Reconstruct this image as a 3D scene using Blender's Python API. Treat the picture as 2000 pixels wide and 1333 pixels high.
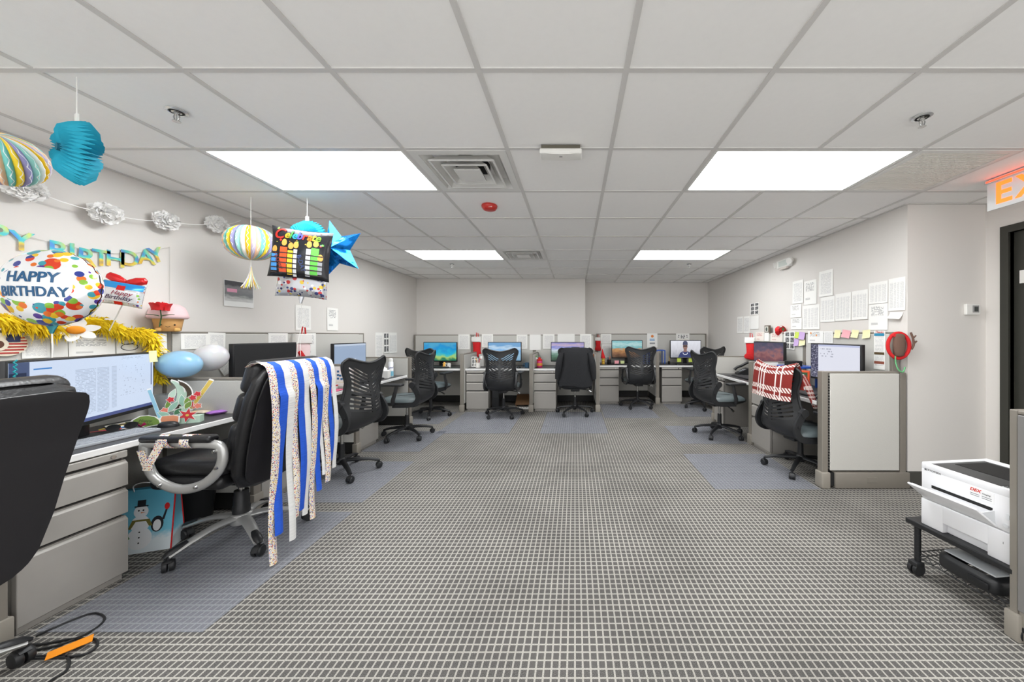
import bpy, bmesh, math, random
from mathutils import Vector, Matrix
random.seed(7)
PI = math.pi
for o in list(bpy.data.objects):
    bpy.data.objects.remove(o)
scene = bpy.context.scene
COL = scene.collection
# ---------------------------------------------------------------- camera, world, exposure
F = 682.3; PX = 1123.0; PY = 654.5; HC = 1.28          # focal length (px at 2000 wide), vanishing point, eye height
ZC = 2.37                                              # ceiling height
cam_d = bpy.data.cameras.new('camera'); cam = bpy.data.objects.new('camera', cam_d); COL.objects.link(cam)
cam.location = (0, 0, HC); cam.rotation_euler = (PI/2, 0, 0)
cam_d.sensor_width = 36.0; cam_d.lens = F/2000*36.0
cam_d.shift_x = -(PX-1000)/2000; cam_d.shift_y = -(666.5-PY)/2000
cam_d.clip_start = 0.05; cam_d.clip_end = 60
scene.camera = cam
world = bpy.data.worlds.new('world'); scene.world = world; world.use_nodes = True
world.node_tree.nodes['Background'].inputs[0].default_value = (1, 1, 1, 1)
world.node_tree.nodes['Background'].inputs[1].default_value = 1.75
LAMP_STRENGTH = 18.5
scene.view_settings.view_transform = 'Standard'; scene.view_settings.look = 'None'
scene.view_settings.exposure = 0.06; scene.view_settings.gamma = 1.0
scene.view_settings.use_curve_mapping = False
# ---------------------------------------------------------------- helpers: colour and materials
def lin(c):
    return tuple(((v/255)/12.92 if v/255 <= 0.04045 else ((v/255+0.055)/1.055)**2.4) for v in c[:3])
class N:                                               # small node-tree writer
    def __init__(self, name):
        self.m = bpy.data.materials.new(name); self.m.use_nodes = True
        self.t = self.m.node_tree; self.b = self.t.nodes['Principled BSDF']; self.out = self.t.nodes['Material Output']
    def n(self, typ, **kw):
        nd = self.t.nodes.new(typ)
        for k, v in kw.items():
            if k.startswith('i_'):
                k2 = k[2:]; nd.inputs[int(k2) if k2.isdigit() else k2].default_value = v
            else: setattr(nd, k, v)
        return nd
    def l(self, a, ao, b, bi):
        self.t.links.new(a.outputs[ao], b.inputs[bi])
    def val(self, x):
        if isinstance(x, tuple): return x
        nd = self.t.nodes.new('ShaderNodeValue'); nd.outputs[0].default_value = x; return (nd, 0)
    def math(self, op, a, b=None, clamp=False):
        nd = self.t.nodes.new('ShaderNodeMath'); nd.operation = op; nd.use_clamp = clamp
        for i, x in enumerate((a, b)):
            if x is None: continue
            if isinstance(x, tuple): self.t.links.new(x[0].outputs[x[1]], nd.inputs[i])
            else: nd.inputs[i].default_value = x
        return (nd, 0)
    def sep(self, coord):                              # coord = 'Object' | 'UV' | 'Generated'
        tc = self.t.nodes.new('ShaderNodeTexCoord'); s = self.t.nodes.new('ShaderNodeSeparateXYZ')
        self.t.links.new(tc.outputs[coord], s.inputs[0]); return (s, 0), (s, 1), (s, 2), (tc, coord)
    def mix(self, fac, a, b):                          # colours: tuple rgb(linear) or (node, out)
        nd = self.t.nodes.new('ShaderNodeMix'); nd.data_type = 'RGBA'
        if isinstance(fac, tuple): self.t.links.new(fac[0].outputs[fac[1]], nd.inputs[0])
        else: nd.inputs[0].default_value = fac
        for i, x in ((6, a), (7, b)):
            if len(x) == 2: self.t.links.new(x[0].outputs[x[1]], nd.inputs[i])
            else: nd.inputs[i].default_value = (*x[:3], 1)
        return (nd, 2)
    def color(self, x):
        if len(x) == 2: self.t.links.new(x[0].outputs[x[1]], self.b.inputs['Base Color'])
        else: self.b.inputs['Base Color'].default_value = (*x[:3], 1)
    def emit(self, x, s=1.0):
        if len(x) == 2: self.t.links.new(x[0].outputs[x[1]], self.b.inputs['Emission Color'])
        else: self.b.inputs['Emission Color'].default_value = (*x[:3], 1)
        self.b.inputs['Emission Strength'].default_value = s
    def set(self, rough=0.5, metal=0.0, spec=0.5):
        self.b.inputs['Roughness'].default_value = rough; self.b.inputs['Metallic'].default_value = metal
        self.b.inputs['Specular IOR Level'].default_value = spec
    def noise(self, scale, coord='Object', detail=2.0, rough=0.5, dist=0.0):
        tc = self.t.nodes.new('ShaderNodeTexCoord'); nd = self.t.nodes.new('ShaderNodeTexNoise')
        nd.inputs['Scale'].default_value = scale; nd.inputs['Detail'].default_value = detail; nd.inputs['Roughness'].default_value = rough
        nd.inputs['Distortion'].default_value = dist
        self.t.links.new(tc.outputs[coord], nd.inputs['Vector']); return nd
    def bump(self, src, strength=0.3, dist=0.01):
        b = self.t.nodes.new('ShaderNodeBump'); b.inputs['Strength'].default_value = strength; b.inputs['Distance'].default_value = dist
        self.t.links.new(src[0].outputs[src[1]], b.inputs['Height']); self.t.links.new(b.outputs[0], self.b.inputs['Normal'])
    def ramp(self, fac, stops, interp='LINEAR'):
        r = self.t.nodes.new('ShaderNodeValToRGB'); r.color_ramp.interpolation = interp
        e = r.color_ramp.elements
        while len(e) < len(stops): e.new(0.5)
        for i, (p, c) in enumerate(stops):
            e[i].position = p; e[i].color = (*c[:3], 1)
        self.t.links.new(fac[0].outputs[fac[1]], r.inputs[0]); return (r, 0)
MATS = {}
def mat(name, rgb, rough=0.5, metal=0.0, spec=0.5, var=0.0, vscale=40.0, bump=0.0, bscale=200.0, bdist=0.002, emit=0.0, trans=0.0, alpha=1.0):
    if name in MATS: return MATS[name]
    k = N(name); k.set(rough, metal, spec); c = lin(rgb)
    if var > 0:
        nz = k.noise(vscale, detail=3)
        k.color(k.mix((nz, 0), tuple(v*(1-var) for v in c), tuple(min(1, v*(1+var)) for v in c)))
    else: k.color(c)
    if bump > 0:
        nb = k.noise(bscale, detail=2); k.bump((nb, 0), bump, bdist)
    if emit > 0: k.emit(c, emit)
    if trans > 0: k.b.inputs['Transmission Weight'].default_value = trans
    if alpha < 1: k.b.inputs['Alpha'].default_value = alpha
    MATS[name] = k.m; return k.m
# ---------------------------------------------------------------- helpers: geometry
class MB:                                              # collects shapes, builds ONE mesh object
    def __init__(s): s.v = []; s.f = []; s.uv = {}
    def add(s, vs, fs):
        o = len(s.v); s.v += [tuple(p) for p in vs]; s.f += [tuple(i+o for i in f) for f in fs]; return s
    def box(s, x0, x1, y0, y1, z0, z1):
        return s.add([(x0,y0,z0),(x1,y0,z0),(x1,y1,z0),(x0,y1,z0),(x0,y0,z1),(x1,y0,z1),(x1,y1,z1),(x0,y1,z1)],
                     [(3,2,1,0),(4,5,6,7),(0,1,5,4),(1,2,6,5),(2,3,7,6),(3,0,4,7)])
    def rbox(s, x0, x1, y0, y1, z0, z1, r=0.01, seg=2, M=None):
        bm = bmesh.new(); bmesh.ops.create_cube(bm, size=1)
        for v in bm.verts: v.co = Vector(((x0+x1)/2+v.co.x*(x1-x0), (y0+y1)/2+v.co.y*(y1-y0), (z0+z1)/2+v.co.z*(z1-z0)))
        r = min(r, 0.49*min(x1-x0, y1-y0, z1-z0))
        bmesh.ops.bevel(bm, geom=list(bm.edges), offset=r, segments=seg, profile=0.5, affect='EDGES')
        return s.bm(bm, M)
    def bm(s, bm, M=None):
        bm.verts.ensure_lookup_table(); bm.verts.index_update()
        s.add([(M @ v.co if M else v.co)[:] for v in bm.verts], [[v.index for v in f.verts] for f in bm.faces]); bm.free(); return s
    def frame(s, d):
        d = Vector(d).normalized(); a = Vector((0,0,1)) if abs(d.z) < 0.95 else Vector((1,0,0))
        u = d.cross(a).normalized(); w = d.cross(u).normalized(); return u, w
    def cyl(s, p0, p1, r0, r1=None, n=16, caps=True):
        if r1 is None: r1 = r0
        p0 = Vector(p0); p1 = Vector(p1); u, w = s.frame(p1-p0); vs = []
        for p, r in ((p0, r0), (p1, r1)):
            for i in range(n):
                a = 2*PI*i/n; vs.append(p+u*(r*math.cos(a))+w*(r*math.sin(a)))
        fs = [(i, (i+1) % n, n+(i+1) % n, n+i) for i in range(n)]
        if caps: fs += [tuple(range(n-1, -1, -1)), tuple(range(n, 2*n))]
        return s.add(vs, fs)
    def tube(s, pts, r, n=8, closed=False, flat=1.0, up=None):
        pts = [Vector(p) for p in pts]; m = len(pts); rs = r if isinstance(r, (list, tuple)) else [r]*m
        vs = []; prev = None
        for i in range(m):
            if closed: d = pts[(i+1) % m]-pts[i-1]
            else: d = pts[min(i+1, m-1)]-pts[max(i-1, 0)]
            d.normalize()
            if prev is None:
                if up is not None: u = d.cross(Vector(up)).normalized()
                else: u, _ = s.frame(d)
            else:
                u = (prev-d*prev.dot(d)).normalized()
            w = d.cross(u); prev = u
            for k in range(n):
                a = 2*PI*k/n; vs.append(pts[i]+u*(rs[i]*math.cos(a))+w*(rs[i]*flat*math.sin(a)))
        fs = []
        for i in range(m if closed else m-1):
            j = (i+1) % m
            for k in range(n): fs.append((i*n+k, i*n+(k+1) % n, j*n+(k+1) % n, j*n+k))
        if not closed: fs += [tuple(range(n-1, -1, -1)), tuple(range((m-1)*n, m*n))]
        return s.add(vs, fs)
    def lathe(s, prof, n=24, M=None, caps=True):       # prof: [(r, z)], around z
        vs = []; fs = []; m = len(prof)
        for r, z in prof:
            for i in range(n):
                a = 2*PI*i/n; p = Vector((r*math.cos(a), r*math.sin(a), z)); vs.append(M @ p if M else p)
        for j in range(m-1):
            for i in range(n): fs.append((j*n+i, j*n+(i+1) % n, (j+1)*n+(i+1) % n, (j+1)*n+i))
        if caps: fs += [tuple(range(n-1, -1, -1)), tuple(range((m-1)*n, m*n))]
        return s.add(vs, fs)
    def prism(s, poly, h0, h1, M=None):                # polygon in local xz, extruded along y h0..h1
        n = len(poly); vs = [Vector((x, h0, z)) for x, z in poly]+[Vector((x, h1, z)) for x, z in poly]
        if M: vs = [M @ v for v in vs]
        fs = [tuple(range(n)), tuple(range(2*n-1, n-1, -1))]+[(i, n+i, n+(i+1) % n, (i+1) % n) for i in range(n)]
        return s.add(vs, fs)
    def surf(s, fn, nu, nv, cu=False, cv=False, thick=0.0):   # fn(u, v) with u, v in 0..1
        vs = []; U = nu if cu else nu+1; V = nv if cv else nv+1
        for j in range(V):
            for i in range(U): vs.append(Vector(fn(i/nu, j/nv)))
        fs = []
        for j in range(nv):
            for i in range(nu): fs.append((j*U+i, j*U+(i+1) % U, ((j+1) % V)*U+(i+1) % U, ((j+1) % V)*U+i))
        if thick:
            nrm = [Vector((0,0,0)) for _ in vs]
            for f in fs:
                q = (vs[f[2]]-vs[f[0]]).cross(vs[f[3]]-vs[f[1]])
                for i in f: nrm[i] += q
            k = len(vs); vs2 = [vs[i]-nrm[i].normalized()*thick for i in range(k)]
            fs2 = [tuple(i+k for i in reversed(f)) for f in fs]; es = {}
            for f in fs:
                for a, b in zip(f, f[1:]+f[:1]): es[(a, b)] = 1
            side = [(b, a, a+k, b+k) for (a, b) in es if (b, a) not in es]
            vs = vs+vs2; fs = fs+fs2+side
        return s.add(vs, fs)
    def xf(s, M):
        s.v = [tuple(M @ Vector(p)) for p in s.v]; return s
    def mesh(s, name, m=None, smooth=None):
        me = bpy.data.meshes.new(name); me.from_pydata(s.v, [], s.f); me.update()
        if m: me.materials.append(m)
        if smooth is not None:
            me.shade_smooth(); me.set_sharp_from_angle(angle=math.radians(smooth))
        return me
    def build(s, name, m, parent=None, smooth=None, loc=None, rot=None):
        return link(name, s.mesh(name, m, smooth), parent, loc, rot)
def link(name, me, parent=None, loc=None, rot=None):
    o = bpy.data.objects.new(name, me); COL.objects.link(o)
    if parent is not None: o.parent = parent
    if loc is not None: o.location = loc
    if rot is not None: o.rotation_euler = rot
    return o
def thing(name, label, cat, loc=(0,0,0), rz=0.0, group=None):
    o = bpy.data.objects.new(name, None); COL.objects.link(o); o.empty_display_size = 0.1
    o.location = loc; o.rotation_euler = (0, 0, rz); return tag(o, label, cat, group)
def tag(o, label, cat, group=None):
    o['label'] = label; o['category'] = cat
    if group: o['group'] = group
    return o
def struct(o): o['kind'] = 'structure'; return o
def dup(root, loc, rz, label=None, group=None):
    r = root.copy(); COL.objects.link(r); r.location = loc; r.rotation_euler = (0, 0, rz)
    if label: r['label'] = label
    if group: r['group'] = group
    for ch in list(root.children):
        c = ch.copy(); COL.objects.link(c); c.parent = r
        for g in ch.children:
            d = g.copy(); COL.objects.link(d); d.parent = c
    return r
def at(px, py, d): return ((px-PX)*d/F, d, HC-(py-PY)*d/F)        # a point at real distance d from the lens plane
def onX(px, py, X):                                               # a point of the plane x = X
    d = X*F/(px-PX); return (X, d, HC-(py-PY)*d/F)
def bez(p0, p1, p2, p3, n=12):
    p0, p1, p2, p3 = map(Vector, (p0, p1, p2, p3)); out = []
    for i in range(n+1):
        t = i/n; out.append(p0*(1-t)**3+p1*3*t*(1-t)**2+p2*3*t*t*(1-t)+p3*t**3)
    return out
def smooth_path(pts, n=6):                                        # Catmull-Rom through points
    P = [Vector(p) for p in pts]; P = [P[0]*2-P[1]]+P+[P[-1]*2-P[-2]]; out = []
    for i in range(1, len(P)-2):
        for k in range(n):
            t = k/n; a, b, c, d = P[i-1], P[i], P[i+1], P[i+2]
            out.append(0.5*((2*b)+(c-a)*t+(2*a-5*b+4*c-d)*t*t+(3*b-a-3*c+d)*t**3))
    out.append(P[-2]); return out
def text_mb(s, size, depth=0.002, bold=0.0, align='CENTER', shear=0.0, sub=0):
    cu = bpy.data.curves.new('text', 'FONT'); cu.body = s; cu.size = size; cu.align_x = align; cu.align_y = 'CENTER'
    cu.extrude = depth/2; cu.offset = bold; cu.shear = shear; cu.resolution_u = 4
    o = bpy.data.objects.new('text', cu); COL.objects.link(o)
    dg = bpy.context.evaluated_depsgraph_get(); me = bpy.data.meshes.new_from_object(o.evaluated_get(dg))
    bm = bmesh.new(); bm.from_mesh(me)
    if sub:
        bmesh.ops.triangulate(bm, faces=list(bm.faces))
        for _ in range(sub): bmesh.ops.subdivide_edges(bm, edges=[e for e in bm.edges if e.calc_length() > size*0.12], cuts=1, use_grid_fill=False); bmesh.ops.triangulate(bm, faces=[f for f in bm.faces if len(f.verts) > 3])
    bpy.data.objects.remove(o); bpy.data.curves.remove(cu); bpy.data.meshes.remove(me)
    mb = MB(); mb.bm(bm, Matrix.Rotation(PI/2, 4, 'X')); return mb     # reads in the xz plane, facing -y
def sheet_mesh(name, w, h, m, bend=0.0, curl=0.0, n=6, thick=0.0006):  # paper in xz, centred, facing -y, with a UV map
    vs = []; fs = []; uv = []
    for j in range(n+1):
        for i in range(n+1):
            u = i/n; v = j/n
            y = -bend*math.sin(PI*u)-curl*(1-v)**2
            vs.append(((u-0.5)*w, y, (v-0.5)*h)); uv.append((u, v))
    k = len(vs); vs += [(x, y+thick, z) for x, y, z in vs]; uv += uv
    for j in range(n):
        for i in range(n):
            a = j*(n+1)+i; fs.append((a, a+1, a+n+2, a+n+1)); fs.append((k+a+n+1, k+a+n+2, k+a+1, k+a))
    rim = [i for i in range(n+1)]+[n+(n+1)*j for j in range(1, n+1)]+[n*(n+1)+i for i in range(n-1, -1, -1)]+[(n+1)*j for j in range(n-1, 0, -1)]
    for a, b in zip(rim, rim[1:]+rim[:1]): fs.append((b, a, a+k, b+k))
    me = bpy.data.meshes.new(name); me.from_pydata(vs, [], fs); ul = me.uv_layers.new(name='UVMap')
    for lp in me.loops: ul.data[lp.index].uv = uv[lp.vertex_index]
    me.materials.append(m); me.update(); return me
# ---------------------------------------------------------------- setting materials
def carpet():
    k = N('carpet'); x, y, z, _ = k.sep('Object')
    ux = k.math('FRACT', k.math('DIVIDE', x, 0.0300)); uy = k.math('FRACT', k.math('DIVIDE', y, 0.0352))
    tri = lambda u: k.math('ABSOLUTE', k.math('SUBTRACT', u, 0.5))
    nz = k.noise(430, detail=3, rough=0.65); n2 = k.noise(260, detail=2)
    wob = k.math('MULTIPLY', k.math('SUBTRACT', (n2, 0), 0.5), 0.06)
    lx = k.math('GREATER_THAN', k.math('ADD', tri(ux), wob), 0.385)
    ly = k.math('GREATER_THAN', k.math('ADD', tri(uy), wob), 0.405)
    strand = k.math('GREATER_THAN', k.math('ADD', tri(ux), 0.0), 0.487)          # dark seam between the two strands
    line = k.math('MAXIMUM', lx, ly)
    pile = k.ramp((nz, 0), [(0.30, lin((44, 43, 42))), (0.5, lin((88, 86, 84))), (0.70, lin((140, 138, 134)))])
    loops = k.ramp((nz, 0), [(0.32, lin((122, 119, 113))), (0.60, lin((192, 188, 180)))])
    c = k.mix(line, pile, loops)
    c = k.mix(k.math('MULTIPLY', strand, 0.35), c, lin((110, 106, 100)))
    dirt = k.noise(1.3, detail=4, rough=0.6)
    df = k.ramp((dirt, 0), [(0.36, (0.80, 0.80, 0.80)), (0.56, (1, 1, 1))])
    mx = k.n('ShaderNodeMix', data_type='RGBA', blend_type='MULTIPLY', i_0=1.0)
    k.l(c[0], c[1], mx, 6); k.l(df[0], df[1], mx, 7); k.color((mx, 2))
    k.set(0.95, 0, 0.15); k.bump(line, 0.25, 0.002); return k.m
M_CARPET = carpet()
M_WALL = mat('wall_paint', (226, 222, 217), 0.75, spec=0.25, bump=0.08, bscale=350)
M_TILE = mat('ceiling_tile', (250, 249, 247), 0.95, spec=0.1, var=0.02, vscale=30, bump=0.15, bscale=400)
M_GRID = mat('grid_white', (214, 212, 209), 0.5)
M_BASEB = mat('dark_baseboard', (74, 72, 68), 0.6)
M_DARK = mat('dark_void', (30, 30, 30), 0.9)
M_DOOR = mat('dark_bronze', (52, 52, 46), 0.45, var=0.05)
M_DGLASS = mat('dark_glass', (40, 42, 38), 0.12)
M_WHITEMETAL = mat('white_metal', (226, 225, 221), 0.4)
M_WPLASTIC = mat('white_plastic', (238, 237, 232), 0.4)
M_LAMP = mat('lamp_glow', (252, 254, 255), 0.6, emit=LAMP_STRENGTH)
XL, XR, XN, YB, YB2, YR, YC = -3.08, 2.78, 3.433, 6.79, 7.29, -1.0, 2.92
# ---------------------------------------------------------------- floor, walls
struct(MB().box(XL-0.1, XN+0.1, YR-0.1, YB2+0.1, -0.1, 0.0).build('floor', M_CARPET))
def wall(name, *boxes):
    mb = MB()
    for b in boxes: mb.box(*b)
    return struct(mb.build(name, M_WALL))
T = 0.12; ZT = ZC+0.06
wall('wall_left', (XL-T, XL, YR, YB, 0, ZT))
wall('wall_back', (XL-T, 0.2, YB, YB+T, 0, ZT))
wall('wall_back_return', (0.2-T, 0.2, YB+T, YB2, 0, ZT))
wall('wall_back_right', (0.2-T, XR+T, YB2, YB2+T, 0, ZT))
wall('wall_right', (XR, XR+T, YC+T, YB2, 0, ZT))
wall('wall_right_return', (XR, XN+T, YC, YC+T, 0, ZT))
DY0, DY1, DZ = 1.86, 2.755, 2.09
wall('wall_right_near', (XN, XN+T, DY1, YC, 0, ZT), (XN, XN+T, DY0, DY1, DZ, ZT), (XN, XN+T, YR, DY0, 0, ZT))
def baseboard(name, b): struct(MB().rbox(*b, r=0.003, seg=1).build(name, M_BASEB))
BH, BT = 0.14, 0.012
baseboard('baseboard_left', (XL, XL+BT, YR, YB, 0, BH))
baseboard('baseboard_back', (XL+BT, 0.2, YB-BT, YB, 0, BH))
baseboard('baseboard_back_right', (0.2, XR-BT, YB2-BT, YB2, 0, BH))
baseboard('baseboard_right', (XR-BT, XR, YC-BT, YB2, 0, BH))
baseboard('baseboard_right_return', (XR, XN-BT, YC-BT, YC, 0, BH))
baseboard('baseboard_right_near', (XN-BT, XN, YR, DY0-0.07, 0, BH))
# door in the near right wall
door = MB(); door.box(XN-0.016, XN+T, DY0-0.055, DY0, 0, DZ+0.055); door.box(XN-0.016, XN+T, DY1, DY1+0.055, 0, DZ+0.055); door.box(XN-0.016, XN+T, DY0, DY1, DZ, DZ+0.055)
d1 = struct(door.build('door_1', M_DOOR))
leaf = MB(); leaf.box(XN+0.03, XN+0.07, DY0, DY0+0.13, 0, DZ); leaf.box(XN+0.03, XN+0.07, DY1-0.13, DY1, 0, DZ); leaf.box(XN+0.03, XN+0.07, DY0+0.13, DY1-0.13, 0, 0.25); leaf.box(XN+0.03, XN+0.07, DY0+0.13, DY1-0.13, DZ-0.15, DZ)
lf = leaf.build('door_leaf', M_DOOR, d1)
MB().box(XN+0.045, XN+0.055, DY0+0.13, DY1-0.13, 0.25, DZ-0.15).build('pane', M_DGLASS, lf)
MB().box(XN+0.022, XN+0.03, DY1-0.10, DY1-0.04, 1.68, 1.78).build('door_sticker', M_WPLASTIC, lf)
# ---------------------------------------------------------------- ceiling: slab, tiles, runners
ceiling = struct(MB().box(XL-T, XN+T, YR-T, YB2+T, ZT, ZT+0.05).build('ceiling', M_TILE))
G = 0.6096
gx = [0.2115+G*k for k in range(-5, 6)]; gy = [1.44+G*k for k in range(-3, 10)]
xs = [XL]+gx+[XN]; ys = [YR]+gy+[YB2]
LIGHT_ROWS = [gy[0], gy[4], gy[8]]                      # south edges of the light rows
LIGHT_COLS = [gx[1], gx[6]]
VENTS = [(gx[3], gy[4]), (gx[3], gy[8])]; GRILLE = (gx[8], gy[4])
def near(a, b): return abs(a-b) < 1e-3
skip = set()
for r in LIGHT_ROWS:
    for c in LIGHT_COLS: skip.add((round(c, 3), round(r, 3))); skip.add((round(c+G, 3), round(r, 3)))
for c, r in VENTS+[GRILLE]: skip.add((round(c, 3), round(r, 3)))
tile_cache = {}
for i in range(len(xs)-1):
    for j in range(len(ys)-1):
        x0, x1, y0, y1 = xs[i], xs[i+1], ys[j], ys[j+1]
        if (round(x0, 3), round(y0, 3)) in skip: continue
        w, h = round(x1-x0, 4), round(y1-y0, 4)
        if (w, h) not in tile_cache:
            tile_cache[(w, h)] = MB().box(-w/2, w/2, -h/2, h/2, 0, 0.016).mesh('tile', M_TILE)
        link('tile', tile_cache[(w, h)], ceiling, ((x0+x1)/2, (y0+y1)/2, ZC+0.005))
for x in gx:
    cuts = [YR]
    if any(near(x, c+G) for c in LIGHT_COLS):
        for r in LIGHT_ROWS:
            if r > YR: cuts += [r+0.012, r+G-0.012]
    cuts.append(YB2 if x > 0.2 else YB)
    for a, b in zip(cuts[::2], cuts[1::2]):
        MB().box(x-0.012, x+0.012, a, b, ZC, ZC+0.005).build('grid_runner', M_GRID, ceiling)
for y in gy:
    mb = MB(); e = [XL]+gx+[XN]
    for a, b in zip(e, e[1:]):
        mb.box(a+0.0121, b-0.0121, y-0.012, y+0.012, ZC+0.0004, ZC+0.005)
    mb.build('grid_cross_tee', M_GRID, ceiling)
mb = MB(); mb.box(XL, XL+0.022, YR, YB, ZC-0.001, ZC+0.004); mb.box(XR-0.022, XR, YC, YB2, ZC-0.001, ZC+0.004); mb.box(XR, XN, YC-0.022, YC, ZC-0.001, ZC+0.004); mb.box(XL, 0.2, YB-0.022, YB, ZC-0.001, ZC+0.004); mb.box(0.2, XR, YB2-0.022, YB2, ZC-0.001, ZC+0.004)
mb.build('wall_angle', M_GRID, ceiling)
# ---------------------------------------------------------------- ceiling lights
def ceiling_light(x, y, label):
    t = thing('ceiling_light', label, 'ceiling light', (x, y, ZC+0.002), 0, 'recessed ceiling light panels')
    w, h = 2*G-0.026, G-0.026; f = MB()
    f.box(0.013, 0.03, 0.013, h+0.013, 0.0, 0.03); f.box(w-0.004, w+0.013, 0.013, h+0.013, 0.0, 0.03)
    f.box(0.03, w-0.004, 0.013, 0.03, 0.0, 0.03); f.box(0.03, w-0.004, h-0.004, h+0.013, 0.0, 0.03)
    f.build('frame', M_WHITEMETAL, t)
    MB().box(0.03, w-0.004, 0.03, h-0.004, 0.006, 0.012).build('diffuser', M_LAMP, t)
ceiling_light(LIGHT_COLS[0], gy[4], 'glowing ceiling light panel between the honeycomb ball and large square air diffuser')
ceiling_light(LIGHT_COLS[1], gy[4], 'glowing ceiling light panel beside the perforated return grille')
ceiling_light(LIGHT_COLS[0], gy[8], 'glowing ceiling light panel beside the square air diffuser near the back wall')
ceiling_light(LIGHT_COLS[1], gy[8], 'glowing ceiling light panel near the emergency light on the right wall')
for c in LIGHT_COLS: ceiling_light(c, gy[0], 'glowing ceiling light panel nearest the open end of the room')
# ---------------------------------------------------------------- air diffusers, return grille
def diffuser(x, y, label):
    t = thing('air_diffuser', label, 'air vent', (x+G/2, y+G/2, ZC), 0, 'square ceiling air diffusers')
    MB().box(-0.20, 0.20, -0.20, 0.20, 0.075, 0.08).lathe([(0.13, 0.035), (0.13, 0.074)], 24).build('duct_backing', M_DARK, t)
    def ring(s0, z0, s1, z1, th=0.004):                           # square flared louvre
        mb = MB(); a = [(-1,-1),(1,-1),(1,1),(-1,1)]
        vs = [(sx*s0, sy*s0, z0) for sx, sy in a]+[(sx*s1, sy*s1, z1) for sx, sy in a]+[(sx*(s0-th), sy*(s0-th), z0+th) for sx, sy in a]+[(sx*(s1-th), sy*(s1-th), z1+th) for sx, sy in a]
        fs = []
        for k in range(4):
            n = (k+1) % 4; fs += [(k, n, 4+n, 4+k), (8+n, 8+k, 12+k, 12+n), (8+k, 8+n, n, k), (4+k, 4+n, 12+n, 12+k)]
        return mb.add(vs, fs)
    f = MB(); q = 0.292
    f.box(-q, q, -q, -0.245, -0.002, 0.006); f.box(-q, q, 0.245, q, -0.002, 0.006); f.box(-q, -0.245, -0.245, 0.245, -0.002, 0.006); f.box(0.245, q, -0.245, 0.245, -0.002, 0.006)
    f.build('frame', M_WHITEMETAL, t)
    ring(0.245, 0.003, 0.20, 0.075).build('neck', M_WHITEMETAL, t)
    for s in (0.205, 0.145):
        m = ring(s, -0.012, s-0.062, 0.045); e = 0.012
        m.box(-s, s, -s, -s+e, -0.016, -0.011); m.box(-s, s, s-e, s, -0.016, -0.011); m.box(-s, -s+e, -s+e, s-e, -0.016, -0.011); m.box(s-e, s, -s+e, s-e, -0.016, -0.011)
        m.build('louvre', M_WHITEMETAL, t)
    m = ring(0.088, -0.013, 0.05, 0.03); m.rbox(-0.086, 0.086, -0.086, 0.086, -0.018, -0.012, r=0.003); m.build('centre_plate', M_WHITEMETAL, t)
diffuser(*VENTS[0], 'large white square air diffuser above the red alarm on the ceiling')
diffuser(*VENTS[1], 'white square air diffuser close to the back wall')
t = thing('return_grille', 'perforated grey return air grille in the ceiling near the exit sign', 'air vent', (GRILLE[0]+G/2, GRILLE[1]+G/2, ZC))
f = MB(); q = 0.293
f.box(-q, q, -q, -0.262, -0.002, 0.008); f.box(-q, q, 0.262, q, -0.002, 0.008); f.box(-q, -0.262, -0.262, 0.262, -0.002, 0.008); f.box(0.262, q, -0.262, 0.262, -0.002, 0.008)
f.build('frame', M_WHITEMETAL, t)
M_GRILLE = mat('grille_grey', (238, 235, 227), 0.5)
MB().box(-0.262, 0.262, -0.262, 0.262, 0.012, 0.016).build('backing', mat('grille_back', (176, 174, 164), 0.8), t)
sl = MB().box(-0.262, 0.262, -0.0055, 0.0055, 0.0, 0.007).mesh('slat', M_GRILLE)
for k in range(32): link('slat', sl, t, (0, -0.262+0.0164*(k+0.5), 0))
# ---------------------------------------------------------------- small ceiling and wall fittings
M_CHROME = mat('chrome', (190, 190, 188), 0.2, 1.0)
def sprinkler(px, py, label):
    d = F*(ZC-HC)/(PY-py); x = (px-PX)*d/F
    t = thing('sprinkler', label, 'sprinkler', (x, d, ZC), 0, 'fire sprinkler heads in the ceiling')
    MB().lathe([(0.030, 0.004), (0.040, 0.0), (0.041, -0.003), (0.030, -0.007), (0.028, -0.004)], 24).build('escutcheon', mat('bright_chrome', (226, 228, 228), 0.25, 0.6), t, 40)
    MB().lathe([(0.027, -0.0062), (0.027, -0.0074), (0.016, -0.0074), (0.016, -0.0062)], 20, caps=False).build('dark_ring', M_DARK, t)
    MB().lathe([(0.020, -0.002), (0.020, -0.007), (0.011, -0.010), (0.010, -0.018)], 16).build('body', M_CHROME, t, 40)
    b = MB()
    for s in (-1, 1): b.tube([(s*0.010, 0, -0.016), (s*0.015, 0, -0.028), (s*0.010, 0, -0.042), (0, 0, -0.048)], 0.0028, 6)
    b.cyl((0, 0, -0.016), (0, 0, -0.046), 0.0022, n=6); b.build('yoke', M_CHROME, t, 40)
    MB().lathe([(0.004, -0.047), (0.016, -0.050), (0.016, -0.052), (0.004, -0.052)], 14).build('deflector', M_CHROME, t, 40)
sprinkler(345, 217, 'sprinkler head in the ceiling tile near the hanging teal paper fan')
sprinkler(1801, 228, 'sprinkler head in the ceiling tile in front of the return grille')
sprinkler(883, 516, 'sprinkler head beyond the light panel beside the small far diffuser')
sprinkler(1346, 516, 'sprinkler head between the far right light panel and back wall')
def ceil_at(px, py): d = F*(ZC-HC)/(PY-py); return ((px-PX)*d/F, d, ZC)
c = ceil_at(956, 402)
t = thing('smoke_alarm', 'red round alarm sounder on the ceiling below the large diffuser', 'alarm', c)
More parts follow.
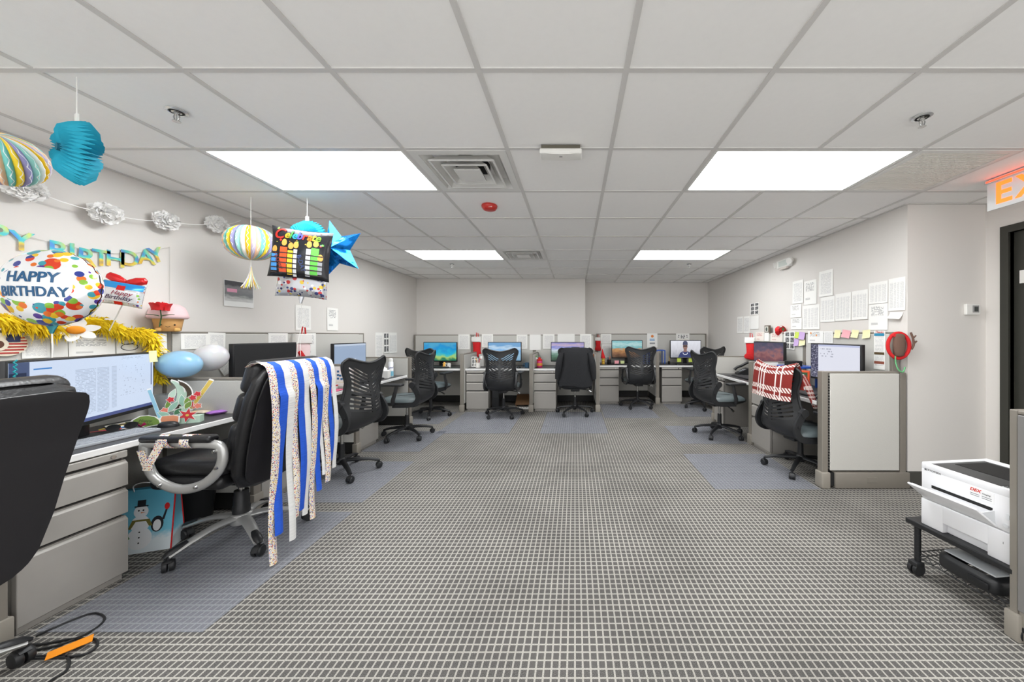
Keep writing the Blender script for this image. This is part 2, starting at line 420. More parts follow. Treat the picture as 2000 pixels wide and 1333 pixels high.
MB().lathe([(0.062, 0.004), (0.066, -0.004), (0.064, -0.016), (0.052, -0.034), (0.036, -0.041), (0.0, -0.042)], 32).build('housing', mat('alarm_red', (196, 52, 44), 0.35), t, 40)
MB().rbox(-0.026, -0.008, -0.058, -0.056, -0.028, -0.010, r=0.001).build('label', M_WPLASTIC, t, rot=(math.radians(-30), 0, 0), loc=(0, 0.018, -0.022))
tx = text_mb('FIRE', 0.016, 0.001); tx.build('lettering', M_WPLASTIC, t, loc=(0.020, -0.0555, -0.028), rot=(math.radians(-35), 0, 0))
MB().box(-0.024, -0.012, -0.001, 0.001, -0.001, 0.0).build('indicator', M_DARK, t, loc=(0, -0.05, -0.036))
t = thing('access_point', 'flat white wireless access point mounted on the ceiling', 'access point', ((1095-PX)*2.0/F, 1.996, ZC))
MB().rbox(-0.122, 0.122, 0.0, 0.085, -0.050, -0.020, r=0.008, seg=3).prism([(-0.10, -0.048), (-0.05, -0.0535), (0.0, -0.055), (0.05, -0.0535), (0.10, -0.048)], 0.004, 0.08).build('housing', M_WPLASTIC, t, 35)
MB().box(-0.112, 0.112, 0.006, 0.08, -0.022, 0.0).build('mounting_plate', mat('slot_dark', (96, 92, 80), 0.7), t)
MB().box(-0.009, 0.009, 0.030, 0.036, -0.0556, -0.0548).build('badge', M_DARK, t)
# emergency light on the right wall
p = onX(1536, 515, XR)
t = thing('emergency_light', 'white twin-head emergency light high on the right wall', 'emergency light', (XR, p[1], p[2]), -PI/2)
MB().rbox(-0.14, 0.14, -0.055, 0.0, -0.055, 0.055, r=0.012, seg=3).build('housing', M_WPLASTIC, t, 35)
MB().box(-0.085, 0.105, -0.0565, -0.055, -0.035, 0.035).build('label_plate', mat('pale_grey_label', (206, 212, 206), 0.5), t)
for s in (-1, 1):
    h = MB(); h.cyl((s*0.15, -0.03, 0.012), (s*0.165, -0.07, 0.0), 0.034, 0.040, 18); h.cyl((s*0.14, -0.02, 0.02), (s*0.15, -0.035, 0.015), 0.014, n=10)
    h.build('lamp_head', M_WPLASTIC, t, 40)
MB().rbox(-0.08, 0.08, -0.05, -0.02, -0.075, -0.05, r=0.004).build('base_cover', mat('emergency_trim', (212, 204, 196), 0.5), t, 40)
# thermostat on the column face
p = at(1895, 605, YC)
t = thing('thermostat', 'white thermostat with dark screen on the wall beside the door', 'thermostat', p)
MB().rbox(-0.058, 0.058, -0.026, 0.0, -0.046, 0.046, r=0.006, seg=3).build('housing', M_WPLASTIC, t, 35)
MB().rbox(-0.010, 0.044, -0.0275, -0.025, -0.026, 0.032, r=0.002).build('bezel', mat('bezel_grey', (160, 160, 158), 0.5), t)
MB().box(0.004, 0.036, -0.0285, -0.0274, -0.018, 0.022).build('screen', mat('lcd', (70, 74, 72), 0.3), t)
# exit sign hung from the ceiling, face towards the aisle
t = thing('exit_sign', 'white hanging exit sign with glowing orange letters above the door', 'exit sign', (2.93, 2.48, ZC), -PI/2)
MB().rbox(-0.005, 0.345, -0.022, 0.022, -0.022, 0.0, r=0.005).build('canopy', M_WHITEMETAL, t, 40)
MB().rbox(0.0, 0.34, -0.005, 0.005, -0.215, -0.022, r=0.002).build('panel', mat('exit_panel', (240, 242, 242), 0.25), t, 40)
M_EXIT = mat('exit_glow', (255, 112, 40), 0.5, emit=1.8)
x = 0.055
for ch in 'EXIT':
    tx = text_mb(ch, 0.205, 0.003, 0.004, 'LEFT'); w = max(v[0] for v in tx.v)-min(v[0] for v in tx.v); x0 = min(v[0] for v in tx.v)
    tx.xf(Matrix.Translation((x-x0, -0.006, -0.118))); tx.build('letter', M_EXIT, t); x += w+0.012
MB().box(0.01, 0.33, -0.0245, -0.0222, -0.020, -0.010).box(0.01, 0.33, 0.0222, 0.0245, -0.020, -0.010).build('added_glow_strip', mat('added_red_glow', (255, 60, 36), 0.5, emit=4.0), t)  # glowing strips added on the canopy sides to throw red onto the ceiling
# ---------------------------------------------------------------- furniture materials
def fabric():
    k = N('panel_fabric'); a = k.noise(260, detail=1); w = k.n('ShaderNodeTexWave', i_Scale=220.0, i_Distortion=1.5)
    k.color(k.mix((a, 0), lin((188, 186, 180)), lin((216, 214, 208)))); k.set(0.9, 0, 0.15); k.bump((a, 0), 0.15, 0.001); return k.m
M_FABRIC = fabric()
M_TAUPE = mat('taupe_metal', (134, 128, 119), 0.45, 0.0, var=0.02)
M_TAUPE_L = mat('taupe_base', (152, 146, 136), 0.45)
M_RACE = mat('black_raceway', (34, 34, 33), 0.6)
M_STEEL = mat('pedestal_grey', (162, 158, 152), 0.42, var=0.03, vscale=20)
M_STEEL_SHADE = mat('pedestal_shadow_gap', (58, 56, 54), 0.6)
M_TOP = mat('charcoal_laminate', (62, 61, 61), 0.42, var=0.08, vscale=300)
M_EDGE = mat('white_edge_band', (236, 235, 233), 0.4)
M_BLACK = mat('black_plastic', (32, 33, 35), 0.42)
M_BLACK2 = mat('black_frame_plastic', (38, 39, 41), 0.5)
M_SEAT = mat('teal_grey_leather', (92, 102, 104), 0.42, var=0.06, vscale=25, bump=0.2, bscale=120)
M_LEATHER = mat('black_leather', (26, 26, 28), 0.36, bump=0.25, bscale=90, bdist=0.004)
M_LEATHER_B = mat('black_back_fabric', (33, 31, 34), 0.65, bump=0.1, bscale=500)
M_SILVER = mat('silver_paint', (192, 192, 190), 0.33, 0.55)
M_RUBBER = mat('caster_black', (28, 29, 31), 0.5)
# ---------------------------------------------------------------- cubicle panels
PT = 0.06
def panel(loc, rz, L, H, label, name='cubicle_panel', seam=None, group=None, foot0=False, foot1=False, tile=None, base=M_RACE, cat='partition'):
    t = thing(name, label, cat, loc, rz, group)
    p = 0.028; zb = 0.13
    MB().rbox(0, p, 0, PT, 0.02, H, r=0.004).build('post', M_TAUPE, t)
    MB().rbox(L-p, L, 0, PT, 0.02, H, r=0.004).build('post', M_TAUPE, t)
    MB().rbox(p, L-p, 0, PT, H-0.016, H, r=0.004).build('top_cap', M_TAUPE, t)
    cuts = [zb] + ([seam] if seam else []) + [H-0.017]
    for a, b in zip(cuts, cuts[1:]):
        MB().rbox(p+0.002, L-p-0.002, -0.004, PT+0.004, a+0.002, b-0.001, r=0.004).build('fabric_tile', tile or M_FABRIC, t)
    MB().rbox(p, L-p, 0.006, PT-0.006, 0.01, zb, r=0.003).build('raceway', base, t)
    for on, x0, x1 in ((foot0, -0.012, p+0.012), (foot1, L-p-0.012, L+0.012)):
        if on: MB().rbox(x0, x1, -0.010, PT+0.010, 0.0, 0.115, r=0.006).build('foot', M_TAUPE_L, t, 40)
    return t
HP = 1.305; HD = 0.965
LX = -3.0; RX = 2.70; DZT = 0.71
D_L = [1.41, 2.57, 3.76, 4.97]
# tall panels on the left wall (faces +x)
for a, b, lb in ((D_L[0], D_L[1], 'tall fabric cubicle panel behind the ultrawide monitor, topped by yellow feather boa'),
                 (D_L[1], D_L[2], 'tall fabric cubicle panel behind the switched-off black monitor'), (D_L[2], D_L[3], 'tall fabric cubicle panel ending beside the paper calendar on the wall')):
    panel((LX, a, 0), PI/2, b-a, HP, lb, seam=0.70, group='tall panels along the left wall')
# low dividers of the left row (face the camera)
for y, lb in ((D_L[0], 'low divider between the two black leather chairs'), (D_L[1], 'low divider behind the floral pop-up card'), (D_L[2], 'low divider carrying the chart with blue squares'), (D_L[3], 'low divider behind the white spray can')):
    panel((LX+0.005, y-PT/2, 0), 0, 0.66, HD, lb, name='low_divider', group='low dividers of the left desk row', foot1=True)
# right wall panels (face -x)
DR = [2.97, 4.11, 5.20]
panel((RX, DR[1], 0), -PI/2, DR[1]-DR[0], HP, 'tall fabric cubicle panel with sticky notes on top, near the thermostat wall', seam=0.70, group='tall panels along the right wall')
panel((RX, DR[2], 0), -PI/2, DR[2]-DR[1], HP, 'tall fabric cubicle panel covered in cards with a red rose on top', seam=0.70, group='tall panels along the right wall')
panel((2.055, DR[1]-PT/2, 0), 0, 0.64, HD, 'low divider between the plaid blanket chair desk and the phone desk', name='low_divider', group='low dividers of the right desk row', foot0=True)
panel((2.055, DR[2]-PT/2, 0), 0, 0.64, HD, 'low divider behind the black desk phone', name='low_divider', group='low dividers of the right desk row', foot0=True)
# end divider of the right row, with its own slotted posts and long base cover
t = thing('end_divider', 'broad pale fabric end divider with taupe base at the right desk row', 'partition', (2.06, DR[0]-PT, 0))
MB().rbox(0, 0.05, 0, PT, 0.12, HD+0.01, r=0.005).build('post', M_TAUPE, t)
MB().rbox(0.65, 0.70, 0.0, PT, 0.12, HD+0.0, r=0.005).build('post', M_TAUPE, t)
sm = MB(); 
for k in range(34): sm.box(0.0555, 0.0635, 0.001, 0.010, 0.15+k*0.0235, 0.163+k*0.0235)
sm.build('slotted_strip', M_DARK, t)
MB().rbox(0.05, 0.65, 0.004, PT-0.004, HD-0.006, HD+0.008, r=0.003).build('top_cap', M_TAUPE, t)
MB().rbox(0.064, 0.64, -0.004, PT+0.004, 0.15, HD-0.008, r=0.004).build('fabric_tile', M_FABRIC, t)
MB().rbox(-0.012, 0.062, -0.016, PT+0.016, 0.0, 0.135, r=0.010, seg=3).build('foot', M_TAUPE_L, t, 40)
bc = MB().rbox(0.10, 0.718, -0.016, PT+0.012, 0.004, 0.135, r=0.006).build('base_cover', M_TAUPE, t, 40)
MB().rbox(0.36, 0.44, -0.020, -0.015, 0.055, 0.10, r=0.002).build('outlet_knockout', M_TAUPE, bc)
MB().box(0.06, 0.10, 0.0, PT, 0.02, 0.13).build('base_gap', M_DARK, t)
# back row panels (face the camera)
BYL, BYR = 6.64, 7.20
for a, b, lb in ((-3.06, -1.95, 'tall fabric panel behind the monitor showing a turquoise coast'), (-1.95, -0.77, 'tall fabric panel with red stocking behind the monitor showing pale sky'), (-0.77, 0.38, 'tall fabric panel behind the jacket-draped chair')):
    panel((a, BYL, 0), 0, b-a, HP-0.02, lb, seam=0.70, group='tall panels along the back wall')
for a, b, lb in ((0.44, 1.56, 'tall fabric panel behind the monitor showing a rocky beach'), (1.56, 2.71, 'tall fabric panel behind the monitor showing a person in sunglasses')):
    panel((a, BYR, 0), 0, b-a, HP, lb, seam=0.70, group='tall panels along the back wall')
BP = [-1.88, -0.73, 0.38, 1.53]
for x, y0, y1, lb in ((BP[0], 5.80, BYL, 'low divider beside the desk with the red stocking'), (BP[1], 5.80, BYL, 'low divider beside the magenta jar'), (BP[2], 5.80, 6.60, 'low divider behind the jacket-draped chair, beside the orange board'), (BP[3], 6.46, BYR, 'low divider beside the blue desktop organizer at the back')):
    panel((x-PT/2, y1, 0), -PI/2, y1-y0, HD, lb, name='low_divider', group='low dividers of the back desk row', foot1=True)
# foreground panel at the right edge (runs towards the viewer, face -x)
panel((1.845, 1.485, 0), -PI/2, 1.2, HD, 'grey low divider in front of the white printer', name='low_divider', foot0=True, base=M_TAUPE_L, tile=mat('grey_metal_panel', (128, 126, 124), 0.5))
# ---------------------------------------------------------------- worktops
def worktop(loc, rz, L, D, label, group):                        # local: front edge along x at y=0, depth to +y
    t = thing('desk_worktop', label, 'desk', (loc[0], loc[1], 0), rz, group)
    MB().rbox(0.002, L-0.002, 0.012, D, DZT-0.030, DZT, r=0.001, seg=1).build('top', M_TOP, t)
    MB().rbox(0.002, L-0.002, 0.0, 0.012, DZT-0.032, DZT+0.001, r=0.004).build('edge_band', M_EDGE, t)
    b = MB()
    for x in (0.035, L-0.06): b.box(x, x+0.025, 0.10, D-0.02, DZT-0.036, DZT-0.0305)
    b.build('bracket', M_BLACK, t)
    return t
DXL = -2.37; DDL = 0.62
lab = ['dark worktop beside the black leather chair without streamers', 'dark worktop holding the ultrawide monitor and floral card', 'dark worktop under the switched-off black monitor', 'dark worktop with the white spray can']
st = [0.25]+D_L
for i in range(1, 4): worktop((DXL, st[i]+PT/2), PI/2, st[i+1]-st[i]-PT, DDL, lab[i], 'worktops of the left desk row')
worktop((2.07, DR[1]-PT/2), -PI/2, DR[1]-DR[0]-PT, DDL, 'dark worktop in front of the plaid blanket chair', 'worktops of the right desk row')
worktop((2.07, DR[2]-PT/2), -PI/2, DR[2]-DR[1]-PT, DDL, 'dark worktop holding the black desk phone', 'worktops of the right desk row')
for a, b, y0, y1, lb in ((-3.05, BP[0], 5.88, BYL, 'worktop under the monitor showing a turquoise coast'), (BP[0], BP[1], 5.88, BYL, 'worktop under the monitor showing pale sky'), (BP[1], BP[2], 5.88, BYL, 'worktop behind the jacket-draped chair'),
                         (BP[2], BP[3], 6.50, BYR, 'worktop under the monitor showing a rocky beach'), (BP[3], 2.72, 6.50, BYR, 'worktop under the monitor with green sticky notes')):
    worktop((a+PT/2, y0), 0, b-a-PT, y1-y0-0.005, lb, 'worktops of the back desk row')
# ---------------------------------------------------------------- drawer pedestals
def pedestal(loc, rz, w, label, group, depth=0.52):               # local: front at y=0, depth to +y, from x=0 to w
    t = thing('drawer_pedestal', label, 'drawers', (loc[0], loc[1], 0), rz, group); H = 0.672
    MB().box(0.004, w-0.004, 0.03, depth, 0.03, H).build('body', M_STEEL, t)
    MB().box(0.006, w-0.006, 0.0295, 0.0305, 0.03, H-0.03).build('recess_shade', M_STEEL_SHADE, t)  # dark sheet painting the shade inside the recessed pulls
    MB().box(0.012, w-0.012, 0.02, depth-0.01, 0.0, 0.03).build('plinth', M_STEEL, t)
    hd = MB().rbox(0.0, w, 0.004, 0.03, H-0.034, H, r=0.002, seg=1).build('header', M_STEEL, t)
    MB().cyl((w-0.06, 0.004, H-0.017), (w-0.06, -0.004, H-0.017), 0.010, n=14).build('lock', M_CHROME, hd, 40)
    for z0, z1 in ((0.490, 0.618), (0.345, 0.470), (0.035, 0.325)):
        d = MB().rbox(0.0, w, 0.0, 0.024, z0, z1-0.012, r=0.002, seg=1).build('drawer', M_STEEL, t)
        MB().prism([(0.0, z1-0.012), (0.024, z1-0.012), (0.024, z1), (0.012, z1)], 0.002, w-0.002, Matrix.Translation((w, 0, 0)) @ Matrix.Rotation(PI/2, 4, 'Z') if False else Matrix(((0, 1, 0, 0), (1, 0, 0, 0), (0, 0, 1, 0), (0, 0, 0, 1)))).build('pull_lip', M_STEEL, d)
        MB().box(0.004, w-0.004, 0.010, 0.026, z1+0.0005, z1+0.006).build('pull_rail', M_STEEL, d)
    return t
pedestal((DXL+0.012, 1.475), PI/2, 0.37, 'grey three-drawer pedestal next to the snowman gift bag', 'pedestals of the left desk row')
pedestal((DXL+0.012, 2.63), PI/2, 0.37, 'grey three-drawer pedestal behind the streamer-draped chair', 'pedestals of the left desk row')
pedestal((DXL+0.012, 3.82), PI/2, 0.37, 'grey three-drawer pedestal under the desk with the spray can', 'pedestals of the left desk row')
pedestal((2.058, 4.07), -PI/2, 0.38, 'taupe drawer pedestal next to the plaid blanket chair', 'pedestals of the right desk row')
pedestal((2.058, 5.16), -PI/2, 0.30, 'taupe drawer pedestal under the phone desk', 'pedestals of the right desk row')
for x0, y, w, lb in ((-1.825, 5.868, 0.37, 'grey drawer pedestal below the red stocking'), (-0.69, 5.868, 0.37, 'grey drawer pedestal below the magenta jar'), (0.455, 6.488, 0.36, 'grey drawer pedestal below the red pointed hat'), (1.615, 6.488, 0.37, 'grey drawer pedestal below the blue organizer at the back')):
    pedestal((x0, y), 0, w, lb, 'pedestals of the back desk row')
# ---------------------------------------------------------------- chair mats
def matmat():
    k = N('clear_vinyl'); k.color(lin((178, 180, 187))); k.set(0.3, 0, 0.5)
    tr = k.n('ShaderNodeBsdfTransparent'); mx = k.n('ShaderNodeMixShader'); mx.inputs[0].default_value = 0.26
    tr.inputs[0].default_value = (0.93, 0.94, 0.97, 1)
    k.l(tr, 0, mx, 1); k.l(k.b, 0, mx, 2); k.l(mx, 0, k.out, 0); return k.m
M_MAT = matmat()
for x0, x1, y0, y1, lb in ((-2.32, -1.60, 1.50, 2.52, 'clear vinyl chair mat under the streamer-draped chair'), (-2.34, -1.62, 2.66, 3.52, 'clear vinyl chair mat under the mesh chair beside the streamers'),
        (-2.34, -1.70, 3.82, 4.63, 'clear vinyl chair mat in front of the spray can desk'), (-2.75, -1.95, 5.00, 5.78, 'clear vinyl chair mat in the back left corner'),
        (-1.80, -0.86, 4.52, 5.78, 'clear vinyl chair mat in front of the red stocking desk'), (-0.456, 0.43, 4.52, 5.78, 'clear vinyl chair mat under the jacket-draped chair'),
        (0.46, 1.31, 5.37, 6.42, 'clear vinyl chair mat in front of the rocky beach monitor'), (1.62, 2.30, 5.45, 6.42, 'clear vinyl chair mat in the back right corner'),
        (1.25, 2.03, 4.10, 4.89, 'clear vinyl chair mat in front of the phone desk'), (1.16, 2.03, 2.89, 3.74, 'clear vinyl chair mat under the plaid blanket chair')):
    w, h = x1-x0, y1-y0
    tag(MB().rbox(-w/2, w/2, -h/2, h/2, 0.0015, 0.0045, r=0.001, seg=1).build('chair_mat', M_MAT, loc=((x0+x1)/2, (y0+y1)/2, 0)), lb, 'mat', 'clear chair mats')
# ---------------------------------------------------------------- mesh-back task chair
def caster_mesh(r=0.028):
    c = MB()
    for s in (-1, 1):
        c.lathe([(r*0.55, -0.010), (r*0.95, -0.010), (r, -0.005), (r, 0.005), (r*0.9, 0.010), (r*0.3, 0.012)], 14, Matrix.Translation((s*0.014, 0, r)) @ Matrix.Rotation(s*PI/2, 4, 'Y'))
    c.surf(lambda u, v: ((v-0.5)*0.03, (r+0.004)*math.cos(PI*(0.02+u*0.75)), r+(r+0.004)*math.sin(PI*(0.02+u*0.75))), 10, 2, thick=0.004)
    c.cyl((0, 0, r*1.6), (0, 0, r*2+0.022), 0.009, n=10)
    return c.mesh('caster', M_RUBBER, 40)
CAST = caster_mesh(); CAST_BIG = caster_mesh(0.030)
def interp(tab, x):
    if x <= tab[0][0]: return tab[0][1]
    for (a, p), (b, q) in zip(tab, tab[1:]):
        if x <= b:
            t = (x-a)/(b-a); t = t*t*(3-2*t) if False else t; return p+(q-p)*t
    return tab[-1][1]
W_T = [(0.45, 0.185), (0.52, 0.222), (0.60, 0.236), (0.70, 0.230), (0.80, 0.214), (0.88, 0.220), (0.95, 0.245), (1.00, 0.265), (1.07, 0.262)]
Y_T = [(0.45, -0.225), (0.48, -0.285), (0.53, -0.322), (0.60, -0.335), (0.70, -0.325), (0.82, -0.298), (0.95, -0.285), (1.07, -0.292)]
R_T = [(0.45, 0.03), (0.52, 0.08), (0.60, 0.125), (0.68, 0.135), (0.76, 0.10), (0.86, 0.065), (1.07, 0.045)]
def back_pt(s, v):
    zt = 1.022+0.05*min(1, abs(s)/0.8)**1.6 if abs(s) < 0.8 else 1.072-0.9*(abs(s)-0.8)**2
    z = 0.455+(zt-0.455)*v; w = interp(W_T, z)
    return (s*w, interp(Y_T, z)+interp(R_T, z)*s*s, z)
def make_mesh_chair():
    t = thing('mesh_chair', 'black mesh-back task chair', 'chair', (0, 0, 0), 0, 'black mesh-back task chairs')
    for k in range(5):
        a = 2*PI*k/5+0.3; ca, sa = math.cos(a), math.sin(a)
        lg = MB(); lg.tube([(0.028*ca, 0.028*sa, 0.118), (0.12*ca, 0.12*sa, 0.112), (0.22*ca, 0.22*sa, 0.098), (0.30*ca, 0.30*sa, 0.076)], [0.026, 0.023, 0.019, 0.016], 8, flat=0.8)
        l = lg.build('base_leg', M_BLACK, t, 50)
        link('caster', CAST, l, (0.30*ca, 0.30*sa, 0), (0, 0, a+0.9+k))
    MB().lathe([(0.036, 0.085), (0.042, 0.10), (0.040, 0.135), (0.028, 0.15)], 20).build('hub', M_BLACK, t, 40)
    MB().cyl((0, 0, 0.14), (0, 0, 0.27), 0.026, 0.024, 18).build('column_sleeve', M_BLACK, t, 40)
    MB().cyl((0, 0, 0.26), (0, 0, 0.40), 0.0135, n=14).build('gas_column', M_CHROME, t, 40)
    m = MB().rbox(-0.07, 0.07, -0.13, 0.10, 0.375, 0.425, r=0.012).build('tilt_mechanism', M_BLACK, t, 40)
    lv = MB().tube([(0.05, 0.02, 0.395), (0.19, 0.0, 0.385), (0.225, 0.0, 0.37)], 0.006, 8).build('lever', M_BLACK, t, 40)
    MB().cyl((0.222, 0.0, 0.372), (0.262, 0.0, 0.352), 0.011, 0.014, 12).build('lever_tip', M_CHROME, lv, 40)
    MB().surf(lambda u, v: (0.265*math.copysign(abs(math.cos(2*PI*u))**0.55, math.cos(2*PI*u))*(0.72+0.28*math.sin(PI*min(1, v*1.0+0.0)*0.5)), 0.01+0.255*math.copysign(abs(math.sin(2*PI*u))**0.55, math.sin(2*PI*u))*(0.72+0.28*math.sin(PI*v*0.5)), 0.415+0.055*v), 28, 4, cu=True).add([(0, 0, 0.416)], []).build('seat_shell', M_BLACK2, t, 50)
    c = MB()
    def cush(u, v):
        a = 2*PI*u; b = v*PI/2; r = math.cos(b)**0.35 if v < 1 else 0.0
        x = 0.252*math.copysign(abs(math.cos(a))**0.5, math.cos(a))*r; y = 0.015+0.245*math.copysign(abs(math.sin(a))**0.5, math.sin(a))*r
        z = 0.462+0.058*math.sin(b)**0.8+0.012*(1-r)-0.03*max(0, (y-0.12)/0.14)**2*0.6; return (x, y, z)
    c.surf(cush, 32, 9, cu=True); c.surf(lambda u, v: (0.252*math.copysign(abs(math.cos(2*PI*u))**0.5, math.cos(2*PI*u))*(1-v*0.99), 0.015+0.245*math.copysign(abs(math.sin(2*PI*u))**0.5, math.sin(2*PI*u))*(1-v*0.99), 0.462), 32, 1, cu=True)
    sc = c.build('seat_cushion', M_SEAT, t, 60)
    sm = MB()
    for s in (-1, 1): sm.tube([(s*0.11, 0.24-0.04*q, 0.508+0.004*q) for q in range(12)], 0.002, 5)
    sm.build('seam', M_BLACK, sc)
    f = MB(); TH = 0.012
    for s0, s1 in ((-1, -0.80), (0.80, 1)): f.surf(lambda u, v, a=s0, b=s1: back_pt(a+(b-a)*u, v), 3, 22, thick=TH)
    f.surf(lambda u, v: back_pt(-0.80+1.6*u, 0.865+0.135*v-0.035*(1-v)*math.cos((u-0.5)*2*PI)), 14, 2, thick=TH)
    f.surf(lambda u, v: back_pt(-0.80+1.6*u, 0.0+(0.26-0.05*(1-abs(2*u-1)))*v), 12, 5, thick=TH)
    f.surf(lambda u, v: back_pt(-0.085+0.17*u, 0.20+0.72*v), 3, 16, thick=TH)
    ring = [back_pt(-1+2*i/24, 1.0) for i in range(25)]+[back_pt(1, 1-i/20) for i in range(1, 21)]+[back_pt(-1, i/20) for i in range(0, 20)]
    f.tube(ring, 0.011, 6, closed=True)
    bf = f.build('back_frame', M_BLACK2, t, 50)
    for k in range(13):
        v0 = 0.225+k*0.053
        for sg in (-1, 1):
            def fn(u, v, v0=v0, sg=sg):
                s = 0.06+0.76*u; rise = 0.035+0.125*(k/12.0); return back_pt(sg*s, min(0.985, v0+rise*u**1.3+0.036*(v if sg > 0 else 1-v)))
            MB().surf(fn, 7, 1, thick=0.008).build('slat', M_BLACK2, bf, 60)
    for s in (-1, 1):
        b = MB(); pts = smooth_path([(0, -0.185, 0.68), (0, -0.22, 0.635), (0, -0.252, 0.575), (0, -0.258, 0.515), (0, -0.225, 0.462), (0, -0.15, 0.437), (0, 0.05, 0.430)], 5)
        ou = []; inn = []
        for i, q in enumerate(pts):
            dd = (pts[min(i+1, len(pts)-1)]-pts[max(i-1, 0)]).normalized(); nn = Vector((0, dd.z, -dd.y)); hw = 0.034-0.012*i/len(pts)
            ou.append((q+nn*hw)); inn.append((q-nn*hw))
        vs = []; nP = len(pts)
        for row in (ou, inn):
            for xx in (0.230, 0.252): vs += [(s*xx, q.y, q.z) for q in row]
        fs = []
        for i in range(nP-1):
            for A, B in ((0, 1), (1, 3), (3, 2), (2, 0)): fs.append((A*nP+i, B*nP+i, B*nP+i+1, A*nP+i+1))
        fs += [(0, nP, 3*nP, 2*nP), (nP-1, 3*nP-1, 4*nP-1, 2*nP-1)]
        b.add(vs, fs)
        b.cyl((s*0.222, -0.19, 0.678), (s*0.260, -0.19, 0.678), 0.040, 0.036, 20)
        b.cyl((s*0.236, -0.25, 0.565), (s*0.262, -0.25, 0.565), 0.012, n=12)
        b.build('back_bracket', M_BLACK2, t, 50)
        a = MB().tube([(s*0.20, 0.03, 0.428), (s*0.262, 0.035, 0.445), (s*0.272, 0.03, 0.50), (s*0.272, 0.0, 0.60), (s*0.268, -0.01, 0.672)], [0.020, 0.024, 0.026, 0.022, 0.020], 8, flat=0.7)
        a.cyl((s*0.272, 0.015, 0.565), (s*0.292, 0.015, 0.565), 0.009, n=10)
        ar = a.build('armrest', M_BLACK2, t, 50)
        MB().rbox(s*0.268-0.042, s*0.268+0.042, -0.09, 0.15, 0.668, 0.695, r=0.012, seg=3).build('arm_pad', M_BLACK2, ar, 50)
    return t
mc = make_mesh_chair()
spots = [(-2.15, 3.22, 82, 'black mesh-back chair directly behind the streamer-draped chair'), (-2.11, 4.39, 88, 'black mesh-back chair at the desk with the white spray can'),
         (-2.27, 5.50, -18, 'black mesh-back chair in the back left corner, facing the turquoise coast monitor'), (-1.127, 5.52, 0, 'black mesh-back chair facing the monitor showing pale sky'),
         (0.0, 5.66, 2, 'black mesh-back chair wearing a black jacket'), (1.115, 6.22, 3, 'black mesh-back chair facing the monitor showing a rocky beach'),
         (2.24, 6.12, 22, 'black mesh-back chair in the back right corner, facing the person-in-sunglasses monitor'), (1.845, 4.46, -76, 'black mesh-back chair at the desk with the black phone'),
         (2.13, 3.30, -80, 'black mesh-back chair with the plaid blanket on its back')]
for i, (x, y, a, lb) in enumerate(spots):
    if i == 0: mc.location = (x, y, 0.005); mc.rotation_euler = (0, 0, math.radians(a)); mc['label'] = lb
    else:
        c_ = dup(mc, (x, y, 0.005), math.radians(a), lb)
        if i == 8:                                               # this chair is set lower
            for ch in c_.children:
                if ch.name.split('.')[0] not in ('base_leg', 'hub', 'column_sleeve', 'gas_column'): ch.location.z = -0.085
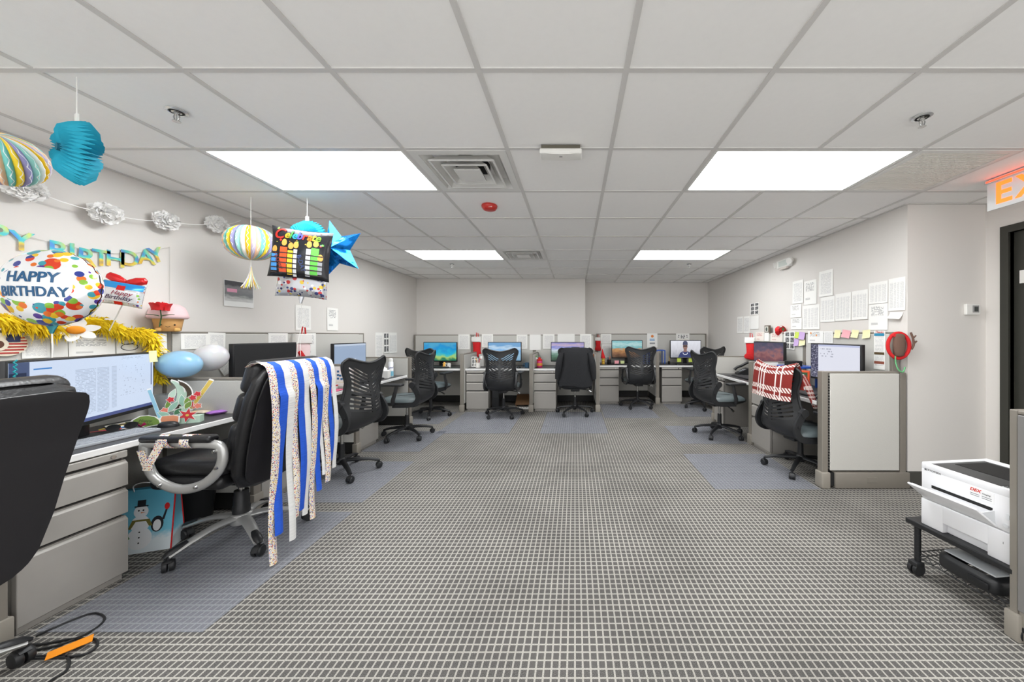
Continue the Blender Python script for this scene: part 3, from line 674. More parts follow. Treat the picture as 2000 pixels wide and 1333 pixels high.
# ---------------------------------------------------------------- leather executive chair
def loft(path, sect, n=28, p=3.2):                                # closed superellipse sections along a path in the yz plane
    def fn(u, v):
        i = v*(len(path)-1); k = min(int(i), len(path)-2); q = i-k
        y = path[k][0]+(path[k+1][0]-path[k][0])*q; z = path[k][1]+(path[k+1][1]-path[k][1])*q
        dy, dz = path[k+1][0]-path[k][0], path[k+1][1]-path[k][1]; L = math.hypot(dy, dz); ny, nz = dz/L, -dy/L
        a = sect[k][0]+(sect[k+1][0]-sect[k][0])*q; b = sect[k][1]+(sect[k+1][1]-sect[k][1])*q
        c, s_ = math.cos(2*PI*u), math.sin(2*PI*u)
        X = a*math.copysign(abs(c)**(2/p), c); Y = b*math.copysign(abs(s_)**(2/p), s_)
        return (X, y+ny*Y, z+nz*Y)
    return fn
def make_exec_chair(label):
    t = thing('leather_chair', label, 'chair', (0, 0, 0), 0, 'black leather executive chairs')
    for k in range(5):
        a = 2*PI*k/5+math.radians(20); ca, sa = math.cos(a), math.sin(a)
        P = smooth_path([(0.03*ca, 0.03*sa, 0.135), (0.13*ca, 0.13*sa, 0.135), (0.23*ca, 0.23*sa, 0.112), (0.335*ca, 0.335*sa, 0.078)], 4)
        l = MB().tube(P, [0.034-0.012*i/len(P) for i in range(len(P))], 10, flat=0.55, up=(0, 0, 1) if False else None).build('base_leg', M_SILVER, t, 50)
        Q = [(r*ca, r*sa, z) for r, z in ((0.255, 0.118), (0.29, 0.108), (0.33, 0.094), (0.352, 0.080))]
        MB().tube(Q, [0.016, 0.022, 0.022, 0.012], 8, flat=0.6).build('leg_cap', M_BLACK, l, 50)
        link('caster', CAST_BIG, l, (0.33*ca, 0.33*sa, 0), (0, 0, a+1.3*k))
    MB().lathe([(0.050, 0.095), (0.055, 0.11), (0.052, 0.155), (0.036, 0.165)], 20).build('hub', M_SILVER, t, 40)
    MB().lathe([(0.044, 0.155), (0.044, 0.20), (0.040, 0.21), (0.040, 0.26), (0.036, 0.27), (0.036, 0.30)], 20).build('column_sleeve', M_BLACK, t, 40)
    MB().cyl((0, 0, 0.29), (0, 0, 0.40), 0.016, n=14).build('gas_column', M_CHROME, t, 40)
    m = MB().rbox(-0.09, 0.09, -0.15, 0.10, 0.36, 0.41, r=0.012).build('tilt_mechanism', M_BLACK, t, 40)
    MB().tube([(0.06, 0.03, 0.385), (0.24, 0.05, 0.375), (0.27, 0.05, 0.36)], 0.007, 8).build('lever', M_BLACK, m, 40)
    # seat: base cushion and puffy top cushion
    MB().rbox(-0.27, 0.27, -0.14, 0.27, 0.405, 0.485, r=0.035, seg=4).build('seat_base', M_LEATHER, t, 60)
    s = MB().rbox(-0.262, 0.262, -0.15, 0.295, 0.475, 0.575, r=0.048, seg=5)
    s.build('seat_cushion', M_LEATHER, t, 60)
    pth = [(-0.165, 0.365), (-0.172, 0.40), (-0.19, 0.48), (-0.215, 0.60), (-0.245, 0.74), (-0.285, 0.90), (-0.325, 1.02), (-0.350, 1.085), (-0.358, 1.105)]
    sec = [(0.10, 0.010), (0.20, 0.035), (0.25, 0.045), (0.268, 0.05), (0.275, 0.052), (0.276, 0.052), (0.262, 0.050), (0.225, 0.036), (0.16, 0.012)]
    b = MB().surf(loft(pth, sec), 36, 32, cu=True).build('backrest', M_LEATHER, t, 70)
    # front cushions: lumbar and headrest rolls
    for (z0, z1, bulge) in ((0.50, 0.78, 0.055), (0.77, 0.95, 0.060), (0.93, 1.128, 0.066)):
        ya = interp([(z, y) for y, z in pth], (z0+z1)/2)+0.035
        lean = math.atan2(interp([(z, y) for y, z in pth], z1)-interp([(z, y) for y, z in pth], z0), z1-z0)
        h = (z1-z0)/2
        Mx = Matrix.Translation((0, ya, (z0+z1)/2)) @ Matrix.Rotation(-lean, 4, 'X')
        MB().rbox(-0.258, 0.258, -0.03, bulge, -h, h, r=0.045, seg=4, M=Mx).build('cushion', M_LEATHER, b, 60)
    # rear cover with piping
    rp = MB()
    def rear(u, v):
        z = 0.395+0.677*v; y = interp([(zz, yy) for yy, zz in pth], z); w = interp([(0.395, 0.10), (0.402, 0.15), (0.415, 0.185), (0.44, 0.212), (0.48, 0.230), (0.6, 0.247), (0.9, 0.256), (0.98, 0.254), (1.02, 0.246), (1.045, 0.233), (1.06, 0.215), (1.068, 0.195), (1.072, 0.15)], z)
        return (w*(2*u-1), y-0.053-0.012*(1-(2*u-1)**4)*math.sin(PI*v)**0.4, z+0.004)
    rp.surf(lambda u, v: rear(1-u, v), 14, 48, thick=0.006)
    r_ = rp.build('rear_cover', M_LEATHER_B, b, 60)
    edge = [rear(i/20, 0) for i in range(21)]+[rear(1, i/24) for i in range(1, 25)]+[rear(1-i/20, 1) for i in range(1, 21)]+[rear(0, 1-i/24) for i in range(1, 24)]
    MB().tube([(x, y-0.001, z) for x, y, z in edge], 0.0045, 6, closed=True).build('piping', M_LEATHER, b, 60)
    for s in (-1, 1):
        x = s*0.295
        P = [(0.248, 0.655), (0.240, 0.60), (0.20, 0.505), (0.12, 0.450), (0.03, 0.432), (-0.07, 0.458), (-0.145, 0.52), (-0.178, 0.59), (-0.172, 0.655), (-0.125, 0.678), (0.05, 0.684), (0.18, 0.684), (0.238, 0.682)]
        pp = smooth_path([(x, a, z) for a, z in P]+[(x, P[0][0], P[0][1])], 4)[:-1]
        ar = MB().tube(pp, 0.026, 10, closed=True, flat=0.75, up=(1, 0, 0))
        ar = ar.build('armrest', M_SILVER, t, 60)
        MB().rbox(x-0.034, x+0.034, -0.135, 0.25, 0.690, 0.728, r=0.017, seg=4).build('arm_pad', M_LEATHER, ar, 60)
        br = MB().box(min(s*0.20, s*0.29), max(s*0.20, s*0.29), -0.05, 0.10, 0.425, 0.445).build('arm_bracket', M_BLACK, ar)
        for a, z in ((-0.155, 0.645), (-0.165, 0.555), (-0.055, 0.452), (0.14, 0.462)):
            MB().cyl((x+s*0.018, a, z), (x+s*0.030, a, z), 0.010, 0.007, 10).build('bolt', M_CHROME, ar, 40)
    return t
ex = make_exec_chair('black leather executive chair draped with blue and white streamers')
ex.location = (-2.10, 2.20, 0.005); ex.rotation_euler = (0, 0, PI/2)
ex2 = dup(ex, (-2.20, 1.03, 0.0), PI/2+math.radians(12), 'black leather executive chair without streamers beside the orange tagged cable')
for c in ex2.children:
    if c.name.startswith('base_leg'): c.rotation_euler = (0, 0, math.radians(81-12-90-20))
# ---------------------------------------------------------------- streamers hung on the leather chair
def sprinkle():
    k = N('sprinkle_print'); x, y, z, tc = k.sep('Object')
    v = k.n('ShaderNodeTexVoronoi', i_Scale=150.0); k.l(tc[0], tc[1], v, 'Vector')
    m = k.math('LESS_THAN', (v, 0), 0.42); h = k.n('ShaderNodeSeparateColor'); k.l(v, 'Color', h, 0)
    c = k.ramp((h, 0), [(0.0, lin((60, 40, 40))), (0.2, lin((214, 60, 60))), (0.4, lin((70, 90, 190))), (0.6, lin((230, 190, 70))), (0.8, lin((90, 60, 130)))], 'CONSTANT')
    k.color(k.mix(m, lin((236, 228, 214)), c)); k.set(0.7, 0, 0.2); return k.m
M_SPR = sprinkle()
def crepe(name, rgb):
    k = N(name); x, y, z, tc = k.sep('Object'); w = k.noise(1.0); mp = k.n('ShaderNodeMapping'); mp.inputs['Scale'].default_value = (12, 12, 160)
    k.l(tc[0], tc[1], mp, 0); k.l(mp, 0, w, 'Vector'); c = lin(rgb); k.color(k.mix((w, 0), tuple(v*0.82 for v in c), tuple(min(1, v*1.12) for v in c)))
    k.set(0.75, 0, 0.2); k.bump((w, 0), 0.5, 0.004); return k.m
M_CB = crepe('blue_crepe', (44, 92, 205)); M_CW = crepe('white_crepe', (228, 228, 226))
seq = [('s', 0.048, 0.012), ('b', 0.050, 0.165), ('w', 0.046, 0.085), ('s', 0.046, 0.195), ('b', 0.046, 0.215), ('w', 0.042, 0.165), ('s', 0.044, 0.115), ('b', 0.042, 0.275), ('w', 0.028, 0.36), ('s', 0.046, 0.30), ('b', 0.040, 0.42), ('w', 0.036, 0.36)]
info = {'s': ('sprinkle_streamer', M_SPR, 'sprinkle-print paper streamer hanging down the back of the leather chair', 'sprinkle streamers on the leather chair'),
        'b': ('blue_streamer', M_CB, 'blue crepe streamer hanging down the back of the leather chair', 'blue streamers on the leather chair'),
        'w': ('white_streamer', M_CW, 'white crepe streamer hanging down the back of the leather chair', 'white streamers on the leather chair')}
yy = 1.915; XT = -2.10+0.425
for i, (kd, w, zb) in enumerate(seq):
    nm_, m_, lb, gr = info[kd]; tw = random.uniform(-0.06, 0.06); lean = random.uniform(-0.012, 0.014) if i not in (1,) else -0.045
    prof = [(XT-0.135, 1.100), (XT-0.10, 1.122), (XT-0.06, 1.124), (XT-0.025, 1.105), (XT-0.006, 1.06), (XT+0.004, 0.98)]
    nz = 16; prof += [(XT+0.008+0.010*math.sin(3.1*q/nz*2+i)+0.004*i % 0.01, 0.98+(zb-0.98)*q/nz) for q in range(1, nz+1)]
    w *= 1.06; ym = yy+w/2; n_ = len(prof)
    def fn(u, v, prof=prof, ym=ym, w=w, tw=tw, lean=lean, n_=n_):
        k = v*(n_-1); a = min(int(k+1e-9), n_-2); q = k-a; X = prof[a][0]+(prof[a+1][0]-prof[a][0])*q; Z = prof[a][1]+(prof[a+1][1]-prof[a][1])*q
        hang = max(0, (0.98-Z)); s = (u-0.5)*w
        return (X+0.012*math.sin(u*PI)*hang+s*tw*hang*0.5, ym+s+lean*hang, Z+0.0006)
    tag(MB().surf(fn, 4, (n_-1)*2, thick=0.0012).build(nm_, m_, smooth=60), lb, 'streamer', gr)
    yy += w-0.002
# sprinkle ribbon wound round the armrest
rb = MB(); xa = -2.10
for (f0, f1) in ((0.13, 0.02), (0.0, -0.03)):
    P = []
    for k in range(25):
        a = 2*PI*k/24*(1.0); f = f0+(f1-f0)*k/24
        P.append((xa-f, 2.20-0.295-0.038*math.sin(a)-0.0, 0.700+0.036*math.cos(a)))
    rb.surf(lambda u, v, P=P: (P[min(24, int(v*24+0.5))][0]+(u-0.5)*0.05, P[min(24, int(v*24+0.5))][1], P[min(24, int(v*24+0.5))][2]), 2, 24, thick=0.001)
rb.surf(lambda u, v: (xa-0.11-0.07*v+(u-0.5)*0.05, 2.20-0.338+0.005*math.sin(6*v), 0.715-0.16*v), 2, 8, thick=0.001)
rb.surf(lambda u, v: (xa-0.238+0.03*v+(u-0.5)*0.045, 2.20-0.295-0.024, 0.655-0.09*v), 2, 6, thick=0.001)
tag(rb.build('sprinkle_ribbon', M_SPR, smooth=60), 'sprinkle-print ribbon wound around the silver armrest of the streamer chair', 'ribbon')
# ---------------------------------------------------------------- screens (flat pictures made from nodes, in UV space)
def screen_noise(k, scale, stretch=(1, 1, 1), detail=5, seed=0.0):
    tc = k.n('ShaderNodeTexCoord'); mp = k.n('ShaderNodeMapping'); mp.inputs['Scale'].default_value = stretch; mp.inputs['Location'].default_value = (seed, seed*0.7, 0)
    nd = k.n('ShaderNodeTexNoise'); nd.inputs['Scale'].default_value = scale; nd.inputs['Detail'].default_value = detail
    k.l(tc, 'UV', mp, 0); k.l(mp, 0, nd, 'Vector'); return nd
def finish_screen(k, col, s=0.95):
    k.color((0.01, 0.01, 0.01)); k.emit(col, s); k.set(0.25, 0, 0.4); return k.m
def landscape(name, stops, warp=0.25, scale=4.0, seed=0.0, stretch=(1, 2, 1)):
    k = N(name); u, v, w, _ = k.sep('UV'); nz = screen_noise(k, scale, stretch, 6, seed)
    f = k.math('ADD', v, k.math('MULTIPLY', k.math('SUBTRACT', (nz, 0), 0.5), warp))
    return finish_screen(k, k.ramp(f, [(p, lin(c)) for p, c in stops]))
def rect(k, u, v, x0, x1, y0, y1):
    a = k.math('MULTIPLY', k.math('GREATER_THAN', u, x0), k.math('LESS_THAN', u, x1))
    b = k.math('MULTIPLY', k.math('GREATER_THAN', v, y0), k.math('LESS_THAN', v, y1)); return k.math('MULTIPLY', a, b)
def textlines(k, u, v, n, x0, x1, y0, y1, thr=0.45, wscale=14, duty=0.5):
    row = k.math('FLOOR', k.math('MULTIPLY', v, float(n))); fr = k.math('FRACT', k.math('MULTIPLY', v, float(n)))
    oi = k.n('ShaderNodeObjectInfo'); cb = k.n('ShaderNodeCombineXYZ')
    ux = k.math('MULTIPLY', u, float(wscale)); k.l(ux[0], 0, cb, 0); ry = k.math('ADD', k.math('MULTIPLY', row, 3.7), k.math('MULTIPLY', (oi, 'Random'), 50.0)); k.l(ry[0], 0, cb, 1)
    nz = k.n('ShaderNodeTexNoise'); nz.inputs['Scale'].default_value = 1.0; nz.inputs['Detail'].default_value = 1.0; k.l(cb, 0, nz, 'Vector')
    ink = k.math('MULTIPLY', k.math('LESS_THAN', fr, duty), k.math('GREATER_THAN', (nz, 0), thr))
    return k.math('MULTIPLY', ink, rect(k, u, v, x0, x1, y0, y1))
def ui_screen(name, bg, ink, rows, extra):
    k = N(name); u, v, w, _ = k.sep('UV'); c = k.mix(0.0, lin(bg), lin(bg))
    for (x0, x1, y0, y1, n, thr) in rows:
        c = k.mix(k.math('MULTIPLY', textlines(k, u, v, n, x0, x1, y0, y1, thr, 60), 0.38), c, lin(ink))
    for (x0, x1, y0, y1, col) in extra: c = k.mix(rect(k, u, v, x0, x1, y0, y1), c, lin(col))
    return finish_screen(k, c)
S_WIDE = ui_screen('screen_list', (206, 220, 242), (96, 112, 140), [(0.13, 0.30, 0.12, 0.80, 40, 0.55), (0.36, 0.50, 0.10, 0.84, 44, 0.42), (0.51, 0.60, 0.10, 0.84, 44, 0.36), (0.62, 0.66, 0.12, 0.84, 44, 0.3), (0.68, 0.92, 0.3, 0.84, 24, 0.62), (0.7, 0.9, 0.93, 0.98, 40, 0.5)],
                   [(0.0, 0.10, 0.0, 1.0, (70, 84, 120)), (0.0, 1.0, 0.0, 0.055, (66, 78, 132)), (0.12, 0.22, 0.885, 0.905, (60, 130, 200)), (0.975, 0.985, 0.4, 0.95, (90, 96, 140)), (0.0, 0.085, 0.6, 0.86, (28, 40, 70))])
S_GREY = ui_screen('screen_grey', (152, 170, 196), (190, 200, 215), [(0.1, 0.9, 0.85, 0.95, 20, 0.6)], [(0.0, 1.0, 0.93, 1.0, (190, 202, 220)), (0.42, 0.66, 0.12, 0.42, (206, 220, 236))])
S_COAST = landscape('screen_coast', [(0.0, (40, 120, 90)), (0.18, (170, 200, 110)), (0.30, (90, 190, 170)), (0.46, (30, 170, 210)), (0.7, (20, 140, 205)), (0.92, (70, 160, 200))], 0.9, 3.0, 2.0, (1.6, 1, 1))
S_SKY = landscape('screen_sky', [(0.0, (120, 160, 190)), (0.3, (150, 190, 215)), (0.55, (120, 175, 225)), (0.7, (190, 215, 235)), (0.85, (110, 160, 205))], 0.5, 4, 5.0, (1, 3, 1))
S_VALLEY = landscape('screen_valley', [(0.0, (30, 60, 40)), (0.25, (70, 110, 90)), (0.45, (130, 160, 150)), (0.58, (205, 215, 225)), (0.72, (120, 130, 200)), (0.86, (190, 170, 190)), (1.0, (120, 120, 190))], 0.35, 4, 7.0, (1, 2.5, 1))
S_ROCK = landscape('screen_rock', [(0.0, (60, 42, 30)), (0.25, (130, 90, 60)), (0.45, (185, 135, 85)), (0.60, (110, 170, 175)), (0.78, (170, 205, 205)), (0.95, (120, 180, 185))], 0.45, 5, 3.0, (1.4, 1.6, 1))
S_MARS = landscape('screen_nebula', [(0.0, (70, 66, 90)), (0.3, (120, 76, 84)), (0.5, (150, 100, 100)), (0.7, (98, 84, 104)), (1.0, (66, 68, 92))], 1.2, 3.5, 9.0, (1.2, 1, 1))
def city_doc():
    k = N('screen_city_document'); u, v, w, _ = k.sep('UV'); nz = screen_noise(k, 22, (1.5, 1, 1), 4, 1.0)
    city = k.ramp((nz, 0), [(0.35, lin((40, 42, 60))), (0.55, lin((96, 96, 122))), (0.7, lin((196, 196, 210)))])
    c = k.mix(k.math('GREATER_THAN', u, 0.17), city, lin((224, 226, 238)))
    c = k.mix(k.math('MULTIPLY', textlines(k, u, v, 14, 0.22, 0.5, 0.62, 0.9, 0.5, 20), 0.6), c, lin((130, 134, 150)))
    c = k.mix(rect(k, u, v, 0.18, 1.0, 0.95, 1.0), c, lin((190, 196, 226))); return finish_screen(k, c)
S_CITY = city_doc()
S_PORTRAIT = landscape('screen_portrait_backdrop', [(0.0, (150, 152, 160)), (0.5, (206, 206, 214)), (1.0, (226, 228, 236))], 0.6, 5, 4.0, (3, 0.6, 1))
S_OFF = mat('screen_off', (26, 27, 29), 0.55)
M_BEZ = mat('monitor_black', (24, 25, 27), 0.4)
def monitor(loc, rz, w, h, zb, sm, label, group=None, white=False, stand=True, bez=0.012):
    t = thing('monitor', label, 'monitor', (loc[0], loc[1], DZT), rz, group)
    b = zb-DZT
    MB().rbox(-w/2, w/2, 0.0, 0.038, b, b+h, r=0.005).build('housing', M_BEZ, t, 40)
    link('screen', sheet_mesh('screen', w-2*bez, h-bez-0.02, sm, n=1, thick=0.001), t, (0, -0.0012, b+h/2+0.005))
    if stand:
        MB().rbox(-0.035, 0.035, 0.040, 0.07, 0.008, b+h*0.55, r=0.008).build('neck', M_BEZ, t, 40)
        MB().rbox(-0.12, 0.12, -0.05, 0.14, 0.0, 0.012, r=0.005).build('stand_base', M_BEZ, t, 40)
    return t
G_M = 'desk monitors'
mw = monitor((-2.667, 1.944), math.radians(113.5), 0.92, 0.375, 0.79, S_WIDE, 'ultrawide monitor showing a pale email list, with yellow note on its corner', G_M)
monitor((-2.75, 3.13), PI/2, 0.64, 0.37, 0.838, S_OFF, 'switched-off black monitor behind the streamer-draped chair', G_M)
monitor((-2.75, 4.29), PI/2, 0.62, 0.35, 0.83, S_GREY, 'monitor showing a grey-blue window with a small light square', G_M)
monitor((-2.443, 6.33), 0, 0.61, 0.357, 0.793, S_COAST, 'monitor showing a turquoise coast seen from above', G_M)
monitor((-1.276, 6.33), 0, 0.61, 0.357, 0.793, S_SKY, 'monitor showing pale blue sky and clouds', G_M)
monitor((-0.133, 6.33), 0, 0.61, 0.357, 0.793, S_VALLEY, 'monitor showing a green valley under violet clouds', G_M)
monitor((1.026, 6.88), 0, 0.61, 0.36, 0.815, S_ROCK, 'monitor showing a rocky beach', G_M)
mp_ = monitor((2.18, 6.88), 0, 0.61, 0.36, 0.815, S_PORTRAIT, 'monitor showing a person in sunglasses, green notes on its bottom edge', G_M)
monitor((2.51, 4.545), math.radians(-79), 0.54, 0.32, 0.87, S_MARS, 'monitor showing a dim reddish nebula picture', G_M)
monitor((2.50, 3.38), -PI/2, 0.655, 0.37, 0.823, S_CITY, 'monitor showing a blank document beside a strip of city picture', G_M)
# flat picture of a person on the screen of the last back monitor
def em(name, rgb): return mat(name, rgb, 0.4, emit=0.8)
def disc(rx, rz_, n=20, x=0, z=0): return [(x+rx*math.cos(2*PI*i/n), z+rz_*math.sin(2*PI*i/n)) for i in range(n)]
zc = 0.815-DZT+0.19; X0 = -0.01
MB().prism([(X0-0.14, zc-0.165), (X0+0.15, zc-0.165), (X0+0.12, zc-0.08), (X0+0.05, zc-0.05), (X0-0.05, zc-0.05), (X0-0.10, zc-0.08)], -0.0030, -0.0024).build('picture_shirt', em('pic_navy', (44, 52, 92)), mp_)
MB().prism([(X0-0.035, zc-0.06), (X0+0.035, zc-0.06), (X0+0.03, zc+0.0), (X0-0.03, zc+0.0)], -0.0036, -0.0031).prism(disc(0.045, 0.07, 20, X0, zc+0.045), -0.0037, -0.0032).build('picture_face', em('pic_skin', (120, 92, 84)), mp_)
MB().prism([(X0-0.05, zc+0.075), (X0+0.05, zc+0.075), (X0+0.045, zc+0.13), (X0+0.02, zc+0.155), (X0-0.02, zc+0.155), (X0-0.045, zc+0.13)], -0.0042, -0.0038).build('picture_cap', em('pic_cap', (58, 62, 84)), mp_)
MB().prism([(X0-0.042, zc+0.045), (X0+0.042, zc+0.045), (X0+0.042, zc+0.065), (X0-0.042, zc+0.065)], -0.0044, -0.0040).build('picture_sunglasses', em('pic_black', (16, 16, 18)), mp_)
MB().tube([(X0+0.045*math.sin(a), -0.0046, zc-0.075-0.04*math.cos(a)) for a in [(-1.6+0.2*i) for i in range(17)]], 0.005, 5).build('picture_necklace', em('pic_pearl', (222, 222, 224)), mp_)
def sticky(name, loc, rot, w, h, m, label, group=None, curl=0.006, cat='sticky note'):
    o = link(name, sheet_mesh(name, w, h, m, curl=curl, n=4), None, loc, rot); return tag(o, label, cat, group)
M_YEL = mat('note_yellow', (246, 240, 190), 0.8); M_GRN = mat('note_green', (206, 226, 96), 0.8); M_PNK = mat('note_pink', (244, 178, 186), 0.8); M_PUR = mat('note_purple', (206, 176, 224), 0.8)
M_PAPER = mat('plain_paper', (246, 245, 241), 0.85, spec=0.2)
c = math.radians(113.5); p = Vector((-2.667, 1.944, 0))+Vector((math.cos(c), math.sin(c), 0))*0.44+Vector((math.sin(c), -math.cos(c), 0))*0.004
sticky('sticky_note', (p.x, p.y, 1.135), (0, 0, c), 0.076, 0.076, M_YEL, 'pale yellow sticky note on the corner of the ultrawide monitor')
for px_ in (1326.5, 1349): q = at(px_, 704, 6.865); sticky('sticky_note', (q[0], 6.868, q[2]), (0, 0, 0), 0.080, 0.075, M_GRN, 'lime green sticky note below the person-in-sunglasses screen', 'green notes on the back monitor')
# ---------------------------------------------------------------- keyboards, mice, phone
M_KEY = mat('key_black', (44, 45, 48), 0.5); M_KEYG = mat('keyboard_grey', (168, 172, 178), 0.5)
def make_keyboard(m, km):
    t = thing('keyboard', 'keyboard', 'keyboard', (0, 0, DZT), 0, 'desk keyboards')
    MB().rbox(-0.22, 0.22, -0.075, 0.075, 0.0, 0.016, r=0.004).build('body', m, t, 40)
    for j in range(5):
        mb = MB()
        for i in range(20):
            if j == 0 and 5 <= i <= 10: continue
            x = -0.21+i*0.021; mb.rbox(x, x+0.018, -0.066+j*0.0265, -0.044+j*0.0265, 0.016, 0.0205, r=0.0015, seg=1)
        if j == 0: mb.rbox(-0.105, 0.02, -0.066, -0.044, 0.016, 0.0205, r=0.0015, seg=1)
        mb.build('key_row', km, t)
    return t
kb = make_keyboard(M_KEYG, mat('key_light', (150, 154, 160), 0.5)); kb.location = (-2.545, 1.86, DZT); kb.rotation_euler = (0, 0, PI/2-0.05); kb['label'] = 'grey keyboard in front of the ultrawide monitor'
kb2 = make_keyboard(M_BEZ, M_KEY); kb2.location = (-1.25, 6.02, DZT); kb2['label'] = 'black keyboard below the pale sky monitor'
for x, y, rz, lb in ((-2.40, 6.02, 0, 'black keyboard below the turquoise coast monitor'), (-0.13, 6.02, 0, 'black keyboard behind the jacket-draped chair'), (0.98, 6.64, 0, 'black keyboard below the rocky beach monitor'), (2.15, 6.66, 0, 'black keyboard below the person-in-sunglasses monitor'),
                     (2.22, 3.46, -PI/2, 'black keyboard in front of the document monitor'), (2.24, 4.62, -PI/2, 'black keyboard in front of the nebula monitor'), (-2.54, 4.30, PI/2, 'black keyboard in front of the grey-blue monitor')):
    dup(kb2, (x, y, DZT), rz, lb)
def make_mouse():
    def fn(u, v):
        a = 2*PI*u; b = v*PI/2; r = math.cos(b)**0.6 if v < 1 else 0
        return (0.031*r*math.cos(a), 0.052*r*math.sin(a), 0.034*math.sin(b)**0.9)
    t = thing('mouse', 'mouse', 'mouse', (0, 0, DZT), 0, 'computer mice')
    MB().surf(fn, 20, 8, cu=True).build('shell', M_BEZ, t, 60); MB().cyl((-0.004, 0.026, 0.028), (0.004, 0.026, 0.028), 0.006, n=10).build('wheel', M_CHROME, t, 40); return t
ms = make_mouse(); ms.location = (-2.52, 2.165, DZT); ms.rotation_euler = (0, 0, PI/2+0.3); ms['label'] = 'black mouse beside the grey keyboard'
for x, y, rz, lb in ((2.20, 3.12, -PI/2, 'black mouse on the desk below the orange box'), (2.22, 4.25, -PI/2, 'black mouse on the phone desk'), (-0.96, 6.0, 0, 'black mouse near the blue mug'), (1.33, 6.62, 0, 'black mouse below the blue organizer at the back')): dup(ms, (x, y, DZT), rz, lb)
def phone(x, y, rz, label):
    t = thing('desk_phone', label, 'phone', (x, y, DZT), rz, 'black desk phones')
    MB().prism([(-0.09, 0.0), (0.09, 0.0), (0.09, 0.09), (0.05, 0.095), (-0.09, 0.02)], -0.09, 0.09, Matrix.Rotation(PI/2, 4, 'Z')).build('body', M_BEZ, t)
    h = smooth_path([(-0.055, -0.10, 0.06), (-0.055, -0.07, 0.095), (-0.055, 0.0, 0.125), (-0.055, 0.07, 0.165), (-0.055, 0.10, 0.16)], 4)
    MB().tube(h, [0.026]+[0.019]*(len(h)-2)+[0.026], 10).build('handset', M_BEZ, t, 50)
    k = MB()
    for i in range(3):
        for j in range(4): k.rbox(0.0+i*0.024, 0.016+i*0.024, -0.062+j*0.022, -0.048+j*0.022, 0.046+j*0.0095, 0.052+j*0.0095, r=0.001, seg=1)
    k.build('keypad', M_KEYG, t)
phone(2.42, 5.03, -PI/2-0.2, 'black desk phone with handset beside the green cards')
# ---------------------------------------------------------------- printer and cart
C83 = math.radians(-83.3)
M_PRW = mat('printer_white', (236, 236, 238), 0.4); M_PRD = mat('printer_charcoal', (66, 66, 66), 0.5)
ZP = 0.29
t = thing('printer_cart', 'black wheeled printer cart with wire lower shelf', 'cart', (1.795, 1.90, 0), C83)
MB().rbox(0.0, 0.50, 0.0, 0.46, ZP-0.026, ZP, r=0.004).build('top_shelf', M_BLACK, t)
for x in (0.035, 0.465):
    for y in (0.035, 0.425):
        l = MB().cyl((x, y, 0.06), (x, y, ZP-0.026), 0.014, n=14)
        for k in range(6): l.cyl((x, y, 0.09+k*0.03), (x, y, 0.093+k*0.03), 0.0155, n=14)
        l.build('leg', M_BLACK, t, 40)
        c = MB()
        for s in (-1, 1): c.lathe([(0.012, -0.009), (0.030, -0.009), (0.032, 0.0), (0.030, 0.009), (0.010, 0.011)], 18, Matrix.Translation((x+s*0.013, y-0.01, 0.032)) @ Matrix.Rotation(s*PI/2, 4, 'Y'))
        c.rbox(x-0.024, x+0.024, y-0.035, y+0.018, 0.045, 0.072, r=0.008); c.build('caster', M_RUBBER, t, 40)
ws = MB(); zS = 0.105
for z in (zS-0.014, zS+0.014):
    for a, b in (((0.035, 0.035), (0.465, 0.035)), ((0.035, 0.425), (0.465, 0.425)), ((0.035, 0.035), (0.035, 0.425)), ((0.465, 0.035), (0.465, 0.425))): ws.cyl((*a, z), (*b, z), 0.003, n=6)
for k in range(18):
    x = 0.035+0.43*k/18
    for y in (0.035, 0.425): ws.cyl((x, y, zS-0.014 if k % 2 else zS+0.014), (x+0.43/18, y, zS+0.014 if k % 2 else zS-0.014), 0.002, n=5)
for k in range(14): ws.cyl((0.035, 0.06+k*0.027, zS+0.014), (0.465, 0.06+k*0.027, zS+0.014), 0.0022, n=5)
ws.build('wire_shelf', M_BLACK, t)
t = thing('printer', 'white laser printer with open front tray on the black cart', 'printer', (1.822, 1.84, ZP), C83)
W_, D_, H_ = 0.385, 0.40, 0.325; ZK = 0.135
body = MB(); body.rbox(0, W_, 0, D_, ZK+0.002, H_-0.03, r=0.008, seg=3)
# top: rim with output recess
body.rbox(0, 0.03, 0, D_, H_-0.04, H_, r=0.008); body.rbox(W_-0.022, W_, 0, D_, H_-0.04, H_, r=0.008); body.rbox(0.02, W_-0.012, D_-0.05, D_, H_-0.04, H_, r=0.008); body.rbox(0.02, W_-0.012, 0, 0.016, H_-0.04, H_, r=0.006)
body.build('body', M_PRW, t, 40)
MB().rbox(0.02, W_-0.09, 0.010, D_-0.04, H_-0.02, H_-0.005, r=0.004).build('top_cover', M_PRD, t, 40)
MB().add([(0.05, 0.14, H_-0.004), (W_-0.13, 0.14, H_-0.004), (W_-0.13, 0.33, H_-0.004), (0.05, 0.33, H_-0.004)], [(0, 1, 2, 3)]).box(0.05, W_-0.13, 0.14, 0.33, H_-0.006, H_-0.0035).build('output_recess', mat('recess_black', (14, 14, 14), 0.6), t)
MB().rbox(W_-0.085, W_-0.02, 0.02, 0.20, H_-0.025, H_-0.004, r=0.004).build('control_panel', mat('panel_light', (196, 198, 200), 0.5), t, 40)
kp = MB()
for i in range(3):
    for j in range(5): kp.rbox(W_-0.078+i*0.018, W_-0.066+i*0.018, 0.03+j*0.022, 0.044+j*0.022, H_-0.006, H_-0.001, r=0.001, seg=1)
kp.build('keypad', M_PRD, t)
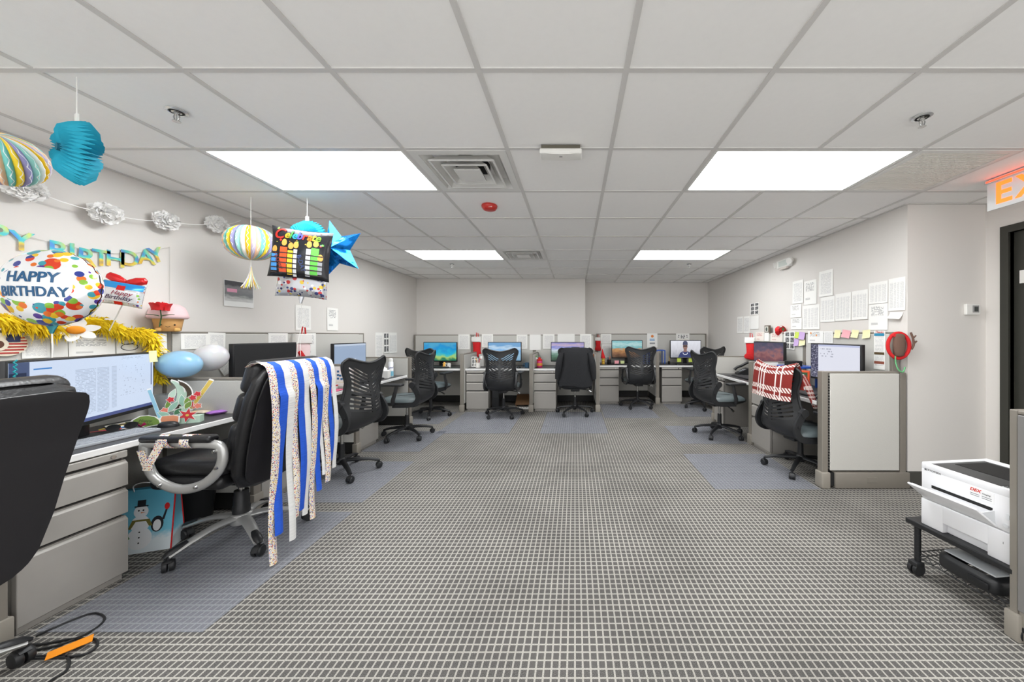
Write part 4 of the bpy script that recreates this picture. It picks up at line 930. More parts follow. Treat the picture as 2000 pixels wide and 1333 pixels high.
# cassette with handle notch
cs = MB(); cs.rbox(0, 0.10, 0, 0.03, 0.0, ZK, r=0.005); cs.rbox(0.27, W_, 0, 0.03, 0.0, ZK, r=0.005); cs.rbox(0.095, 0.275, 0, 0.03, 0.048, ZK, r=0.004); cs.rbox(0, W_, 0.028, D_, 0.0, ZK, r=0.005)
cs.build('paper_cassette', M_PRW, t, 40)
# manual feed tray folded out
FA = math.radians(52); ca, sa = math.cos(FA), math.sin(FA)
MB().rbox(0, 0.285, -0.005, 0.005, 0, 0.135, r=0.004, M=Matrix.Translation((0.025, -0.006, ZK+0.012)) @ Matrix.Rotation(FA, 4, 'X')).build('front_tray', M_PRW, t, 40)
MB().rbox(0.01, 0.25, 0.006, 0.010, 0.02, 0.125, r=0.002, M=Matrix.Translation((0.025, -0.006, ZK+0.012)) @ Matrix.Rotation(FA, 4, 'X')).build('tray_extension', mat('tray_grey', (204, 206, 208), 0.5), t, 40)
MB().prism([(-0.004, ZK+0.012), (-0.010, ZK+0.08), (-0.075, ZK+0.075)], 0.298, 0.303, Matrix(((0, 1, 0, 0), (1, 0, 0, 0), (0, 0, 1, 0), (0, 0, 0, 1)))).build('tray_hinge', mat('tray_grey', (204, 206, 208), 0.5), t)
MB().box(0.05, 0.29, -0.001, 0.002, ZK+0.07, ZK+0.085).build('feed_slot', M_DARK, t)
tx = text_mb('KYOCERA', 0.013, 0.0006); tx.xf(Matrix.Translation((0.062, -0.0006, H_-0.034))).build('logo_lettering', M_PRD, t)
MB().prism([(0.018, H_-0.040), (0.022, H_-0.040), (0.022, H_-0.029), (0.018, H_-0.029)], -0.001, 0.0).prism([(0.0225, H_-0.0345), (0.028, H_-0.040), (0.031, H_-0.040), (0.0255, H_-0.0345), (0.031, H_-0.029), (0.028, H_-0.029)], -0.001, 0).build('logo_mark', M_PRD, t)
st_ = MB().rbox(0.205, 0.295, -0.0012, 0.0, H_-0.088, H_-0.040, r=0.0004, seg=1).build('service_sticker', mat('sticker_white', (240, 240, 240), 0.5), t)
tx = text_mb('DEX', 0.020, 0.0006, 0.0006, shear=0.3); tx.xf(Matrix.Translation((0.228, -0.0016, H_-0.052))).build('lettering', mat('dex_red', (206, 56, 40), 0.5), st_)
tx = text_mb('imaging', 0.010, 0.0006, shear=0.3); tx.xf(Matrix.Translation((0.268, -0.0016, H_-0.056))).build('lettering', M_PRD, st_)
for k, (x, z) in enumerate(((0.227, 0.069), (0.227, 0.077), (0.27, 0.069), (0.27, 0.077))): MB().box(x-0.017, x+0.017, -0.0018, -0.0011, H_-z-0.001, H_-z+0.001).build('print_line', M_PRD, st_)
MB().rbox(0.335, 0.365, -0.0012, 0.002, ZK+0.055, ZK+0.085, r=0.001).build('usb_surround', mat('usb_ring', (222, 224, 226), 0.4), t); MB().box(0.346, 0.354, -0.0018, 0.0, ZK+0.062, ZK+0.078).build('usb_port', M_DARK, t)
MB().cyl((0.335, -0.003, ZK+0.03), (0.335, 0.002, ZK+0.03), 0.009, n=20).build('power_button', mat('usb_ring', (222, 224, 226), 0.4), t, 40)
tx = text_mb('1', 0.014, 0.0006); tx.xf(Matrix.Translation((0.325, -0.0006, 0.085))).build('tray_number', M_PRD, t)
# black device on the lower shelf
t = thing('office_device', 'black rounded device with white top lying on the cart lower shelf', 'device', (1.93, 1.66, zS+0.018), C83)
MB().surf(loft([(0, 0.0), (0, 0.004), (0, 0.06), (0, 0.075)], [(0.10, 0.09), (0.125, 0.105), (0.125, 0.105), (0.10, 0.09)], p=4), 32, 8, cu=True).build('body', M_BLACK, t, 50)
MB().rbox(-0.10, 0.10, -0.07, 0.07, 0.074, 0.082, r=0.004).build('lid', mat('clear_grey', (200, 204, 206), 0.2), t, 40)
MB().rbox(0.02, 0.10, -0.112, -0.10, 0.02, 0.05, r=0.006).build('front_badge', M_BEZ, t, 40)
# ---------------------------------------------------------------- paper materials (flat print in UV space)
def paper_mat(name, kind, base=(247, 246, 242), ink=(168, 168, 172), n=30):
    if name in MATS: return MATS[name]
    k = N(name); u, v, w, _ = k.sep('UV'); c = k.mix(0.0, lin(base), lin(base))
    if kind == 'typed': c = k.mix(k.math('MULTIPLY', textlines(k, u, v, n, 0.12, 0.88, 0.10, 0.90, 0.44, 40), 0.6), c, lin(ink))
    if kind == 'sparse':
        c = k.mix(k.math('MULTIPLY', textlines(k, u, v, n, 0.14, 0.80, 0.55, 0.92, 0.46, 14), 0.8), c, lin(ink))
        c = k.mix(k.math('MULTIPLY', textlines(k, u, v, n, 0.14, 0.5, 0.2, 0.28, 0.3, 14), 0.8), c, lin(ink))
    if kind == 'table':
        for a, b in ((0.08, 0.30), (0.34, 0.48), (0.52, 0.66), (0.70, 0.92)): c = k.mix(k.math('MULTIPLY', textlines(k, u, v, n, a, b, 0.08, 0.86, 0.40, 40), 0.55), c, lin(ink))
        gl = k.math('LESS_THAN', k.math('FRACT', k.math('MULTIPLY', u, 4.6)), 0.03); c = k.mix(k.math('MULTIPLY', k.math('MULTIPLY', gl, rect(k, u, v, 0.06, 0.94, 0.06, 0.9)), 0.4), c, lin(ink))
    if kind == 'photos':
        cell = k.math('MULTIPLY', k.math('GREATER_THAN', k.math('FRACT', k.math('MULTIPLY', u, 2.0)), 0.22), k.math('GREATER_THAN', k.math('FRACT', k.math('MULTIPLY', v, 3.0)), 0.2))
        nz = screen_noise(k, 9, (1, 1, 1), 3); pic = k.ramp((nz, 0), [(0.35, lin((40, 40, 42))), (0.6, lin((150, 150, 150)))])
        c = k.mix(k.math('MULTIPLY', cell, rect(k, u, v, 0.1, 0.95, 0.05, 0.95)), c, pic)
    k.color(c); k.set(0.85, 0, 0.2); MATS[name] = k.m; return k.m
P_TYPED = paper_mat('typed_paper', 'typed'); P_SPARSE = paper_mat('letter_paper', 'sparse', ink=(120, 120, 124), n=26); P_TABLE = paper_mat('table_paper', 'table', n=34); P_PHOTO = paper_mat('photo_sheet', 'photos')
def sheet(side, x0, x1, y0, y1, m, label, plane=None, tilt=0.0, bend=0.002, curl=0.003, group=None, name='paper_sheet', cat='paper', parent=None):
    xm, ym = (x0+x1)/2, (y0+y1)/2
    if side in 'LR':
        X = plane if plane is not None else (XL+0.004 if side == 'L' else XR-0.004)
        a, b = onX(x0, ym, X), onX(x1, ym, X); c = onX(xm, ym, X); w = abs(a[1]-b[1]); loc = (X, (a[1]+b[1])/2, 0); h = (y1-y0)*c[1]/F; z = c[2]; rz = PI/2 if side == 'L' else -PI/2
        loc = (X, (a[1]+b[1])/2, z)
    else:
        d = plane; w = (x1-x0)*d/F; h = (y1-y0)*d/F; loc = at(xm, ym, d); rz = 0
    o = link(name, sheet_mesh(name, w, h, m, bend, curl, 5), parent, loc, (0, 0, rz))
    if tilt: o.rotation_euler = (Matrix.Rotation(rz, 3, 'Z') @ Matrix.Rotation(tilt, 3, 'Y')).to_euler()
    if label: tag(o, label, cat, group)
    return o
GR = 'papers on the right wall'; GL = 'papers on the left wall'; GB = 'papers on the back panels'
PXR = RX-0.006                                                    # face of the right-hand panels
for a in [(1440, 1451, 619, 651, P_TYPED, 'narrow typed sheet on the right wall, first next to the back corner'), (1452.5, 1464.5, 618, 651, P_TYPED, 'typed sheet on the right wall between narrow sheet and photo sheet'),
          (1465, 1482, 592, 615.5, P_PHOTO, 'sheet of small black photos on the right wall'), (1465, 1482, 617, 643, M_PAPER, 'blank sheet below the sheet of small black photos'),
          (1548, 1569, 548.5, 593, P_TYPED, 'typed sheet on the right wall beside the sheet with a small grey logo'), (1570.5, 1595, 548, 595, P_SPARSE, 'sheet with a small grey logo on the right wall'),
          (1600, 1627, 528.5, 579, P_TYPED, 'highest typed sheet on the right wall'), (1544, 1565, 595.5, 620.5, P_SPARSE, 'small half sheet on the right wall above another half sheet'),
          (1545, 1566, 621.5, 643.5, P_SPARSE, 'small half sheet just above the purple sticky notes'), (1567.5, 1601, 596, 643.5, P_TABLE, 'table sheet on the right wall beside the half sheets'),
          (1602.5, 1630.5, 580, 629, P_TABLE, 'table sheet directly below the highest typed sheet'), (1631.5, 1662, 573, 627, P_TABLE, 'middle table sheet of three in a row on the right wall'),
          (1663.5, 1695, 567.5, 624.5, P_TABLE, 'table sheet beside the letter with dark text on the right wall'), (1697, 1734, 551, 593, P_TABLE, 'table sheet above the letter with dark text'),
          (1697, 1734, 594, 645, P_SPARSE, 'letter with dark text hanging above the striped card strip'), (1735.5, 1768.5, 543, 607, P_TABLE, 'large table sheet at the outer corner of the right wall')]:
    sheet('R', *a, group=GR)
nt = 'sticky notes on the right panels'
for a in [(1630, 1642, 645, 660.5, M_YEL, 'pale yellow note hanging beside the orange-dotted sheet', 0.05), (1645, 1661, 645, 660, M_PNK, 'pink sticky note on the top edge of the right panel', 0.15), (1663.5, 1677, 645, 660, M_YEL, 'pale yellow note between the pink note and another yellow note', 0.1), (1685, 1700, 645, 661, M_YEL, 'pale yellow note beside the striped card strip', -0.1),
          (1553, 1560.5, 649, 660.5, M_GRN, 'yellow-green sticky note next to the purple notes', 0.1), (1560.8, 1572, 649, 663.5, M_PUR, 'larger purple sticky note above a pale yellow note', 0.1), (1551, 1560, 662, 676, M_PUR, 'purple sticky note below the yellow-green note', 0), (1561, 1573, 664.5, 675.5, M_YEL, 'pale yellow note below the larger purple note', -0.1)]:
    sheet('R', *a[:6], plane=PXR-0.004, tilt=a[6], curl=0.012, group=nt, name='sticky_note', cat='sticky note')
sheet('R', 1738, 1763, 610, 623, M_PAPER, 'small blank card curling off the wall above the red antler headband', tilt=0.1, curl=0.03)
od = sheet('R', 1578, 1608, 647, 671, P_SPARSE, 'sheet with orange dot stickers on the right panel', plane=PXR-0.001)
for i, (u, v) in enumerate(((-0.07, 0.045), (0.02, 0.02), (0.04, -0.055))): MB().cyl((u, -0.0035, v), (u, -0.0025, v), 0.011, n=14).build('dot_sticker', mat('dot_orange', (240, 150, 60), 0.7), od)
sheet('R', 1609, 1627, 647, 671, P_TYPED, 'typed sheet beside the orange-dotted sheet on the panel', plane=PXR-0.001)
M_REDCARD = paper_mat('red_card', 'sparse', base=(240, 232, 224), ink=(190, 44, 50), n=16)
sheet('R', 1476, 1492, 649, 667, M_REDCARD, 'white greeting card with red print below the small picture frame', plane=PXR-0.001, group='greeting cards on the right panel')
sheet('R', 1493, 1502, 650, 667, M_PAPER, 'blank card on the panel above the nebula monitor', plane=PXR-0.001)
sheet('R', 1505, 1528, 651, 668, M_REDCARD, 'white greeting card with red print below the red rose', plane=PXR-0.001, group='greeting cards on the right panel')
sheet('R', 1532, 1552, 648, 683, P_PHOTO, 'photo page pinned next to the purple sticky notes', plane=PXR-0.001)
# striped card strip on the panel by the antler headband
cs_ = sheet('R', 1707, 1729, 646, 722, P_TYPED, 'tall card strip with red script and teal band on the right panel', plane=PXR-0.001, name='card_strip', cat='card')
hS = (722-646)*(2.69*F/(1718-PX))/F
MB().box(-0.05, 0.05, -0.004, -0.003, hS*0.36, hS*0.43).build('teal_band', mat('teal_print', (40, 140, 176), 0.7), cs_)
MB().box(-0.05, 0.05, -0.0045, -0.003, hS*-0.12, hS*-0.06).build('brown_band', mat('brown_print', (92, 72, 40), 0.7), cs_); MB().box(-0.05, 0.05, -0.0045, -0.003, hS*-0.36, hS*-0.29).build('rust_band', mat('rust_print', (150, 84, 66), 0.7), cs_)
text_mb('Thanks', 0.03, 0.0006, shear=0.4).xf(Matrix.Translation((0, -0.004, hS*0.46))).build('script_lettering', mat('script_red', (196, 48, 44), 0.7), cs_)
# ---------------------------------------------------------------- left wall papers, panel papers
for a in [(437, 495, 550, 600, None, 'black and white print with a pink smear on the left wall'), (577, 607, 597, 645, P_TYPED, 'typed sheet with a hook on the left wall below the foil balloons'), (639, 660, 602, 646, P_SPARSE, 'small typed sheet on the left wall beside the foil balloon strings'),
          (733, 748, 650, 700, P_TYPED, 'typed page of the wall group beside the dark-block page'), (749, 759, 650, 690, P_PHOTO, 'page with dark blocks on the left wall near the back corner'), (760, 775, 650, 690, P_TABLE, 'table page of the wall group nearest the back corner'), (733, 775, 701, 712, P_TYPED, 'low typed strip below the page with dark blocks')]:
    m = a[4]
    if m is None:
        k = N('seascape_print'); u, v, w, _ = k.sep('UV'); nz = screen_noise(k, 5, (1, 3, 1), 6, 2.0); f = k.math('ADD', v, k.math('MULTIPLY', k.math('SUBTRACT', (nz, 0), 0.5), 0.3))
        c = k.ramp(f, [(0.12, lin((226, 226, 224))), (0.30, lin((200, 200, 198))), (0.45, lin((130, 132, 134))), (0.7, lin((150, 150, 152))), (0.85, lin((90, 90, 94)))])
        c = k.mix(rect(k, u, v, 0.1, 0.42, 0.55, 0.68), c, lin((238, 170, 196))); c = k.mix(rect(k, u, v, 0.02, 0.98, 0.2, 0.98), lin((240, 240, 238)), c); k.color(c); k.set(0.8, 0, 0.2); m = k.m
    sheet('L', *a[:4], m, a[5], group=GL if m is not None else None)
PXL = LX+0.006
GP = 'papers on the left panels'
for a in [(42, 98, 652, 700, P_TYPED, 'typed sheet on the left panel beside the flag badge', 0), (100, 132, 658, 698, M_PAPER, 'blank sheet behind the round balloon tail', 0), (134, 224, 660, 697, P_SPARSE, 'wide sheet with handwriting under the feather boa', 0), (227, 276, 655, 690, M_PAPER, 'white sheet with a drawn stick figure on the left panel', 0), (309, 326, 652, 690, M_PAPER, 'white sheet beside the taupe panel post', 0),
          (353, 408, 652, 682, P_TYPED, 'typed sheet behind the white balloon', 0), (406, 440, 650, 690, P_TYPED, 'typed sheet on the panel overlapped by the tilted sheet', 0.03), (524, 562, 651, 690, P_TYPED, 'typed sheet above the switched-off monitor', 0), (596, 617, 651, 699, P_SPARSE, 'sheet on the panel behind the balloon strings', 0)]:
    o = sheet('L', *a[:6], plane=PXL, tilt=a[6], group=GP)
    if 'stick figure' in a[5]:
        mk = MB(); ink = mat('marker_ink', (50, 50, 54), 0.8)
        mk.tube([(0.045*math.cos(q)+0.0, -0.004, 0.022*math.sin(q)-0.02) for q in [i*PI/8 for i in range(16)]], 0.0022, 4, closed=True); mk.tube([(0.04*math.cos(q)-0.01, -0.004, 0.022*math.sin(q)+0.02) for q in [i*PI/8 for i in range(16)]], 0.0022, 4, closed=True)
        mk.tube([(-0.03, -0.004, 0.065), (0.0, -0.004, 0.045), (0.03, -0.004, 0.07)], 0.0022, 4); mk.build('marker_drawing', ink, o)
tl = sheet('L', 418, 442, 668, 735, P_TYPED, 'long typed sheet hanging at a slant beside the white balloon', plane=PXL+0.01, tilt=-0.55, group=GP)
# back panel papers
for a in [(895, 917.5, 653.5, 683, P_TYPED, 'typed sheet between the turquoise coast monitor and red stocking', BYL), (941, 963, 653, 678.5, P_TYPED, 'typed sheet above the corner of the pale sky monitor', BYL), (1009, 1030, 654, 682, P_TYPED, 'typed sheet behind the other corner of the pale sky monitor', BYL), (1034.5, 1056, 654, 684, M_PAPER, 'blank sheet above the magenta jar', BYL),
          (1060.5, 1083, 653, 682, P_TYPED, 'typed sheet left of the green valley monitor', BYL), (1089, 1122.5, 652.5, 672, M_PAPER, 'wide sheet above the green valley monitor', BYL), (1133, 1155, 653, 681, P_TYPED, 'typed sheet above the jacket, by the orange board', BYL),
          (1173.5, 1194, 653, 671.5, P_TYPED, 'upper typed sheet above the red pointed hat', BYR), (1175, 1194, 672.5, 699, P_TYPED, 'lower typed sheet behind the red pointed hat', BYR)]:
    lb = a[5].replace('left of', 'beside the')if 'left of' in a[5] else a[5]
    sheet('B', *a[:5], lb.replace('the the', 'the'), plane=a[6]-0.008, group=GB)
fl = sheet('B', 1264, 1284, 651.5, 679, M_PAPER, 'flyer with an orange round logo above the blue organizer', plane=BYR-0.008)
MB().cyl((0.0, -0.004, 0.085), (0.0, -0.003, 0.085), 0.028, n=20).build('round_logo', mat('logo_orange', (226, 128, 50), 0.7), fl)
MB().box(-0.055, 0.045, -0.004, -0.003, 0.02, 0.034).box(-0.055, 0.05, -0.004, -0.003, -0.005, 0.01).build('blue_print', mat('print_blue', (90, 150, 200), 0.7), fl); MB().box(-0.055, 0.055, -0.004, -0.003, -0.075, -0.045).build('grey_print', mat('print_grey', (150, 152, 154), 0.7), fl)
def chart(loc, rz, w, h, label, col, seed, name='chart_sheet'):
    o = link(name, sheet_mesh(name, w, h, M_PAPER, n=2), None, loc, (0, 0, rz)); tag(o, label, 'chart'); r = random.Random(seed)
    m = mat('chart_'+str(col), col, 0.7)
    for (u, v) in [(-0.3, 0.24), (-0.1, 0.26), (0.1, 0.26), (0.3, 0.24), (-0.32, 0.02), (-0.1, 0.08), (0.0, 0.05), (0.12, 0.08), (0.32, 0.02), (-0.1, -0.10), (0.06, -0.12)]:
        MB().box(u*w-0.05*w, u*w+0.05*w, -0.0022, -0.0012, v*h-0.05*h, v*h+0.05*h).build('chart_box', m, o)
    MB().box(-0.36*w, 0.36*w, -0.0022, -0.0012, -0.29*h, -0.275*h).build('chart_line', mat('chart_yellow', (226, 214, 120), 0.7), o)
    return o
chart((-2.50, D_L[2]-PT/2-0.008, 0.835), 0, 0.24, 0.21, 'white chart with blue squares on the low divider', (60, 116, 160), 1)
chart((2.23, DR[1]-PT/2-0.008, 0.855), 0, 0.275, 0.205, 'white chart with dark squares on the low divider by the plaid chair', (70, 72, 78), 2)
q = at(1333.5, 659, BYR-0.008); chart(q, 0, 0.275, 0.15, 'white chart with dark squares above the person-in-sunglasses monitor', (60, 62, 66), 3)
# ---------------------------------------------------------------- stockings
M_RED = mat('plush_red', (206, 30, 34), 0.85, bump=0.3, bscale=300); M_FUR = mat('plush_white', (240, 238, 234), 0.95, bump=0.5, bscale=250)
def stocking(loc, rz, s, label):
    t = thing('christmas_stocking', label, 'stocking', loc, rz, 'red stockings with white cuffs')
    leg = [(-0.055, 0.0), (0.055, 0.0), (0.06, -0.13), (0.075, -0.19), (0.07, -0.235), (0.03, -0.245), (-0.045, -0.235), (-0.075, -0.21), (-0.07, -0.175), (-0.045, -0.14)]
    leg = [(p.x, p.z) for p in smooth_path([(x, 0, z) for x, z in leg+[leg[0]]], 4)[:-1]]
    def puff(poly, d, m, nm):
        n = len(poly); cx = sum(p[0] for p in poly)/n; cz = sum(p[1] for p in poly)/n; mb = MB(); vs = []; fs = []
        rows = [(0.80, -d), (0.96, -d*0.7), (1.0, 0.0), (0.96, d*0.2)]
        for k, (sc, y) in enumerate(rows): vs += [((cx+(x-cx)*sc)*s, y*s, (cz+(z-cz)*sc)*s) for x, z in poly]
        for k in range(3):
            for i in range(n): fs.append((k*n+i, (k+1)*n+i, (k+1)*n+(i+1) % n, k*n+(i+1) % n))
        fs.append(tuple(range(n))); fs.append(tuple(range(4*n-1, 3*n-1, -1))); mb.add(vs, fs); return mb.build(nm, m, t, 60)
    puff(leg, 0.035, M_RED, 'sock')
    puff([(-0.07, 0.07), (0.07, 0.07), (0.075, 0.03), (0.07, -0.015), (-0.07, -0.015), (-0.075, 0.03)], 0.045, M_FUR, 'cuff')
    MB().tube([(0.03*s, -0.01*s, 0.06*s), (0.025*s, -0.01*s, 0.12*s), (0.0, -0.01*s, 0.13*s), (0.0, -0.01*s, 0.06*s)], 0.006*s, 6).build('hanging_loop', M_RED, t, 60)
    return t
q = at(931, 670, BYL-0.012); stocking((q[0], BYL-0.02, q[2]+0.03), 0, 1.25, 'red christmas stocking with white cuff between the two back left monitors')
q = at(1173, 668, 6.58); stocking((0.47, BYR-0.02, 1.17), 0, 0.9, 'red stocking mostly hidden beside the red pointed hat')
st2 = stocking((2.57, 5.12, 1.17), -0.7, 1.05, 'red stocking with broad white cuff beside the nebula monitor')
# pink and white stocking on the left panel above the black monitor
st3 = stocking((LX+0.03, 3.79, 1.20), PI/2-0.2, 1.3, 'pink and white stocking hanging by the balloon strings'); 
for c in st3.children:
    if c.name.startswith('sock'): c.active_material = None; c.data.materials[0] = mat('plush_pink_white', (240, 214, 214), 0.8)
MB().rbox(-0.02, 0.02, -0.03, 0.0, -0.05, 0.08, r=0.01).build('red_trim', M_RED, st3, 40, loc=(-0.03, -0.05, -0.16), rot=(0, -0.6, 0))
# ---------------------------------------------------------------- wall and panel ornaments, right side
t = thing('picture_frame', 'small dark wooden photo frame standing on the right panel', 'picture frame', (RX+0.03, 0, HP), -PI/2); q = onX(1499, 649, RX+0.03); t.location = (RX+0.03, q[1], HP)
MB().rbox(-0.06, 0.06, -0.012, 0.014, 0.0, 0.11, r=0.003).build('frame', mat('dark_wood', (104, 92, 78), 0.5), t); MB().box(-0.042, 0.042, -0.0135, -0.012, 0.018, 0.095).build('photo', mat('photo_pale', (214, 214, 206), 0.5), t); MB().prism(disc(0.022, 0.028, 14, 0, 0.055), -0.0145, -0.0136).build('photo_figure', mat('photo_dark', (70, 80, 74), 0.6), t)
def rose(loc, rz, s, label, stem=True):
    t = thing('red_rose', label, 'flower', loc, rz, 'artificial red roses'); pet = MB()
    for k in range(9):
        a = k*2.4; r0 = 0.012+0.0035*k
        pet.surf(lambda u, v, a=a, r0=r0, k=k: (s*(r0+0.012*v*v*(k/8))*math.cos(a+(u-0.5)*1.9), s*(r0+0.012*v*v*(k/8))*math.sin(a+(u-0.5)*1.9), s*(0.0+0.045*v*(1-0.25*(2*u-1)**2)-0.0012*k)), 6, 5, thick=0.0012*s)
    pet.lathe([(0.004*s, -0.002*s), (0.02*s, 0.003*s), (0.022*s, 0.008*s)], 12); pet.build('blossom', mat('rose_red', (214, 28, 34), 0.6), t, 60)
    if stem:
        MB().tube([(0, 0, 0), (0.005*s, 0, -0.05*s), (-0.004*s, 0, -0.11*s)], 0.003*s, 6).build('stem', mat('stem_green', (48, 92, 48), 0.6), t)
        for sg in (-1, 1): MB().surf(lambda u, v, sg=sg: (sg*s*(0.004+0.062*u), s*0.018*math.sin(PI*u)*(v-0.5)*2, s*(-0.045+0.02*u-0.01*u*u+0.006*abs(v-0.5))), 8, 2, thick=0.001).build('leaf', mat('leaf_green', (58, 100, 54), 0.6), t, 60)
    return t
q = onX(1525, 645, RX); r_ = rose((RX+0.01, q[1], HP+0.042), 0, 1.4, 'red rose lying on top of the right panel', stem=False); r_.rotation_euler = (0, PI/2*1.1, PI/2)
MB().surf(lambda u, v: (0.02*math.sin(PI*u)*(v-0.5)*2, 0.0, -0.07*u+0.0), 8, 2, thick=0.001).build('leaf', mat('leaf_green', (58, 100, 54), 0.6), r_, 60)
# red antler headband on the end post
t = thing('antler_headband', 'red reindeer headband with brown antlers on the panel end post', 'headband', (2.69, 2.905, 1.20), -0.25)
MB().tube([(0.075*math.cos(a), 0.0, 0.105*math.sin(a)-0.01) for a in [2*PI*i/28 for i in range(28)]], 0.014, 8, closed=True).build('band', M_RED, t, 60)
an = mat('antler_brown', (110, 84, 72), 0.9, bump=0.4, bscale=200)
MB().surf(loft([(0, -0.10), (0, -0.09), (0, 0.0), (0, 0.08), (0, 0.09)], [(0.01, 0.008), (0.032, 0.016), (0.045, 0.018), (0.035, 0.016), (0.01, 0.008)], p=2.4), 18, 12, cu=True).build('antler', an, t, 60, loc=(0, -0.012, 0))
MB().tube(smooth_path([(0.09, 0.0, -0.04), (0.105, 0, 0.0), (0.10, 0, 0.05), (0.085, 0, 0.10)], 4), 0.008, 8).tube([(0.10, 0, 0.0), (0.125, 0, 0.03)], 0.007, 8).tube([(0.10, 0, 0.05), (0.12, 0, 0.075)], 0.006, 8).build('antler_branch', an, t, 60)
MB().cyl((-0.04, -0.022, 0.075), (-0.04, -0.005, 0.075), 0.011, n=12).build('berry', M_RED, t, 60)
bd = MB(); pts = smooth_path([(2.655, 2.895, 1.10), (2.66, 2.895, 1.04), (2.68, 2.893, 0.99), (2.715, 2.893, 0.972), (2.735, 2.895, 1.01)], 8)
for p_ in pts: bd.lathe([(0.001, -0.0055), (0.005, -0.003), (0.0055, 0.0), (0.005, 0.003), (0.001, 0.0055)], 8, Matrix.Translation(p_))
tag(bd.build('bead_garland', mat('bead_green', (110, 190, 130), 0.25), smooth=60), 'green bead strand hanging below the antler headband', 'beads')
# plaid blanket on the chair and its hanging tail
def plaid():
    k = N('plaid_fleece'); u, v, w, _ = k.sep('UV')
    def st(c, cs, wd): 
        r = None
        for x in cs:
            b = k.math('LESS_THAN', k.math('ABSOLUTE', k.math('SUBTRACT', c, x)), wd); r = b if r is None else k.math('MAXIMUM', r, b)
        return r
    hatch = k.math('GREATER_THAN', k.math('FRACT', k.math('MULTIPLY', k.math('ADD', u, k.math('MULTIPLY', v, 1.4)), 15.0)), 0.42)
    a = st(u, (0.24, 0.32, 0.40, 0.66, 0.78), 0.014); b = st(v, (0.03, 0.13, 0.36, 0.48, 0.60, 0.66), 0.030)
    line = k.math('MAXIMUM', k.math('MULTIPLY', b, hatch), a)
    k.color(k.mix(line, lin((138, 52, 48)), lin((244, 232, 226)))); nz = k.noise(300); k.bump((nz, 0), 0.5, 0.003); k.set(0.95, 0, 0.1); return k.m
M_PLAID = plaid()
def uvsurf(name, fn, nu, nv, m, thick=0.006):
    mb = MB().surf(fn, nu, nv, thick=thick); me = mb.mesh(name, m, 60); ul = me.uv_layers.new(name='UVMap'); K = (nu+1)*(nv+1)
    for lp in me.loops:
        i = lp.vertex_index % K; ul.data[lp.index].uv = ((i % (nu+1))/nu, 1-(i//(nu+1))/nv)
    return me
cx_, cy_, ca_ = 2.13, 3.30, math.radians(-80)
bl = []
path = [(-0.235, 0.80), (-0.242, 0.90), (-0.262, 0.965), (-0.29, 0.985), (-0.318, 0.965), (-0.335, 0.90), (-0.345, 0.80), (-0.352, 0.70)]
pp = smooth_path([(0, y, z) for y, z in path], 3)
def bfn(u, v):
    i = v*(len(pp)-1); k = min(int(i), len(pp)-2); q = pp[k].lerp(pp[k+1], i-k); s_ = (u-0.5)*0.50
    return (s_*1.0, q.y+0.03*(2*u-1)**2+0.006*math.sin(9*u+2*v), q.z+0.05*abs(2*u-1)**1.6*max(0, 1-abs(v-0.42)*3)+0.01*math.sin(7*u)*(v-0.4))
o = link('plaid_blanket', uvsurf('plaid_blanket', bfn, 16, 24, M_PLAID), None, (cx_, cy_, 0.0), (0, 0, ca_)); tag(o, 'red and white plaid blanket folded over the chair back', 'blanket')
tl_ = uvsurf('blanket_tail', lambda u, v: (0.235+0.01*math.sin(5*v), -0.21+0.16*v+(u-0.5)*0.075*(1-0.3*v), 0.93-0.30*v), 6, 12, M_PLAID, 0.008)
link('blanket_tail', tl_, o, (0, 0, 0), (0, 0, 0))
# black jacket on the back-row chair
jx, jy = 0.0, 5.66; M_JKT = mat('jacket_black', (30, 31, 34), 0.9, bump=0.4, bscale=60, bdist=0.01)
t = thing('jacket', 'black jacket draped over the back-row chair', 'jacket', (jx, jy, 0.0), math.radians(2))
jp = smooth_path([(0, -0.19, 0.62), (0, -0.21, 0.80), (0, -0.232, 0.98), (0, -0.272, 1.062), (0, -0.325, 1.055), (0, -0.365, 0.97), (0, -0.385, 0.80), (0, -0.392, 0.62), (0, -0.392, 0.50)], 3)
def jfn(u, v):
    i = v*(len(jp)-1); k = min(int(i), len(jp)-2); q = jp[k].lerp(jp[k+1], i-k); w = 0.245 if v < 0.45 else 0.228+0.015*math.sin(8*v)
    s_ = (2*u-1); return (s_*w, q.y+0.075*s_*s_+0.010*math.sin(11*u+3*v), q.z+0.03*abs(s_)**1.5*max(0, 1-abs(v-0.42)*4)-0.05*abs(s_)**3*max(0, 1-abs(v-0.42)*4)+0.012*math.sin(6*u)*(1 if v > 0.9 else 0))
MB().surf(jfn, 20, 24, thick=0.012).build('body', M_JKT, t, 60)
for s in (-1, 1):
    P = smooth_path([(s*0.215, -0.30, 1.005), (s*0.250, -0.32, 0.88), (s*0.268, -0.31, 0.74), (s*0.282, -0.29, 0.60)], 5)
    MB().tube(P, [0.045+0.018*math.sin(PI*i/(len(P)-1)) for i in range(len(P))], 12, flat=0.7).build('sleeve', M_JKT, t, 60)
MB().tube([(-0.10, -0.25, 1.055), (-0.05, -0.275, 1.07), (0.05, -0.275, 1.07), (0.10, -0.25, 1.055)], 0.02, 8).build('collar', M_JKT, t, 60)
